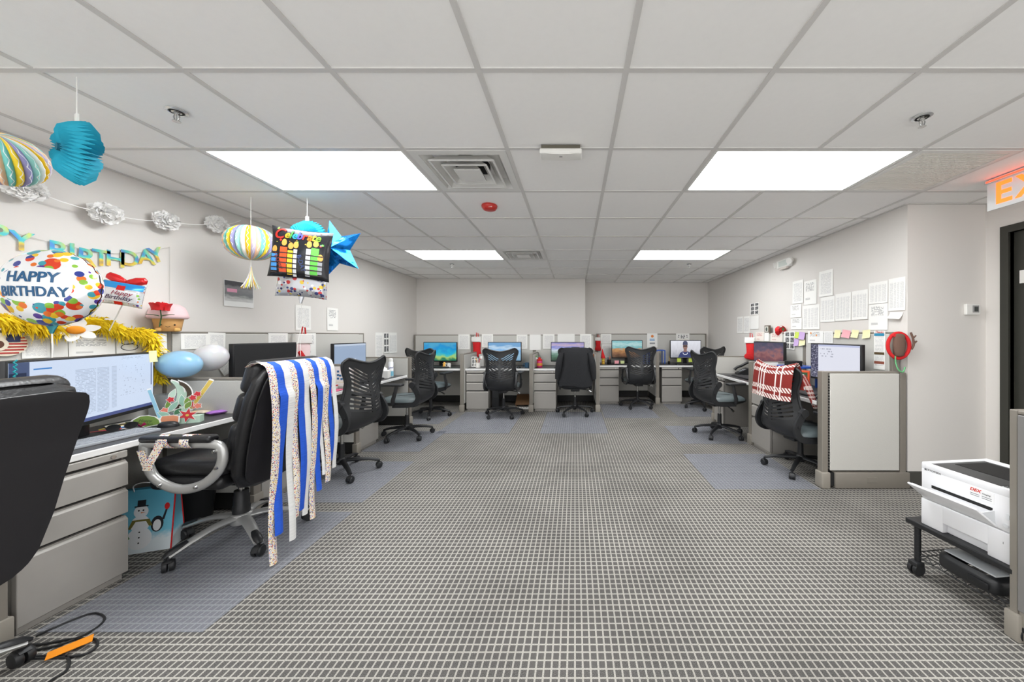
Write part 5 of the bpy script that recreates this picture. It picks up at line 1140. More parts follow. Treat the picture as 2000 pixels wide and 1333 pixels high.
# ---------------------------------------------------------------- party decorations on the left side
def knot_string(pts, name='string', r=0.0016, m=None, parent=None): return MB().tube(pts, r, 5).build(name, m or M_WPLASTIC, parent)
def dots_mat(name, base, palette, scale=9.0, rad=0.42, keep=0.8, metal=0.25, hole=None, rough=0.16):
    k = N(name); x, y, z, tc = k.sep('Object'); cur = lin(base); c = k.mix(0.0, cur, cur)
    for i, sc in enumerate((scale, scale*1.7)):
        mp = k.n('ShaderNodeMapping'); mp.inputs['Location'].default_value = (3.1*i, 1.7*i, 0.9*i); k.l(tc[0], tc[1], mp, 0)
        v = k.n('ShaderNodeTexVoronoi', i_Scale=sc); k.l(mp, 0, v, 'Vector'); h = k.n('ShaderNodeSeparateColor'); k.l(v, 'Color', h, 0)
        m = k.math('MULTIPLY', k.math('LESS_THAN', (v, 0), rad), k.math('LESS_THAN', (h, 1), keep))
        if hole:
            q = k.math('ADD', k.math('POWER', k.math('ABSOLUTE', k.math('DIVIDE', k.math('SUBTRACT', x, hole[0]), hole[2])), 2.6), k.math('POWER', k.math('ABSOLUTE', k.math('DIVIDE', k.math('SUBTRACT', z, hole[1]), hole[3])), 2.6))
            m = k.math('MULTIPLY', m, k.math('GREATER_THAN', q, 1.0))
        n = len(palette); c = k.mix(m, c, k.ramp((h, 0), [(j/n, lin(p)) for j, p in enumerate(palette)], 'CONSTANT'))
    k.color(c); k.set(rough, metal, 0.6); nb = k.noise(7, detail=3); k.bump((nb, 0), 0.25, 0.02); return k.m
PAL = [(222, 70, 40), (240, 196, 50), (140, 190, 70), (70, 160, 175), (90, 64, 150), (232, 120, 50), (60, 70, 150)]
# round HAPPY BIRTHDAY foil balloon
RB = 0.19; TBK = 0.10
def by(x, z): return -TBK*max(0.0, 1-(x*x+z*z)/(RB*RB))**0.55
t = thing('foil_balloon', 'round dotted foil balloon reading Happy Birthday above the ultrawide monitor', 'balloon', (-2.62, 1.75, 1.515), math.radians(15))
def bf_(u, v, sgn=1):
    a = 2*PI*u; r = RB*math.sin(v*PI/2)**0.8; w = 1+0.018*math.sin(22*a)*v**6
    x, z = r*w*math.cos(a), r*w*math.sin(a); return (x, sgn*by(x/w*0.999, z/w*0.999), z)
mb = MB().surf(lambda u, v: bf_(u, v), 66, 16, cu=True).surf(lambda u, v: bf_(1-u, v, -1), 66, 16, cu=True)
mb.build('envelope', dots_mat('dotted_foil', (238, 240, 242), PAL, 17.0, 0.46, 0.92, hole=(0.01, 0.006, 0.125, 0.085)), t, 60)
ink = mat('balloon_ink', (24, 84, 128), 0.3)
for s_, sz, dx, dz, sx in (('HAPPY', 0.064, 0.008, 0.040, 0.92), ('BIRTHDAY', 0.060, 0.010, -0.030, 0.80)):
    tx = text_mb(s_, sz, 0.002, 0.0012, sub=3)
    tx.v = [(x*sx+dx, y+by(x*sx+dx, z*1.1+dz)-0.002, z*1.1+dz) for x, y, z in tx.v]; tx.build('lettering', ink, t)
MB().surf(lambda u, v: (0.012*(1+1.3*(1-v))*math.cos(2*PI*u)*(1-0.5*v), 0.004*math.sin(2*PI*u), -RB+0.006-0.045*v), 14, 3, cu=True).build('neck', mat('foil_teal', (40, 120, 130), 0.2, 0.4), t, 60)
knot_string([(0, 0, -RB-0.035), (0.002, 0.0, -0.30), (0.0, 0.0, -0.36)], parent=t, r=0.003)
# gift-box shaped foil balloon on a stick
def pillow(a, c, b, n=24, pinch=0.06):
    def f(u, v, s):
        x, z = 2*u-1, 2*v-1; e = max(0, (1-x*x))**0.5*max(0, (1-z*z))**0.5
        return (a*x*(1-pinch*(1-z*z)), s*b*e**0.75+0.0008*s, c*z*(1-pinch*(1-x*x)))
    return MB().surf(lambda u, v: f(u, v, -1), n, n).surf(lambda u, v: f(1-u, v, 1), n, n)
def pil_y(x, z, a, c, b):
    X, Z = min(1, abs(x/a)), min(1, abs(z/c)); return -b*(max(0, 1-X*X)**0.5*max(0, 1-Z*Z)**0.5)**0.75
q = at(241, 575, 2.2)
t = thing('gift_balloon', 'foil balloon shaped like a gift with red bow on a stick', 'balloon', q, math.radians(20))
t.rotation_euler = (0, math.radians(10), math.radians(20))
pillow(0.10, 0.075, 0.035).build('envelope', dots_mat('gift_foil', (226, 228, 230), PAL+[(200, 200, 205)]*3, 40.0, 0.3, 0.5), t, 60)
def decal(mb, a, c, b, off=0.0022): mb.v = [(x, pil_y(x, z, a, c, b)-off+y*0.3, z) for x, y, z in mb.v]; return mb
def gridquad(x0, x1, z0, z1, nx=8, nz=6, slant=0.0): return MB().surf(lambda u, v: (x0+(x1-x0)*u+slant*v, 0, z0+(z1-z0)*v), nx, nz)
decal(gridquad(-0.096, 0.096, 0.032, 0.070), 0.10, 0.075, 0.035).build('blue_lid', mat('lid_blue', (48, 150, 220), 0.2, 0.3), t, 60)
decal(gridquad(-0.016, 0.022, -0.068, 0.072), 0.10, 0.075, 0.035, 0.003).build('ribbon_print', mat('bow_red', (214, 40, 42), 0.2, 0.35), t, 60)
decal(gridquad(-0.075, 0.085, -0.048, 0.022, slant=-0.01), 0.10, 0.075, 0.035, 0.0038).build('tag_print', mat('tag_white', (240, 240, 244), 0.3), t, 60)
for s_, dx, dz, m_ in (('Happy', 0.012, 0.004, mat('script_pink', (186, 70, 96), 0.5)), ('Birthday', 0.0, -0.026, mat('script_purple', (96, 60, 110), 0.5))):
    tx = text_mb(s_, 0.036, 0.001, 0.0004, shear=0.35); tx.v = [(x+dx, pil_y(x+dx, z+dz, 0.10, 0.075, 0.035)-0.0055, z+dz) for x, y, z in tx.v]; tx.build('lettering', m_, t)
for s in (-1, 1):
    MB().surf(loft([(0, -0.001), (0, 0.01), (0, 0.05), (0, 0.09), (0, 0.10)], [(0.006, 0.004), (0.016, 0.012), (0.026, 0.018), (0.022, 0.014), (0.004, 0.003)], p=2.2), 16, 12, cu=True).xf(Matrix.Translation((0, 0, 0.075)) @ Matrix.Rotation(s*math.radians(72), 4, 'Y')).build('bow_loop', mat('bow_red', (214, 40, 42), 0.2, 0.35), t, 60)
MB().cyl((0.0, 0.01, -0.07), (-0.03, 0.01, -0.24), 0.003, n=8).build('stick', M_WPLASTIC, t)
# square Celebrate balloon
A, B_ = 0.192, 0.052
q = at(588, 497, 2.47)
t = thing('celebrate_balloon', 'black square foil balloon reading Celebrate with printed candles', 'balloon', q, 0); t.rotation_euler = (0, math.radians(5), math.radians(12))
pillow(A, A*0.93, B_).build('envelope', mat('black_foil', (34, 34, 38), 0.22, 0.2, bump=0.25, bscale=9, bdist=0.02), t, 60)
C_ = A*0.93
cols = [(226, 60, 50), (236, 196, 60), (90, 190, 90), (60, 180, 210), (110, 110, 220), (226, 70, 60), (240, 150, 50), (235, 220, 80), (150, 200, 70)]
x = -0.148
for ch, cl in zip('Celebrate', cols):
    tx = text_mb(ch, 0.074 if ch != 'C' else 0.10, 0.001, 0.0018, 'LEFT', 0.2, sub=1); x0_ = min(v[0] for v in tx.v); w = (max(v[0] for v in tx.v)-x0_)*0.92
    tx.v = [((vx-x0_)*0.92+x, 0, vz+0.118-0.02*(x/0.15)**2*0) for vx, vy, vz in tx.v]
    tx.v = [(vx, pil_y(vx, vz, A, C_, B_)-0.004, vz) for vx, vy, vz in tx.v]; tx.build('letter', mat('celeb_'+str(cl), cl, 0.35), t); x += w-0.0025
for i, (x0, w, zt, cl) in enumerate([(-0.158, 0.038, -0.02, (70, 150, 220)), (-0.105, 0.045, 0.03, (226, 86, 40)), (-0.056, 0.032, 0.01, (238, 206, 50)), (-0.02, 0.022, 0.02, (225, 228, 232)), (0.055, 0.028, 0.035, (206, 210, 214)), (0.085, 0.045, 0.045, (96, 200, 70)), (0.128, 0.026, -0.05, (150, 154, 160))]):
    g = decal(gridquad(x0, x0+w, -0.165+0.03*abs(i-3)/3, zt, 3, 12), A, C_, B_, 0.0028).build('candle_print', mat('candle_%d' % i, cl, 0.35), t, 60)
    b = MB()
    for j in range(5): b.v, b.f = b.v, b.f; s_ = decal(gridquad(x0, x0+w, -0.15+j*0.034, -0.142+j*0.034, 3, 2, 0.0), A, C_, B_, 0.0036); b.add(s_.v, s_.f)
    b.build('candle_stripe', mat('candle_dark', (50, 40, 40), 0.4), t)
    fl_ = MB().surf(lambda u, v: (x0+w/2+0.016*v*math.cos(2*PI*u), 0, zt+0.028+0.022*v*math.sin(2*PI*u)*(1.3 if math.sin(2*PI*u) > 0 else 0.9)), 14, 2, cu=True)
    decal(fl_, A, C_, B_, 0.003).build('flame_print', mat('flame_gold', (216, 164, 80), 0.35, 0.2), t, 60)
for s_, dx, cl in (('HAPPY', -0.115, (150, 70, 60)), ('B-DAY', 0.03, (90, 110, 170))):
    tx = text_mb(s_, 0.04, 0.001, 0.0005); tx.xf(Matrix.Translation((dx, 0, -0.07)) @ Matrix.Rotation(math.radians(72), 4, 'Y')); tx.v = [(x_, pil_y(x_, z_, A, C_, B_)-0.0035, z_) for x_, y_, z_ in tx.v]; tx.build('lettering', mat('celebtext_'+s_, cl, 0.4), t)
rs_ = random.Random(21)
for k in range(26):
    sx_, sz_ = rs_.uniform(-0.16, 0.16), rs_.choice((rs_.uniform(0.06, 0.085), rs_.uniform(0.15, 0.165), rs_.uniform(-0.15, -0.05)))
    r_k = rs_.uniform(0.004, 0.011); pl = [(sx_+r_k*(1 if i % 2 else 0.4)*math.cos(PI*i/5), sz_+r_k*(1 if i % 2 else 0.4)*math.sin(PI*i/5)) for i in range(10)]
    g = MB().add([(a, 0, b) for a, b in pl], [tuple(range(10))]); cl = cols[k % 9]
    decal(g, A, C_, B_, 0.0026).build('star_print', mat('celeb_'+str(cl), cl, 0.35), t)
# blue star balloon
q = at(657, 488, 2.66)
t = thing('star_balloon', 'shiny blue star foil balloon behind the Celebrate balloon', 'balloon', q, 0); t.rotation_euler = (0, math.radians(-14), math.radians(-4))
st_ = MB(); R0, R1 = 0.230, 0.108
def starr(a): 
    k = (a/(2*PI)*5) % 1.0; k = min(k, 1-k)*2*PI/5; be = PI/5      # straight edge from tip to notch
    p0 = Vector((R0, 0)); p1 = Vector((R1*math.cos(be), R1*math.sin(be))); d = p1-p0; dr = Vector((math.cos(k), math.sin(k)))
    return (p0.x*d.y-p0.y*d.x)/(dr.x*d.y-dr.y*d.x)
def sf(u, v, s):
    a = 2*PI*u; r = starr(a)*v; k = (a/(2*PI)*5) % 1.0; ridge = abs(abs(k-0.5)*2-0.0); e = (1-v)**0.6
    x, z = r*math.sin(a), r*math.cos(a); y = s*(0.068*(1-v)**0.85+0.007*math.sin(46*x+17*z)*math.sin(37*z-9*x)*min(1, 3*(1-v))); return (x, y, z)
st_.surf(lambda u, v: sf(1-u, v, -1), 70, 10, cu=True); st_.surf(lambda u, v: sf(u, v, 1), 70, 10, cu=True)
st_.build('envelope', mat('blue_foil', (22, 122, 208), 0.16, 0.75, bump=0.4, bscale=14, bdist=0.02), t, 12)
# silver confetti balloon below
q = at(592, 535, 2.585)
t = thing('confetti_balloon', 'silver square foil balloon with star confetti below the Celebrate balloon', 'balloon', q, 0); t.rotation_euler = (0, math.radians(4), math.radians(15))
pillow(0.165, 0.18, 0.055).build('envelope', dots_mat('confetti_foil', (196, 198, 202), [(60, 64, 110), (190, 60, 60), (220, 190, 70), (235, 235, 240), (70, 76, 130)], 26.0, 0.36, 0.75, 0.5), t, 60)
MB().surf(lambda u, v: (0.02*math.cos(2*PI*u)*(1-0.6*v), 0.008*math.sin(2*PI*u), -0.17-0.05*v), 12, 3, cu=True).build('neck', mat('silver_foil', (200, 202, 206), 0.2, 0.6), t, 60)
ss = MB()
for dx, dy, ex_ in ((0.0, 0, 0.03), (0.012, 0.01, 0.055), (-0.004, 0.012, 0.02)): ss.tube(smooth_path([(dx, dy, -0.21), (dx+0.02, dy, -0.35), (dx+0.012, dy-0.02, -0.5), (ex_, dy-0.06, -0.66)], 5), 0.0013, 4)
ss.build('ribbon', M_WPLASTIC, t)
# honeycomb paper balls
HPAL = [(150, 208, 196), (236, 236, 228), (240, 190, 40), (196, 186, 216), (246, 200, 160), (120, 196, 190), (240, 206, 60), (150, 146, 190)]
def honey(name, pal):
    k = N(name); x, y, z, tc = k.sep('Object'); a = k.math('ADD', k.math('DIVIDE', k.math('ARCTAN2', y, x), 2*PI), 0.5); n = 30
    f = k.math('MULTIPLY', a, float(n)); idx = k.math('FRACT', k.math('DIVIDE', k.math('FLOOR', f), float(len(pal))))
    c = k.ramp(idx, [(i/len(pal), lin(p)) for i, p in enumerate(pal)], 'CONSTANT')
    zz = k.math('MULTIPLY', z, 22.0); zig = k.math('ABSOLUTE', k.math('SUBTRACT', k.math('FRACT', zz), 0.5)); fr = k.math('FRACT', f)
    edge = k.math('LESS_THAN', k.math('ABSOLUTE', k.math('SUBTRACT', fr, k.math('ADD', k.math('MULTIPLY', zig, 0.7), 0.32))), 0.06)
    k.color(k.mix(k.math('MULTIPLY', edge, 0.8), c, lin((246, 246, 240)))); k.set(0.85, 0, 0.2); return k.m
M_HONEY = honey('honeycomb_tissue', HPAL)
def honey_ball(loc, a, c, label, rot=(0, 0, 0), tassel=False, strlen=0.3):
    t = thing('honeycomb_ball', label, 'paper ball', loc, 0, 'pastel honeycomb paper balls'); t.rotation_euler = rot
    def f(u, v):
        th = 2*PI*u; ph = PI*(v-0.5); k = abs(math.sin(15*th)); r = a*math.cos(ph)**0.85*(1-0.10*(1-k)*(0.4+0.6*math.cos(ph)))*(1+0.012*math.sin(22*ph+PI*math.floor(30*u))) if abs(v-0.5) < 0.4999 else 0.002
        return (r*math.cos(th), r*math.sin(th), c*math.sin(ph))
    MB().surf(f, 180, 32, cu=True).build('tissue_globe', M_HONEY, t, 35)
    R_ = Matrix.Rotation(0, 4, 'X')
    if strlen: MB().cyl((0, 0, c), (0, 0, c+strlen), 0.002, n=6).build('string', M_WPLASTIC, t)
    if tassel:
        MB().cyl((0, 0, -c), (0, 0, -c-0.06), 0.004, n=8).build('tassel_cord', M_WPLASTIC, t)
        tm = [mat('tassel_%d' % i, p, 0.8) for i, p in enumerate([(240, 196, 60), (236, 236, 232), (190, 220, 200), (246, 230, 170), (170, 170, 190)])]
        for i in range(26):
            a_ = 2*PI*i/26; r_ = random.uniform(0.03, 0.06); MB().surf(lambda u, v: ((0.004+r_*v*v)*math.cos(a_)+(u-0.5)*0.007, (0.004+r_*v*v)*math.sin(a_), -c-0.055-random.choice((0.165, 0.175))*v), 1, 5, thick=0.0006).build('tassel_strip', tm[i % 5], t)
    return t
q = at(490, 475, 2.758); zc_ = q[2]
honey_ball(q, 0.165, 0.133, 'pastel honeycomb ball with a tassel hanging near the pom-pom garland', tassel=True, strlen=ZC-zc_-0.133-0.001)
q = at(5, 311, 1.45); honey_ball(q, 0.115, 0.10, 'pastel honeycomb ball without tassel hanging beside the teal paper fan', rot=(math.radians(25), math.radians(30), 0), strlen=0)
# teal paper rosettes
M_TEAL = mat('teal_tissue', (28, 160, 186), 0.8, var=0.12, vscale=60)
def rosette(loc, r, rz, label):
    t = thing('paper_fan', label, 'paper fan', loc, rz, 'teal paper fans'); n = 40; mb = MB()
    for s in (-1, 1):
        def f(u, v, s=s):
            a = 2*PI*u; k = int(round(u*n*2)) % 2; rr = r*(0.10+0.90*v)*(1+(0.07 if k else -0.06)*v); return (rr*math.cos(a), s*(0.026*(1-v)**0.6+0.028*math.sin(PI*v)**0.75)+(0.015*v if k else -0.015*v)+0.006*math.sin(7*a)*v, rr*math.sin(a))
        mb.surf((lambda u, v: f(u, v)) if s > 0 else (lambda u, v: f(1-u, v)), n*2, 4, cu=True)
    mb.build('pleats', M_TEAL, t, 20)
    MB().cyl((0, -0.05, 0), (0, 0.05, 0), r*0.12, n=16).build('centre', mat('teal_dark', (14, 96, 118), 0.8), t)
    MB().rbox(-0.012, 0.012, -0.004, 0.004, r*0.98, r+0.035, r=0.002).build('hanger_tab', M_WPLASTIC, t)
    MB().cyl((0, 0, r+0.034), (0, 0, ZC-loc[2]-0.001), 0.002, n=6).build('string', M_WPLASTIC, t)
    return t
q = at(150, 297, 1.474); rosette(q, 0.126, math.radians(-23), 'large teal paper fan hanging from the ceiling near the sprinkler')
q = at(600, 466, 2.77); rosette(q, 0.14, math.radians(10), 'teal paper fan hanging behind the Celebrate balloon')
# pom-pom garland along the left wall
M_POM = mat('white_tissue', (252, 251, 249), 0.9, var=0.01)
def pompom(px, py, r, label):
    p = onX(px, py, XL+0.075); mb = MB(); rn = random.Random(int(px))
    for k in range(230):
        z = 1-2*(k+0.5)/230; a = k*2.39996; rr = math.sqrt(1-z*z); d = Vector((rr*math.cos(a), rr*math.sin(a), z)); u, w = mb.frame(d); L = r*rn.uniform(0.82, 1.08); s = r*0.30
        tw = rn.uniform(0, PI); e1 = u*math.cos(tw)+w*math.sin(tw); e2 = d.cross(e1)
        mb.add([d*0.15*r-e1*s*0.4, d*L*0.8-e1*s+e2*s*0.3, d*L+e2*s*0.2, d*L*0.8+e1*s+e2*s*0.3, d*0.15*r+e1*s*0.4], [(0, 1, 2, 3, 4)])
    mb.lathe([(0.0, -r*0.66), (r*0.4, -r*0.53), (r*0.62, -r*0.2), (r*0.62, r*0.2), (r*0.4, r*0.53), (0.0, r*0.66)], 12)
    o = mb.build('pompom', M_POM, loc=p); o.scale = (0.7, 1, 0.85); return tag(o, label, 'pom-pom', 'white tissue pom-poms of the wall garland'), p
pts = []
for px_, py_, lb in ((48, 366, 'white tissue pom-pom below the honeycomb ball without tassel'), (207, 417, 'white tissue pom-pom above the iridescent banner'), (326, 432, 'white tissue pom-pom between two others on the wall'), (424, 438, 'white tissue pom-pom next to the honeycomb ball with tassel')):
    o, p = pompom(px_, py_, 0.086, lb); pts.append(p)
e0 = onX(-40, 345, XL+0.06); e1 = onX(470, 431, XL+0.03)
allp = [e0]+pts+[e1]; path = []
for a, b in zip(allp, allp[1:]):
    a, b = Vector(a), Vector(b)
    for k in range(8): t_ = k/8; v = a.lerp(b, t_); v.z -= 0.03*math.sin(PI*t_)*0.5; path.append(v)
path.append(Vector(allp[-1]))
tag(MB().tube(path, 0.003, 6).build('garland_cord', M_POM), 'white cord of the pom-pom garland along the left wall', 'garland')
# iridescent letter banner
def holo():
    k = N('holographic_foil'); nz = k.noise(9, detail=1, dist=0.6); c = k.ramp((nz, 0), [(0.30, lin((150, 130, 200))), (0.40, lin((90, 160, 220))), (0.48, lin((100, 215, 200))), (0.55, lin((225, 230, 110))), (0.62, lin((245, 200, 80))), (0.72, lin((160, 150, 110)))])
    k.color(c); k.set(0.25, 0.35, 0.6); return k.m
M_HOLO = holo()
L_ = [('P', -2, 457, 0), ('Y', 42, 471, 0), ('B', 115, 489, 0), ('I', 141, 492, 0), ('R', 172, 503, 0.05), ('T', 198, 504, 0), ('H', 226, 506, 0), ('D', 254, 505, 0), ('A', 286, 502, -0.1), ('Y', 305, 498, -0.35)]
cordp = []
bn = thing('letter_banner', 'iridescent happy birthday letter banner strung on the left wall', 'banner', (XL+0.012, 0, 0), PI/2)
for ch, px_, py_, rot in L_:
    p = onX(px_, py_, XL+0.012); tx = text_mb(ch, 0.145, 0.0015, 0.0025); cxm = (max(v[0] for v in tx.v)+min(v[0] for v in tx.v))/2; czm = (max(v[2] for v in tx.v)+min(v[2] for v in tx.v))/2
    tx.xf(Matrix.Rotation(rot, 4, 'Y') @ Matrix.Translation((-cxm, 0, -czm))); o = tx.build('letter', M_HOLO, bn, loc=(p[1], 0, p[2])); cordp.append((p[1], 0.003, p[2]+0.035))
pe = onX(332, 488, XL+0.012); pf = onX(332, 600, XL+0.012)
MB().tube(smooth_path(cordp+[(pe[1]-0.01, 0.003, pe[2]+0.012), (pe[1], 0.003, pe[2]-0.02), (pf[1], 0.003, pf[2])], 3), 0.0012, 5).build('cord', mat('cord_grey', (190, 188, 180), 0.7), bn)
# feather boa along the panel top
bp = [onX(px_, py_, LX+x_) for px_, py_, x_ in ((-60, 612, 0.03), (0, 626, 0.03), (50, 634, 0.03), (90, 640, 0.05), (130, 640, 0.05), (165, 630, 0.04), (200, 634, 0.04), (235, 648, 0.04), (268, 652, 0.05), (290, 656, 0.05), (300, 680, 0.06), (303, 710, 0.06), (306, 742, 0.06))]
bp = smooth_path(bp, 10); rn = random.Random(5); fe = MB()
for i, p in enumerate(bp):
    d = (bp[min(i+1, len(bp)-1)]-bp[max(i-1, 0)]).normalized(); u, w = fe.frame(d)
    for k in range(34):
        a = rn.uniform(0, 2*PI); n_ = (u*math.cos(a)+w*math.sin(a)+d*rn.uniform(-0.9, 0.9)).normalized(); L = rn.uniform(0.025, 0.072)*(0.7+0.5*math.sin(i*0.55)**2); q0 = p+d*rn.uniform(-0.02, 0.02); s_ = n_.cross(d)
        s_ = s_.normalized()*rn.uniform(0.004, 0.009) if s_.length > 1e-3 else u*0.005; dn = Vector((0, 0, -0.35*L))
        if (q0+n_*L).x < LX+0.012: n_.x = abs(n_.x)
        fe.add([q0, q0+n_*L*0.6+s_, q0+n_*L+dn, q0+n_*L*0.6-s_], [(0, 1, 2, 3)])
M_BOA = mat('boa_yellow', (255, 222, 40), 0.9, var=0.06, vscale=60)
t = thing('feather_boa', 'yellow feather boa draped along the panel behind the ultrawide monitor', 'feather boa', (0, 0, 0)); MB().tube(bp, 0.012, 6).build('core', M_BOA, t, 60); fo = fe.build('feathers', M_BOA, t); fo['kind'] = 'stuff'
# paper daisy, flag badge, bead lanyard
q = onX(148, 645, LX+0.10); t = thing('paper_daisy', 'white paper daisy with orange centre beside the feather boa', 'flower', q, PI/2-0.6)
for k in range(6):
    a = 2*PI*k/6+0.3; MB().surf(lambda u, v: ((0.02+0.07*u)*math.cos(a)-0.026*math.sin(PI*(0.12+0.8*u))*(v-0.5)*2*math.sin(a), -0.004-0.01*u*u, (0.02+0.07*u)*0.75*math.sin(a)+0.026*math.sin(PI*(0.12+0.8*u))*(v-0.5)*2*math.cos(a)*0.75), 8, 4, thick=0.001).build('petal', M_PAPER, t, 60)
MB().surf(lambda u, v: (0.034*math.cos(v*PI/2)*math.cos(2*PI*u), -0.010-0.012*math.sin(v*PI/2), 0.024*math.cos(v*PI/2)*math.sin(2*PI*u)), 18, 5, cu=True).build('centre', mat('daisy_orange', (240, 150, 30), 0.7), t, 60)
q = onX(12, 673, LX+0.02); t = thing('flag_badge', 'round flag badge with stars and red stripes on the left panel', 'badge', q, PI/2)
MB().prism(disc(0.075, 0.062, 28), 0.0, 0.008).build('backing', mat('badge_cream', (232, 222, 200), 0.6), t)
for k in range(6): z0 = -0.05+k*0.016; w_ = 0.07*math.sqrt(max(0.05, 1-(z0/0.062)**2)); MB().box(-0.0 if z0 > 0 else -w_, w_, -0.002, 0.0, z0, z0+0.008).build('red_stripe', mat('flag_red', (176, 60, 54), 0.6), t)
MB().box(0.0, 0.045, -0.004, -0.0005, 0.012, 0.052).build('blue_canton', mat('flag_blue', (40, 48, 84), 0.6), t); MB().prism(disc(0.034, 0.034, 20, -0.028, 0.0), -0.005, -0.001).build('round_emblem', mat('badge_cream', (232, 222, 200), 0.6), t); MB().prism(disc(0.018, 0.020, 16, -0.028, 0.0), -0.007, -0.0051).build('emblem_figure', mat('emblem_dark', (92, 56, 40), 0.6), t)
bd = MB(); rn = random.Random(3)
for k in range(40): bd.lathe([(0.001, -0.004), (0.004, 0), (0.001, 0.004)], 6, Matrix.Translation((-2.488, 1.5527+0.004*math.cos(k*1.3), 1.166-k*0.0042)))
tag(bd.build('bead_lanyard', mat('bead_teal', (40, 150, 160), 0.2), smooth=60), 'teal bead lanyard hanging over the ultrawide monitor edge', 'beads')
# plush cupcake with rose
t = thing('plush_cupcake', 'plush cupcake toy with pink frosting and smiling face on the panel post', 'plush toy', (LX-0.01, 2.585, HP), math.radians(48))
MB().lathe([(0.055, 0.0), (0.066, 0.006), (0.072, 0.05), (0.080, 0.098), (0.070, 0.105)], 24).build('cup', mat('plush_tan', (214, 164, 104), 0.9, bump=0.3, bscale=200), t, 60)
MB().lathe([(0.06, 0.090), (0.098, 0.094), (0.108, 0.106), (0.104, 0.122), (0.096, 0.150), (0.084, 0.178), (0.056, 0.200), (0.0, 0.208)], 28).build('frosting', mat('plush_pink', (240, 206, 208), 0.9, bump=0.3, bscale=200), t, 60)
for s in (-1, 1): MB().lathe([(0.0, -0.007), (0.0065, 0), (0.0, 0.007)], 10, Matrix.Translation((s*0.033, -0.067, 0.048))).build('eye', M_BEZ, t, 60); MB().rbox(-0.016, 0.016, -0.02, 0.012, -0.004, 0.02, r=0.008, M=Matrix.Translation((s*0.045, -0.062, 0.004))).build('foot', mat('plush_yellow', (232, 186, 110), 0.9), t, 60)
MB().tube([(0.012*math.sin(a), -0.076, 0.040-0.008*math.cos(a)) for a in (-1.3, -0.8, 0, 0.8, 1.3)], 0.0014, 5).build('smile', M_BEZ, t)
q = at(313, 604, 2.47); rose(q, math.radians(20), 1.15, 'red rose on a stem in front of the plush cupcake')
# latex balloons
def latex(loc, r, l, rot, rgb, label):
    t = thing('latex_balloon', label, 'balloon', loc, 0, 'small latex balloons'); t.rotation_euler = rot; prof = []
    for k in range(25):
        a = PI*k/24; z = -math.cos(a); rr = math.sin(a)*(1-0.10*(-z if z < 0 else 0)-(0.12 if z < -0.6 else 0)*(-z-0.6)); prof.append((max(0.0005, r*rr), l*z))
    k_ = N('latex'+str(rgb)); k_.color(lin(rgb)); k_.set(0.18, 0, 0.5); k_.b.inputs['Subsurface Weight'].default_value = 0.15
    MB().lathe(prof, 32).build('bulb', k_.m, t, 60); MB().lathe([(0.004, -l-0.001), (0.009, -l-0.012), (0.013, -l-0.02)], 12).build('knot', k_.m, t, 60)
q = at(350, 716, 2.48); latex((q[0], q[1], HD+0.106), 0.096, 0.128, (0, math.radians(94), math.radians(12)), (150, 196, 228), 'pale blue latex balloon resting on the low divider')
q = at(410, 697, 2.72); latex((q[0], q[1], HD+0.135), 0.102, 0.115, (0, math.radians(60), math.radians(20)), (226, 226, 230), 'white latex balloon behind the pale blue balloon')
# ---------------------------------------------------------------- things on the near left desk
# floral pop-up card
q = at(340, 828, 2.24); t = thing('popup_card', 'floral pop-up greeting card with crescent moon beside the mouse', 'greeting card', (q[0], q[1], DZT), math.radians(28))
def leaf_poly(L, w, n=10): return [(w*math.sin(PI*i/n)*1.0, L*i/n) for i in range(n+1)]+[(-w*math.sin(PI*i/n), L*i/n) for i in range(n-1, 0, -1)]
def cut(poly, x, z, rot, y, m, nm, sc=1.0, border=True):
    Mx = Matrix.Translation((x, y, z)) @ Matrix.Rotation(rot, 4, 'Y')
    o = MB().prism([(a*sc, b*sc) for a, b in poly], -0.0006, 0.0, Mx).build(nm, m, t)
    if border:
        cx = sum(a for a, b in poly)/len(poly); cz = sum(b for a, b in poly)/len(poly)
        MB().prism([((cx+(a-cx)*1.16)*sc, (cz+(b-cz)*1.10)*sc) for a, b in poly], 0.0002, 0.0008, Mx).build('paper_border', M_PAPER, o)
    return o
cg = [mat('card_sage', (150, 190, 170), 0.8), mat('card_green', (70, 120, 84), 0.8), mat('card_olive', (120, 150, 70), 0.8), mat('card_mint', (190, 214, 196), 0.8)]
rn = random.Random(11)
holly = [(-0.07, 0.0), (-0.03, 0.012), (0.0, 0.0), (0.035, 0.012), (0.06, 0.02), (0.05, 0.045), (0.03, 0.062), (0.0, 0.068), (-0.03, 0.062), (-0.055, 0.04)]
cut(holly, -0.105, 0.004, 0.15, -0.05, cg[2], 'holly_leaf')
tx = text_mb('Happy', 0.022, 0.0006, shear=0.3); tx.xf(Matrix.Translation((-0.105, -0.0512, 0.042)) @ Matrix.Rotation(0.15, 4, 'Y')).build('lettering', mat('card_ink', (60, 84, 40), 0.8), t)
tx = text_mb('Holidays', 0.018, 0.0006, shear=0.3); tx.xf(Matrix.Translation((-0.105, -0.0512, 0.022)) @ Matrix.Rotation(0.15, 4, 'Y')).build('lettering', mat('card_ink', (60, 84, 40), 0.8), t)
cut([(-0.035, 0.0), (0.04, 0.005), (0.042, 0.04), (0.02, 0.05), (-0.03, 0.048), (-0.04, 0.02)], -0.005, 0.012, 0, -0.045, mat('card_coral', (226, 150, 112), 0.8), 'coral_tag')
poin = []
for k in range(12): a = 2*PI*k/12; r = 0.046 if k % 2 == 0 else 0.02; poin.append((r*math.sin(a), r*math.cos(a)))
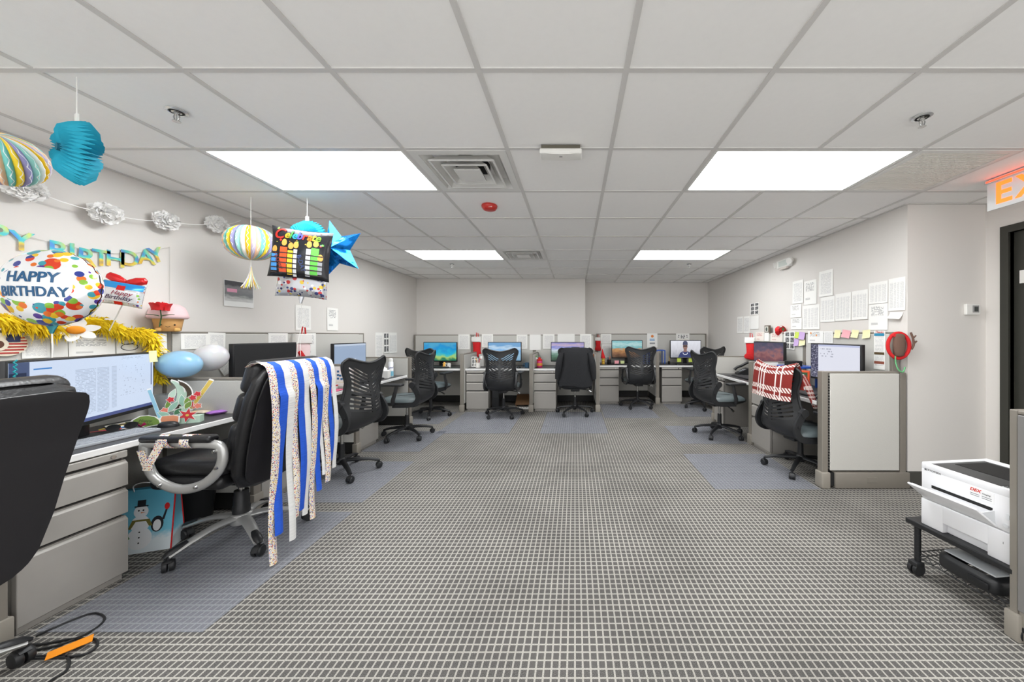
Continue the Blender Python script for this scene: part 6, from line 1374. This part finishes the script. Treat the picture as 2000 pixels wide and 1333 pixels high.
cut(poin, 0.075, 0.055, 0.2, -0.04, mat('card_red', (206, 56, 62), 0.8), 'poinsettia'); MB().cyl((0.075, -0.042, 0.055), (0.075, -0.0407, 0.055), 0.008, n=10).build('poinsettia_centre', mat('card_gold', (220, 190, 90), 0.7), t)
moon = [(0.085*math.sin(a), 0.085*math.cos(a)) for a in [math.radians(20+160*i/14) for i in range(15)]]+[(0.052*math.sin(a)+0.012, 0.062*math.cos(a)) for a in [math.radians(175-150*i/14) for i in range(15)]]
cut(moon, -0.01, 0.185, 0.0, -0.005, mat('card_black_gold', (70, 56, 40), 0.7, var=0.6, vscale=120), 'crescent_moon', 1.1)
moon2 = [(0.072*math.sin(a), 0.085*math.cos(a)) for a in [math.radians(15+165*i/14) for i in range(15)]]+[(0.035*math.sin(a)+0.005, 0.075*math.cos(a)) for a in [math.radians(175-160*i/14) for i in range(15)]]
cut(moon2, -0.03, 0.190, 0.0, 0.004, cg[3], 'moon_lining', 1.05)
for k in range(16):
    x = rn.uniform(-0.03, 0.13); z = rn.uniform(0.05, 0.15); cut(leaf_poly(rn.uniform(0.05, 0.08), 0.014), x, z, rn.uniform(-1.2, 1.2), rn.uniform(-0.035, 0.02), cg[k % 4], 'leaf')
for k in range(7):
    x = rn.uniform(-0.05, 0.12); z = rn.uniform(0.08, 0.21); cut([(0.016*math.cos(2*PI*i/10)*(1.25 if i % 2 else 0.8), 0.016*math.sin(2*PI*i/10)*(1.25 if i % 2 else 0.8)) for i in range(10)], x, z, 0, rn.uniform(-0.03, 0.0), mat('card_pink', (226, 130, 110), 0.8) if k % 2 else mat('card_red', (206, 56, 62), 0.8), 'small_flower')
cut([(-0.008, 0), (0.008, 0), (0.008, 0.20), (-0.008, 0.20)], -0.06, 0.03, -0.25, 0.0, mat('card_sky', (150, 200, 222), 0.8), 'blue_ribbon_strip')
cut([(-0.009, 0), (0.009, 0), (0.011, 0.20), (-0.011, 0.20)], 0.075, 0.09, 0.5, 0.006, mat('card_gold', (220, 190, 90), 0.7), 'gold_strip')
MB().rbox(-0.12, 0.13, -0.03, 0.03, 0.0, 0.045, r=0.001).build('card_base', cg[3], t)
# clear organizer, clutter, tray, candy
M_CLEAR = mat('clear_acrylic', (205, 210, 212), 0.15, alpha=0.45)
q = at(318, 790, 2.44); t = thing('acrylic_organizer', 'clear acrylic organizer behind the pop-up card', 'organizer', (-2.86, 2.475, DZT), 0.0)
for b in ((-0.10, 0.10, -0.05, -0.046, 0, 0.15), (-0.10, 0.10, 0.046, 0.05, 0, 0.15), (-0.10, -0.096, -0.046, 0.046, 0, 0.15), (0.096, 0.10, -0.046, 0.046, 0, 0.15), (-0.10, 0.10, -0.046, 0.046, 0, 0.004), (-0.096, 0.096, -0.002, 0.002, 0.004, 0.13)): MB().box(*b).build('panel', M_CLEAR, t)
MB().rbox(-0.06, 0.05, -0.04, -0.006, 0.005, 0.10, r=0.004).build('silver_contents', mat('foil_wrap', (196, 198, 200), 0.25, 0.5), t); MB().rbox(-0.05, 0.06, 0.006, 0.04, 0.005, 0.12, r=0.004).build('dark_contents', mat('dark_item', (70, 70, 74), 0.5), t)
pal2 = [(40, 40, 44), (214, 60, 60), (70, 130, 190), (236, 200, 60), (60, 60, 66), (150, 90, 60)]
for k in range(6):
    x, y = -2.80+0.02*(k % 3), 1.98+0.045*k; a = 0.5+0.25*k; L = 0.07
    o = MB().cyl((-L*math.cos(a), -L*math.sin(a), 0.0), (L*math.cos(a), L*math.sin(a), 0.006), 0.0045, n=8); o.cyl((L*math.cos(a), L*math.sin(a), 0.006), (1.1*L*math.cos(a), 1.1*L*math.sin(a), 0.0066), 0.0045, 0.001, 8)
    tag(o.build('pen', mat('pen_%d' % k, pal2[k], 0.4), loc=(x+0.03, y, DZT+0.0055+0.002*k), smooth=40), ['black pen', 'red pen', 'blue pen', 'yellow pen', 'charcoal pen', 'brown pen'][k]+' lying in the clutter below the ultrawide monitor', 'pen', 'pens below the ultrawide monitor')
t = thing('sunglasses', 'dark folded sunglasses lying behind the grey keyboard', 'sunglasses', (-2.67, 2.06, DZT+0.03), math.radians(70))
for s in (-1, 1): MB().surf(lambda u, v, s=s: (s*0.034+0.028*v*math.cos(2*PI*u), -0.002*v*v, 0.02*v*math.sin(2*PI*u)), 18, 3, cu=True, thick=0.003).build('lens', M_BEZ, t, 60); MB().tube([(s*0.062, 0, 0.008), (s*0.06, 0.05, 0.006), (s*0.02, 0.10, -0.02)], 0.0025, 6).build('temple', M_BEZ, t, 60)
MB().tube([(-0.01, 0, 0.008), (0, 0, 0.012), (0.01, 0, 0.008)], 0.0025, 6).build('bridge', M_BEZ, t)
for k, (x, y, rgb, lb, nm) in enumerate(((-2.72, 2.26, (244, 204, 40), 'small yellow paper flower below the monitor edge', 'paper_flower'), (-2.66, 2.155, (206, 40, 110), 'small magenta paper flower behind the mouse', 'paper_flower'))):
    t = thing(nm, lb, 'flower', (x, y, DZT), 0.4*k, 'small paper flowers on the near desk'); m = mat('pf_%d' % k, rgb, 0.7)
    for j in range(6): a = 2*PI*j/6; MB().surf(lambda u, v: ((0.006+0.026*u)*math.cos(a)-0.012*math.sin(PI*u)*(2*v-1)*math.sin(a), (0.006+0.026*u)*math.sin(a)+0.012*math.sin(PI*u)*(2*v-1)*math.cos(a), 0.006+0.03*u*u), 5, 3, thick=0.001).build('petal', m, t, 60)
    MB().lathe([(0.002, 0.0), (0.010, 0.004), (0.010, 0.012), (0.002, 0.018)], 10).build('centre', mat('pf_c', (230, 180, 60), 0.7), t, 60)
t = thing('paper_tray', 'white shallow paper tray behind the pop-up card', 'tray', (-2.78, 2.20, DZT), PI/2)
MB().rbox(-0.10, 0.10, -0.045, 0.045, 0.0, 0.004, r=0.002).build('base', M_PAPER, t); 
for b in ((-0.10, 0.10, -0.047, -0.044, 0.0, 0.022), (-0.10, 0.10, 0.044, 0.047, 0.0, 0.022)): MB().box(*b).build('side', M_PAPER, t)
for k in range(5): MB().rbox(-0.09+k*0.035, -0.062+k*0.035, -0.03, 0.03, 0.005, 0.016+0.004*(k % 3), r=0.004).build('wrapped_sweet', mat('sweet_%d' % k, [(120, 130, 60), (160, 140, 60), (90, 100, 60), (200, 180, 90), (110, 90, 60)][k], 0.35), t, 40)
for k, (px_, py_, rgb, lb) in enumerate(((412, 806, (232, 214, 190), 'cream sweets packet on the desk end beyond the pop-up card'), (436, 800, (226, 196, 150), 'golden sweets packet beside the purple packet'), (432, 808, (170, 110, 200), 'purple sweets packet at the desk end'))):
    d = 0.57*F/(py_-PY); X = (px_-PX)*d/F; d = min(d, 2.50)
    tag(pillow(0.05, 0.03, 0.014, 10).xf(Matrix.Rotation(PI/2, 4, 'X')).build('sweets_packet', mat('packet_%d' % k, rgb, 0.3, var=0.2, vscale=70), loc=(X, d, DZT+0.016), rot=(0, 0, 0.6*k), smooth=60), lb, 'packet', 'sweets packets at the desk end')
# ---------------------------------------------------------------- under the near left desk: gift bag, shade filler, floor cable
t = thing('gift_bag', 'blue snowman gift bag with red edges on the floor under the desk', 'bag', (-2.565, 2.10, 0.0), math.radians(20))
bw, bd_, bh = 0.135, 0.06, 0.36
def bagv(sx, sy, top): return (sx*bw, sy*(bd_ if not top else 0.018), 0.002 if not top else bh)
V = [bagv(-1,-1,0), bagv(1,-1,0), bagv(1,1,0), bagv(-1,1,0), bagv(-1,-1,1), bagv(1,-1,1), bagv(1,1,1), bagv(-1,1,1)]
k = N('bag_print'); x, y, z, _ = k.sep('Object'); nz = k.noise(60); fz = k.math('ADD', k.math('MULTIPLY', z, 2.6), k.math('MULTIPLY', (nz, 0), 0.12)); k.color(k.ramp(fz, [(0.25, lin((226, 236, 240))), (0.36, lin((120, 196, 218))), (0.9, lin((96, 178, 206)))])); k.set(0.35, 0, 0.5)
MB().add(V, [(0,3,2,1), (0,1,5,4), (1,2,6,5), (2,3,7,6), (3,0,4,7)]).build('bag_body', k.m, t)
def bagface(x, z): return -bd_+(bd_-0.018)*(z/bh)
def on_bag(poly, off, m, nm):
    n = len(poly); MB().add([(x, bagface(x, z)-off, z) for x, z in poly]+[(x, bagface(x, z)-off+0.0008, z) for x, z in poly], [tuple(range(n)), tuple(range(2*n-1, n-1, -1))]+[(i, n+i, n+(i+1) % n, (i+1) % n) for i in range(n)]).build(nm, m, t)
W1 = mat('print_white', (236, 238, 240), 0.5); K1 = mat('print_black', (34, 34, 40), 0.5)
on_bag(disc(0.055, 0.062, 22, -0.01, 0.085), 0.0015, W1, 'snowman_body'); on_bag(disc(0.042, 0.048, 22, -0.01, 0.165), 0.0022, W1, 'snowman_body'); on_bag(disc(0.032, 0.036, 20, -0.01, 0.235), 0.0029, W1, 'snowman_head')
on_bag([(-0.04, 0.262), (0.02, 0.262), (0.02, 0.268), (0.008, 0.268), (0.008, 0.30), (-0.028, 0.30), (-0.028, 0.268), (-0.04, 0.268)], 0.0036, K1, 'snowman_hat'); on_bag([(-0.045, 0.19), (0.03, 0.19), (0.045, 0.15), (0.03, 0.15), (0.015, 0.18), (-0.03, 0.18), (-0.05, 0.14), (-0.06, 0.145)], 0.0036, mat('print_olive', (120, 110, 50), 0.5), 'snowman_scarf')
for z_ in (0.06, 0.09, 0.12): on_bag(disc(0.004, 0.004, 8, -0.01, z_), 0.0036, K1, 'button')
for x_ in (-0.02, 0.0): on_bag(disc(0.004, 0.005, 8, x_, 0.242), 0.004, K1, 'eye')
on_bag([(-0.01, 0.232), (0.01, 0.229), (-0.01, 0.226)], 0.004, mat('print_orange', (230, 130, 50), 0.5), 'nose')
on_bag(disc(0.028, 0.045, 18, 0.065, 0.155), 0.0022, K1, 'bird_body'); on_bag(disc(0.018, 0.032, 16, 0.065, 0.148), 0.0029, W1, 'bird_belly'); on_bag([(0.085, 0.18), (0.10, 0.24), (0.108, 0.238), (0.095, 0.175)], 0.0022, K1, 'bird_wing'); on_bag(disc(0.012, 0.02, 10, 0.104, 0.25), 0.0029, M_RED, 'red_mitten')
on_bag([(-0.09, 0.10), (-0.06, 0.11), (-0.05, 0.09), (-0.075, 0.075)], 0.0022, mat('print_leaf', (70, 120, 60), 0.5), 'holly_print')
for a, b in ((1, 5), (0, 4), (2, 6), (3, 7)): MB().tube([V[a], V[b]], 0.0035, 6).build('red_edge', M_RED, t)
MB().tube(smooth_path([(-0.05, -0.018, bh-0.01), (-0.045, -0.03, bh+0.03), (0, -0.035, bh+0.045), (0.045, -0.03, bh+0.03), (0.05, -0.018, bh-0.01)], 4), 0.003, 6).build('handle', W1, t, 60)
t = thing('shade_filler', 'black round filler added for the shade under the near desk', 'filler', (-2.62, 2.39, 0.0)); MB().lathe([(0.09, 0.0), (0.10, 0.004), (0.125, 0.28), (0.13, 0.285), (0.122, 0.285), (0.096, 0.012), (0.0, 0.010)], 28, caps=False).build('filler_body', M_BLACK, t, 50)  # black round shape added to stand in for the shade under the desk
MB().lathe([(0.134, 0.278), (0.136, 0.29), (0.126, 0.29)], 28, caps=False).build('filler_rim', M_BEZ, t, 50)
t = thing('power_cable', 'black coiled power cable with an orange tag on the carpet', 'cable', (0, 0, 0))
fl_ = lambda px_, py_: ((px_-PX)*(HC*F/(py_-PY))/F, HC*F/(py_-PY), 0.006)
for pts_ in ([(20, 1262), (80, 1262), (140, 1252), (185, 1252), (186, 1270), (150, 1285), (60, 1290), (20, 1288)], [(70, 1246), (105, 1230), (170, 1204), (195, 1203), (204, 1214), (180, 1235), (120, 1262), (60, 1275)], [(60, 1287), (120, 1284), (135, 1296), (128, 1315), (100, 1333), (70, 1360)]):
    MB().tube(smooth_path([fl_(*p) for p in pts_], 6), 0.0045, 6).build('cord', M_RUBBER, t, 60)
a, b = Vector(fl_(90, 1290)), Vector(fl_(182, 1254)); d = (b-a); n_ = Vector((-d.y, d.x, 0)).normalized()*0.026
MB().add([a-n_+Vector((0, 0, 0.006)), b-n_+Vector((0, 0, 0.010)), b+n_+Vector((0, 0, 0.010)), a+n_+Vector((0, 0, 0.006)), a-n_+Vector((0, 0, 0.0085)), b-n_+Vector((0, 0, 0.0125)), b+n_+Vector((0, 0, 0.0125)), a+n_+Vector((0, 0, 0.0085))], [(3,2,1,0), (4,5,6,7), (0,1,5,4), (1,2,6,5), (2,3,7,6), (3,0,4,7)]).build('orange_tag', mat('tag_orange', (248, 150, 20), 0.5), t)
# ---------------------------------------------------------------- things on the other left desks
t = thing('spray_can', 'white and blue disinfectant spray can on the low divider desk', 'spray can', (-2.52, 4.78, DZT)); 
MB().lathe([(0.030, 0.0), (0.033, 0.003), (0.033, 0.19), (0.026, 0.205)], 24).build('can', mat('can_white', (238, 240, 242), 0.3), t, 40); MB().lathe([(0.0335, 0.01), (0.0335, 0.075)], 24, caps=False).build('blue_label', mat('can_blue', (130, 196, 220), 0.4), t, 60); MB().lathe([(0.026, 0.205), (0.027, 0.24), (0.012, 0.25), (0.0, 0.25)], 20).build('cap', M_WPLASTIC, t, 40)
tx = text_mb('Lysol', 0.036, 0.001, 0.0004, shear=0.3); tx.v = [(0.0345*math.sin(x/0.034+0.45), -0.0345*math.cos(x/0.034+0.45), z+0.125) for x, y, z in tx.v]; tx.build('lettering', mat('can_script', (84, 80, 160), 0.4), t)
tag(MB().rbox(-0.11, 0.11, -0.15, 0.15, 0, 0.006, r=0.002).build('folder', mat('folder_pink', (244, 110, 150), 0.5), loc=(-2.50, 3.50, DZT), rot=(0, 0, 0.15)), 'bright pink folder lying on the desk below the blue-square chart', 'folder')
t = thing('red_box', 'small red and white box on the desk beside the pink folder', 'box', (-2.55, 3.655, DZT)); MB().rbox(-0.05, 0.05, -0.03, 0.03, 0, 0.05, r=0.003).build('body', mat('box_white', (238, 236, 232), 0.5), t); MB().box(-0.051, 0.051, -0.031, 0.031, 0.034, 0.045).build('red_band', M_RED, t)
t = thing('tissue_box', 'white tissue box behind the mesh chair by the spray can', 'tissue box', (-2.52, 4.62, DZT), 0.2); MB().rbox(-0.06, 0.06, -0.06, 0.06, 0, 0.10, r=0.004).build('box', mat('box_white', (238, 236, 232), 0.5), t); MB().surf(lambda u, v: (0.03*(1-v)*math.cos(2*PI*u)+0.012*math.sin(7*v), 0.02*(1-v)*math.sin(2*PI*u), 0.10+0.06*v+0.01*math.sin(4*PI*u)), 16, 5, cu=True).build('tissue', M_PAPER, t, 60)
# ---------------------------------------------------------------- back desks
def mug(x, y, rgb, label, s=1.0, group='mugs on the back desks'):
    t = thing('mug', label, 'mug', (x, y, DZT), 0.4, group); m = mat('mug_'+str(rgb), rgb, 0.3)
    MB().lathe([(0.032*s, 0.0), (0.038*s, 0.004), (0.040*s, 0.09*s), (0.037*s, 0.09*s), (0.034*s, 0.008), (0.0, 0.007)], 22, caps=False).build('cup', m, t, 50); MB().tube(smooth_path([(-0.038*s, 0, 0.075*s), (-0.065*s, 0, 0.068*s), (-0.066*s, 0, 0.03*s), (-0.038*s, 0, 0.02*s)], 4), 0.006*s, 8).build('handle', m, t, 60); return t
t = mug(-1.68, 6.05, (240, 236, 230), 'white mug filled with striped candy canes')
for k in range(4): a = k*1.5; MB().tube(smooth_path([(0.01*math.cos(a), 0.01*math.sin(a), 0.02), (0.02*math.cos(a), 0.02*math.sin(a), 0.13), (0.03*math.cos(a), 0.03*math.sin(a), 0.155), (0.045*math.cos(a), 0.045*math.sin(a), 0.14)], 4), 0.006, 7).build('candy_cane', [M_RED, W1, mat('cane_gold', (230, 180, 90), 0.4), W1][k], t, 60)
mug(-0.83, 6.05, (52, 84, 110), 'dark blue mug beside the magenta jar divider')
mug(-2.20, 6.10, (240, 238, 232), 'white cup with dark lid near the turquoise coast monitor', 0.85)
t = thing('teddy_toy', 'small orange toy beside the turquoise coast monitor', 'toy', (-2.28, 6.10, DZT)); MB().lathe([(0.0, 0.0), (0.025, 0.005), (0.03, 0.03), (0.02, 0.05), (0.024, 0.07), (0.015, 0.09), (0.0, 0.092)], 18).build('body', mat('toy_orange', (240, 180, 80), 0.7), t, 60); MB().rbox(-0.03, 0.03, -0.012, 0.012, 0.055, 0.07, r=0.006).build('arms', mat('toy_cream', (246, 224, 170), 0.7), t, 60)
t = thing('standing_card', 'white printed card with green print standing by the red stocking', 'card', (-1.79, 6.22, DZT), 0.1); link('card', sheet_mesh('card', 0.10, 0.18, P_PHOTO, n=2), t, (0, 0, 0.09)); MB().box(-0.05, 0.05, 0.002, 0.004, 0.0, 0.18).build('backing', M_PAPER, t)
t = thing('file_box', 'grey file box standing below the red stocking', 'box', (-1.69, 6.40, DZT)); MB().rbox(-0.045, 0.045, -0.10, 0.10, 0, 0.22, r=0.003).build('box', mat('file_grey', (176, 174, 170), 0.6), t); MB().box(-0.02, 0.02, -0.102, -0.10, 0.14, 0.19).build('label', M_PAPER, t)
t = thing('magenta_jar', 'magenta and orange jar on the desk beside the low divider', 'jar', (-0.62, 6.12, DZT)); MB().lathe([(0.04, 0.0), (0.048, 0.004), (0.05, 0.10), (0.044, 0.115)], 24).build('jar', mat('jar_magenta', (212, 40, 120), 0.35, var=0.25, vscale=30), t, 40); MB().lathe([(0.046, 0.115), (0.046, 0.14), (0.04, 0.145), (0.0, 0.145)], 20).build('lid', M_RED, t, 40); MB().lathe([(0.0505, 0.03), (0.0512, 0.08)], 24, caps=False).build('label', mat('jar_orange', (244, 150, 60), 0.5, var=0.3, vscale=40), t, 60); MB().lathe([(0.0, 0.145), (0.022, 0.15), (0.022, 0.17), (0.0, 0.18)], 14).build('lid_knob', M_RED, t, 50)
t = thing('green_bottle', 'white bottle with green cap beside the magenta jar', 'bottle', (-0.685, 6.20, DZT)); MB().lathe([(0.025, 0.0), (0.027, 0.004), (0.027, 0.15), (0.012, 0.175)], 18).build('bottle', M_WPLASTIC, t, 40); MB().lathe([(0.016, 0.175), (0.016, 0.20), (0.0, 0.20)], 16).build('cap', mat('cap_green', (120, 180, 110), 0.4), t, 40)
t = thing('orange_board', 'orange-brown clipboard standing beside the jacket-draped chair', 'clipboard', (0.30, 6.30, DZT), -0.15); MB().rbox(-0.055, 0.055, -0.006, 0.006, 0, 0.225, r=0.003).build('board', mat('board_orange', (190, 110, 50), 0.5), t); MB().rbox(-0.03, 0.03, -0.012, -0.005, 0.19, 0.22, r=0.003).build('clip', M_CHROME, t)
t = thing('elf_hat', 'red pointed elf hat on a striped stand', 'hat', (0.545, 6.75, DZT), 0.0); MB().lathe([(0.0, 0.0), (0.028, 0.004), (0.030, 0.10), (0.024, 0.12)], 18).build('striped_body', mat('elf_yellow', (226, 216, 70), 0.6, var=0.25, vscale=50), t, 50)
MB().lathe([(0.046, 0.115), (0.042, 0.13), (0.030, 0.19), (0.015, 0.25), (0.003, 0.30)], 18, Matrix(((1, 0, -0.10, 0.012), (0, 1, 0, 0), (0, 0, 1, 0), (0, 0, 0, 1)))).build('cone', M_RED, t, 60)
for k in range(3): MB().lathe([(0.0305, 0.02+k*0.03), (0.031, 0.032+k*0.03)], 18, caps=False).build('red_stripe', M_RED, t)
t = thing('pen_cup', 'dark pen cup with an orange pen beside the rocky beach monitor', 'pen cup', (0.66, 6.78, DZT)); MB().lathe([(0.032, 0), (0.036, 0.004), (0.036, 0.09), (0.033, 0.09), (0.03, 0.008), (0, 0.007)], 18, caps=False).build('cup', M_BEZ, t, 50); MB().cyl((0.01, 0, 0.01), (0.018, 0, 0.16), 0.005, n=8).build('pen', mat('pen_or', (236, 110, 50), 0.4), t); MB().cyl((-0.012, 0.01, 0.01), (-0.02, 0.012, 0.14), 0.005, n=8).build('pen', mat('pen_bl', (50, 70, 110), 0.4), t)
tag(MB().rbox(-0.04, 0.04, -0.03, 0.03, 0, 0.075, r=0.003).build('pink_box', mat('box_pink', (240, 160, 170), 0.5), loc=(0.80, 6.70, DZT)), 'pink box on the desk below the rocky beach monitor', 'box')
tag(MB().rbox(-0.035, 0.035, -0.03, 0.03, 0, 0.07, r=0.003).build('lime_box', mat('box_lime', (214, 226, 160), 0.5), loc=(0.91, 6.72, DZT)), 'pale lime box beside the pink box at the back', 'box')
tag(MB().rbox(-0.15, 0.15, -0.10, 0.10, 0, 0.008, r=0.003).build('desk_tray', M_BEZ, loc=(0.80, 6.80, DZT-0.0)), 'flat black desk tray under the pink box', 'tray')
M_BLUE = mat('plastic_blue', (32, 84, 180), 0.4)
t = thing('blue_organizer', 'blue upright file organizer beside the back low divider', 'organizer', (1.425, 6.98, DZT), 0.0)
for x_ in (-0.075, -0.02, 0.035): MB().box(x_, x_+0.006, -0.12, 0.12, 0.0, 0.24).build('divider', M_BLUE, t)
MB().box(-0.075, 0.06, -0.12, 0.12, 0.0, 0.006).build('base', M_BLUE, t); MB().box(-0.075, 0.05, 0.114, 0.12, 0, 0.20).build('back', M_BLUE, t); MB().rbox(-0.02, 0.012, -0.09, 0.09, 0.007, 0.20, r=0.003).build('file', mat('file_pale', (180, 196, 214), 0.6), t)
t = thing('blue_desk_shelf', 'blue plastic shelf standing on the back desk past the divider', 'shelf', (1.68, 6.95, DZT), 0.0); MB().rbox(-0.09, 0.09, -0.12, 0.12, 0.255, 0.275, r=0.006).build('top', M_BLUE, t)
for x_ in (-0.08, 0.08):
    for y_ in (-0.11, 0.11): MB().rbox(x_-0.01, x_+0.01, y_-0.008, y_+0.008, 0.0, 0.256, r=0.003).build('leg', M_BLUE, t)
t = thing('pencil_stub', 'yellow pencil standing in a small dark holder near the green notes', 'pencil', (1.83, 6.80, DZT)); MB().lathe([(0.02, 0), (0.022, 0.003), (0.022, 0.06), (0.019, 0.06), (0.018, 0.006), (0, 0.006)], 14, caps=False).build('holder', M_BEZ, t, 50); MB().cyl((0, 0, 0.008), (0.006, 0, 0.15), 0.004, n=6).build('pencil', mat('pencil_yellow', (240, 190, 60), 0.5), t)
# under the back desks
t = thing('wooden_footrest', 'brown slanted wooden footrest under the pale sky monitor desk', 'footrest', (-0.90, 6.25, 0)); wd = mat('footrest_wood', (120, 88, 58), 0.6, var=0.2, vscale=30)
MB().rbox(-0.17, 0.17, -0.02, 0.0, 0.0, 0.26, r=0.004, M=Matrix.Translation((0, 0, 0.02)) @ Matrix.Rotation(math.radians(-55), 4, 'X')).build('top_board', wd, t)
for s in (-1, 1): MB().prism([(-0.01, 0.0), (0.24, 0.0), (0.235, 0.15), (0.22, 0.15)], 0, 0.016, Matrix(((0, 1, 0, s*0.15-0.008), (1, 0, 0, 0), (0, 0, 1, 0), (0, 0, 0, 1)))).build('side_board', wd, t)
t = thing('power_strip', 'white power strip on the floor before the wooden footrest', 'power strip', (-0.92, 6.02, 0)); MB().rbox(-0.13, 0.13, -0.025, 0.025, 0.0, 0.03, r=0.005).build('body', M_WPLASTIC, t)
for k in range(5): MB().rbox(-0.11+k*0.045, -0.08+k*0.045, -0.012, 0.012, 0.0295, 0.0315, r=0.001).build('socket', M_DARK, t)
t = thing('computer_tower', 'black computer tower on the floor under the pale sky monitor desk', 'computer', (-1.36, 6.15, 0)); MB().rbox(-0.06, 0.06, -0.18, 0.2, 0.0, 0.36, r=0.006).build('case', M_BEZ, t); MB().rbox(-0.05, 0.05, -0.184, -0.179, 0.2, 0.34, r=0.002).build('front_panel', M_BLACK, t)
# ---------------------------------------------------------------- right desks
t = thing('blue_riser', 'blue plastic riser shelf behind the plaid blanket chair', 'shelf', (2.50, 3.955, DZT), -PI/2)
MB().rbox(-0.10, 0.20, -0.16, 0.12, 0.205, 0.225, r=0.006).build('top', M_BLUE, t)
for x_ in (-0.085, 0.185):
    for y_ in (-0.145, 0.105): MB().rbox(x_-0.012, x_+0.012, y_-0.01, y_+0.01, 0.0, 0.206, r=0.003).build('leg', M_BLUE, t)
tag(MB().rbox(-0.07, 0.07, -0.05, 0.05, 0, 0.06, r=0.004).build('black_stapler_box', M_BEZ, loc=(2.40, 3.84, DZT+0.2255), rot=(0, 0, 0.2)), 'small black box on top of the blue riser shelf', 'box')
t = thing('orange_box', 'orange candy box with green picture on the desk', 'box', (2.36, 3.62, DZT), math.radians(-40)); MB().rbox(-0.06, 0.06, -0.03, 0.03, 0, 0.20, r=0.003).build('carton', mat('carton_orange', (226, 84, 36), 0.5), t); MB().box(-0.035, 0.045, -0.0312, -0.030, 0.07, 0.185).build('green_picture', mat('carton_green', (50, 92, 60), 0.5), t); MB().prism(disc(0.016, 0.022, 16, 0.005, 0.145), -0.0324, -0.0312).build('figure_print', W1, t); MB().prism(disc(0.02, 0.02, 16, 0.03, 0.025), -0.0324, -0.030).build('round_print', W1, t)
sticky('yellow_sheet', (2.40, 3.30, DZT+0.05), (math.radians(-60), 0, -PI/2), 0.12, 0.10, M_YEL, 'pale yellow sheet leaning on the desk below the document monitor', cat='paper')
gcards = paper_mat('green_card', 'photos', base=(236, 240, 234))
for k, (x, y, h, lb) in enumerate(((2.47, 4.86, 0.20, 'white card with dark print standing beside the desk phone'), (2.60, 4.93, 0.27, 'green topped card standing behind the desk phone'))):
    t = thing('standing_card', lb, 'card', (x, y, DZT), -PI/2+0.4); link('card', sheet_mesh('card', 0.12, h, gcards if k == 0 else mat('card_teal', (110, 170, 140), 0.7), n=2), t, (0, 0, h/2)); MB().box(-0.06, 0.06, 0.002, 0.004, 0, h).build('backing', M_PAPER, t)
tag(MB().rbox(-0.20, 0.20, -0.14, 0.14, 0, 0.003, r=0.001).build('desk_pad', mat('pad_dark', (52, 52, 54), 0.6), loc=(2.27, 4.72, DZT), rot=(0, 0, PI/2)), 'dark desk pad under the keyboard of the phone desk', 'desk pad')
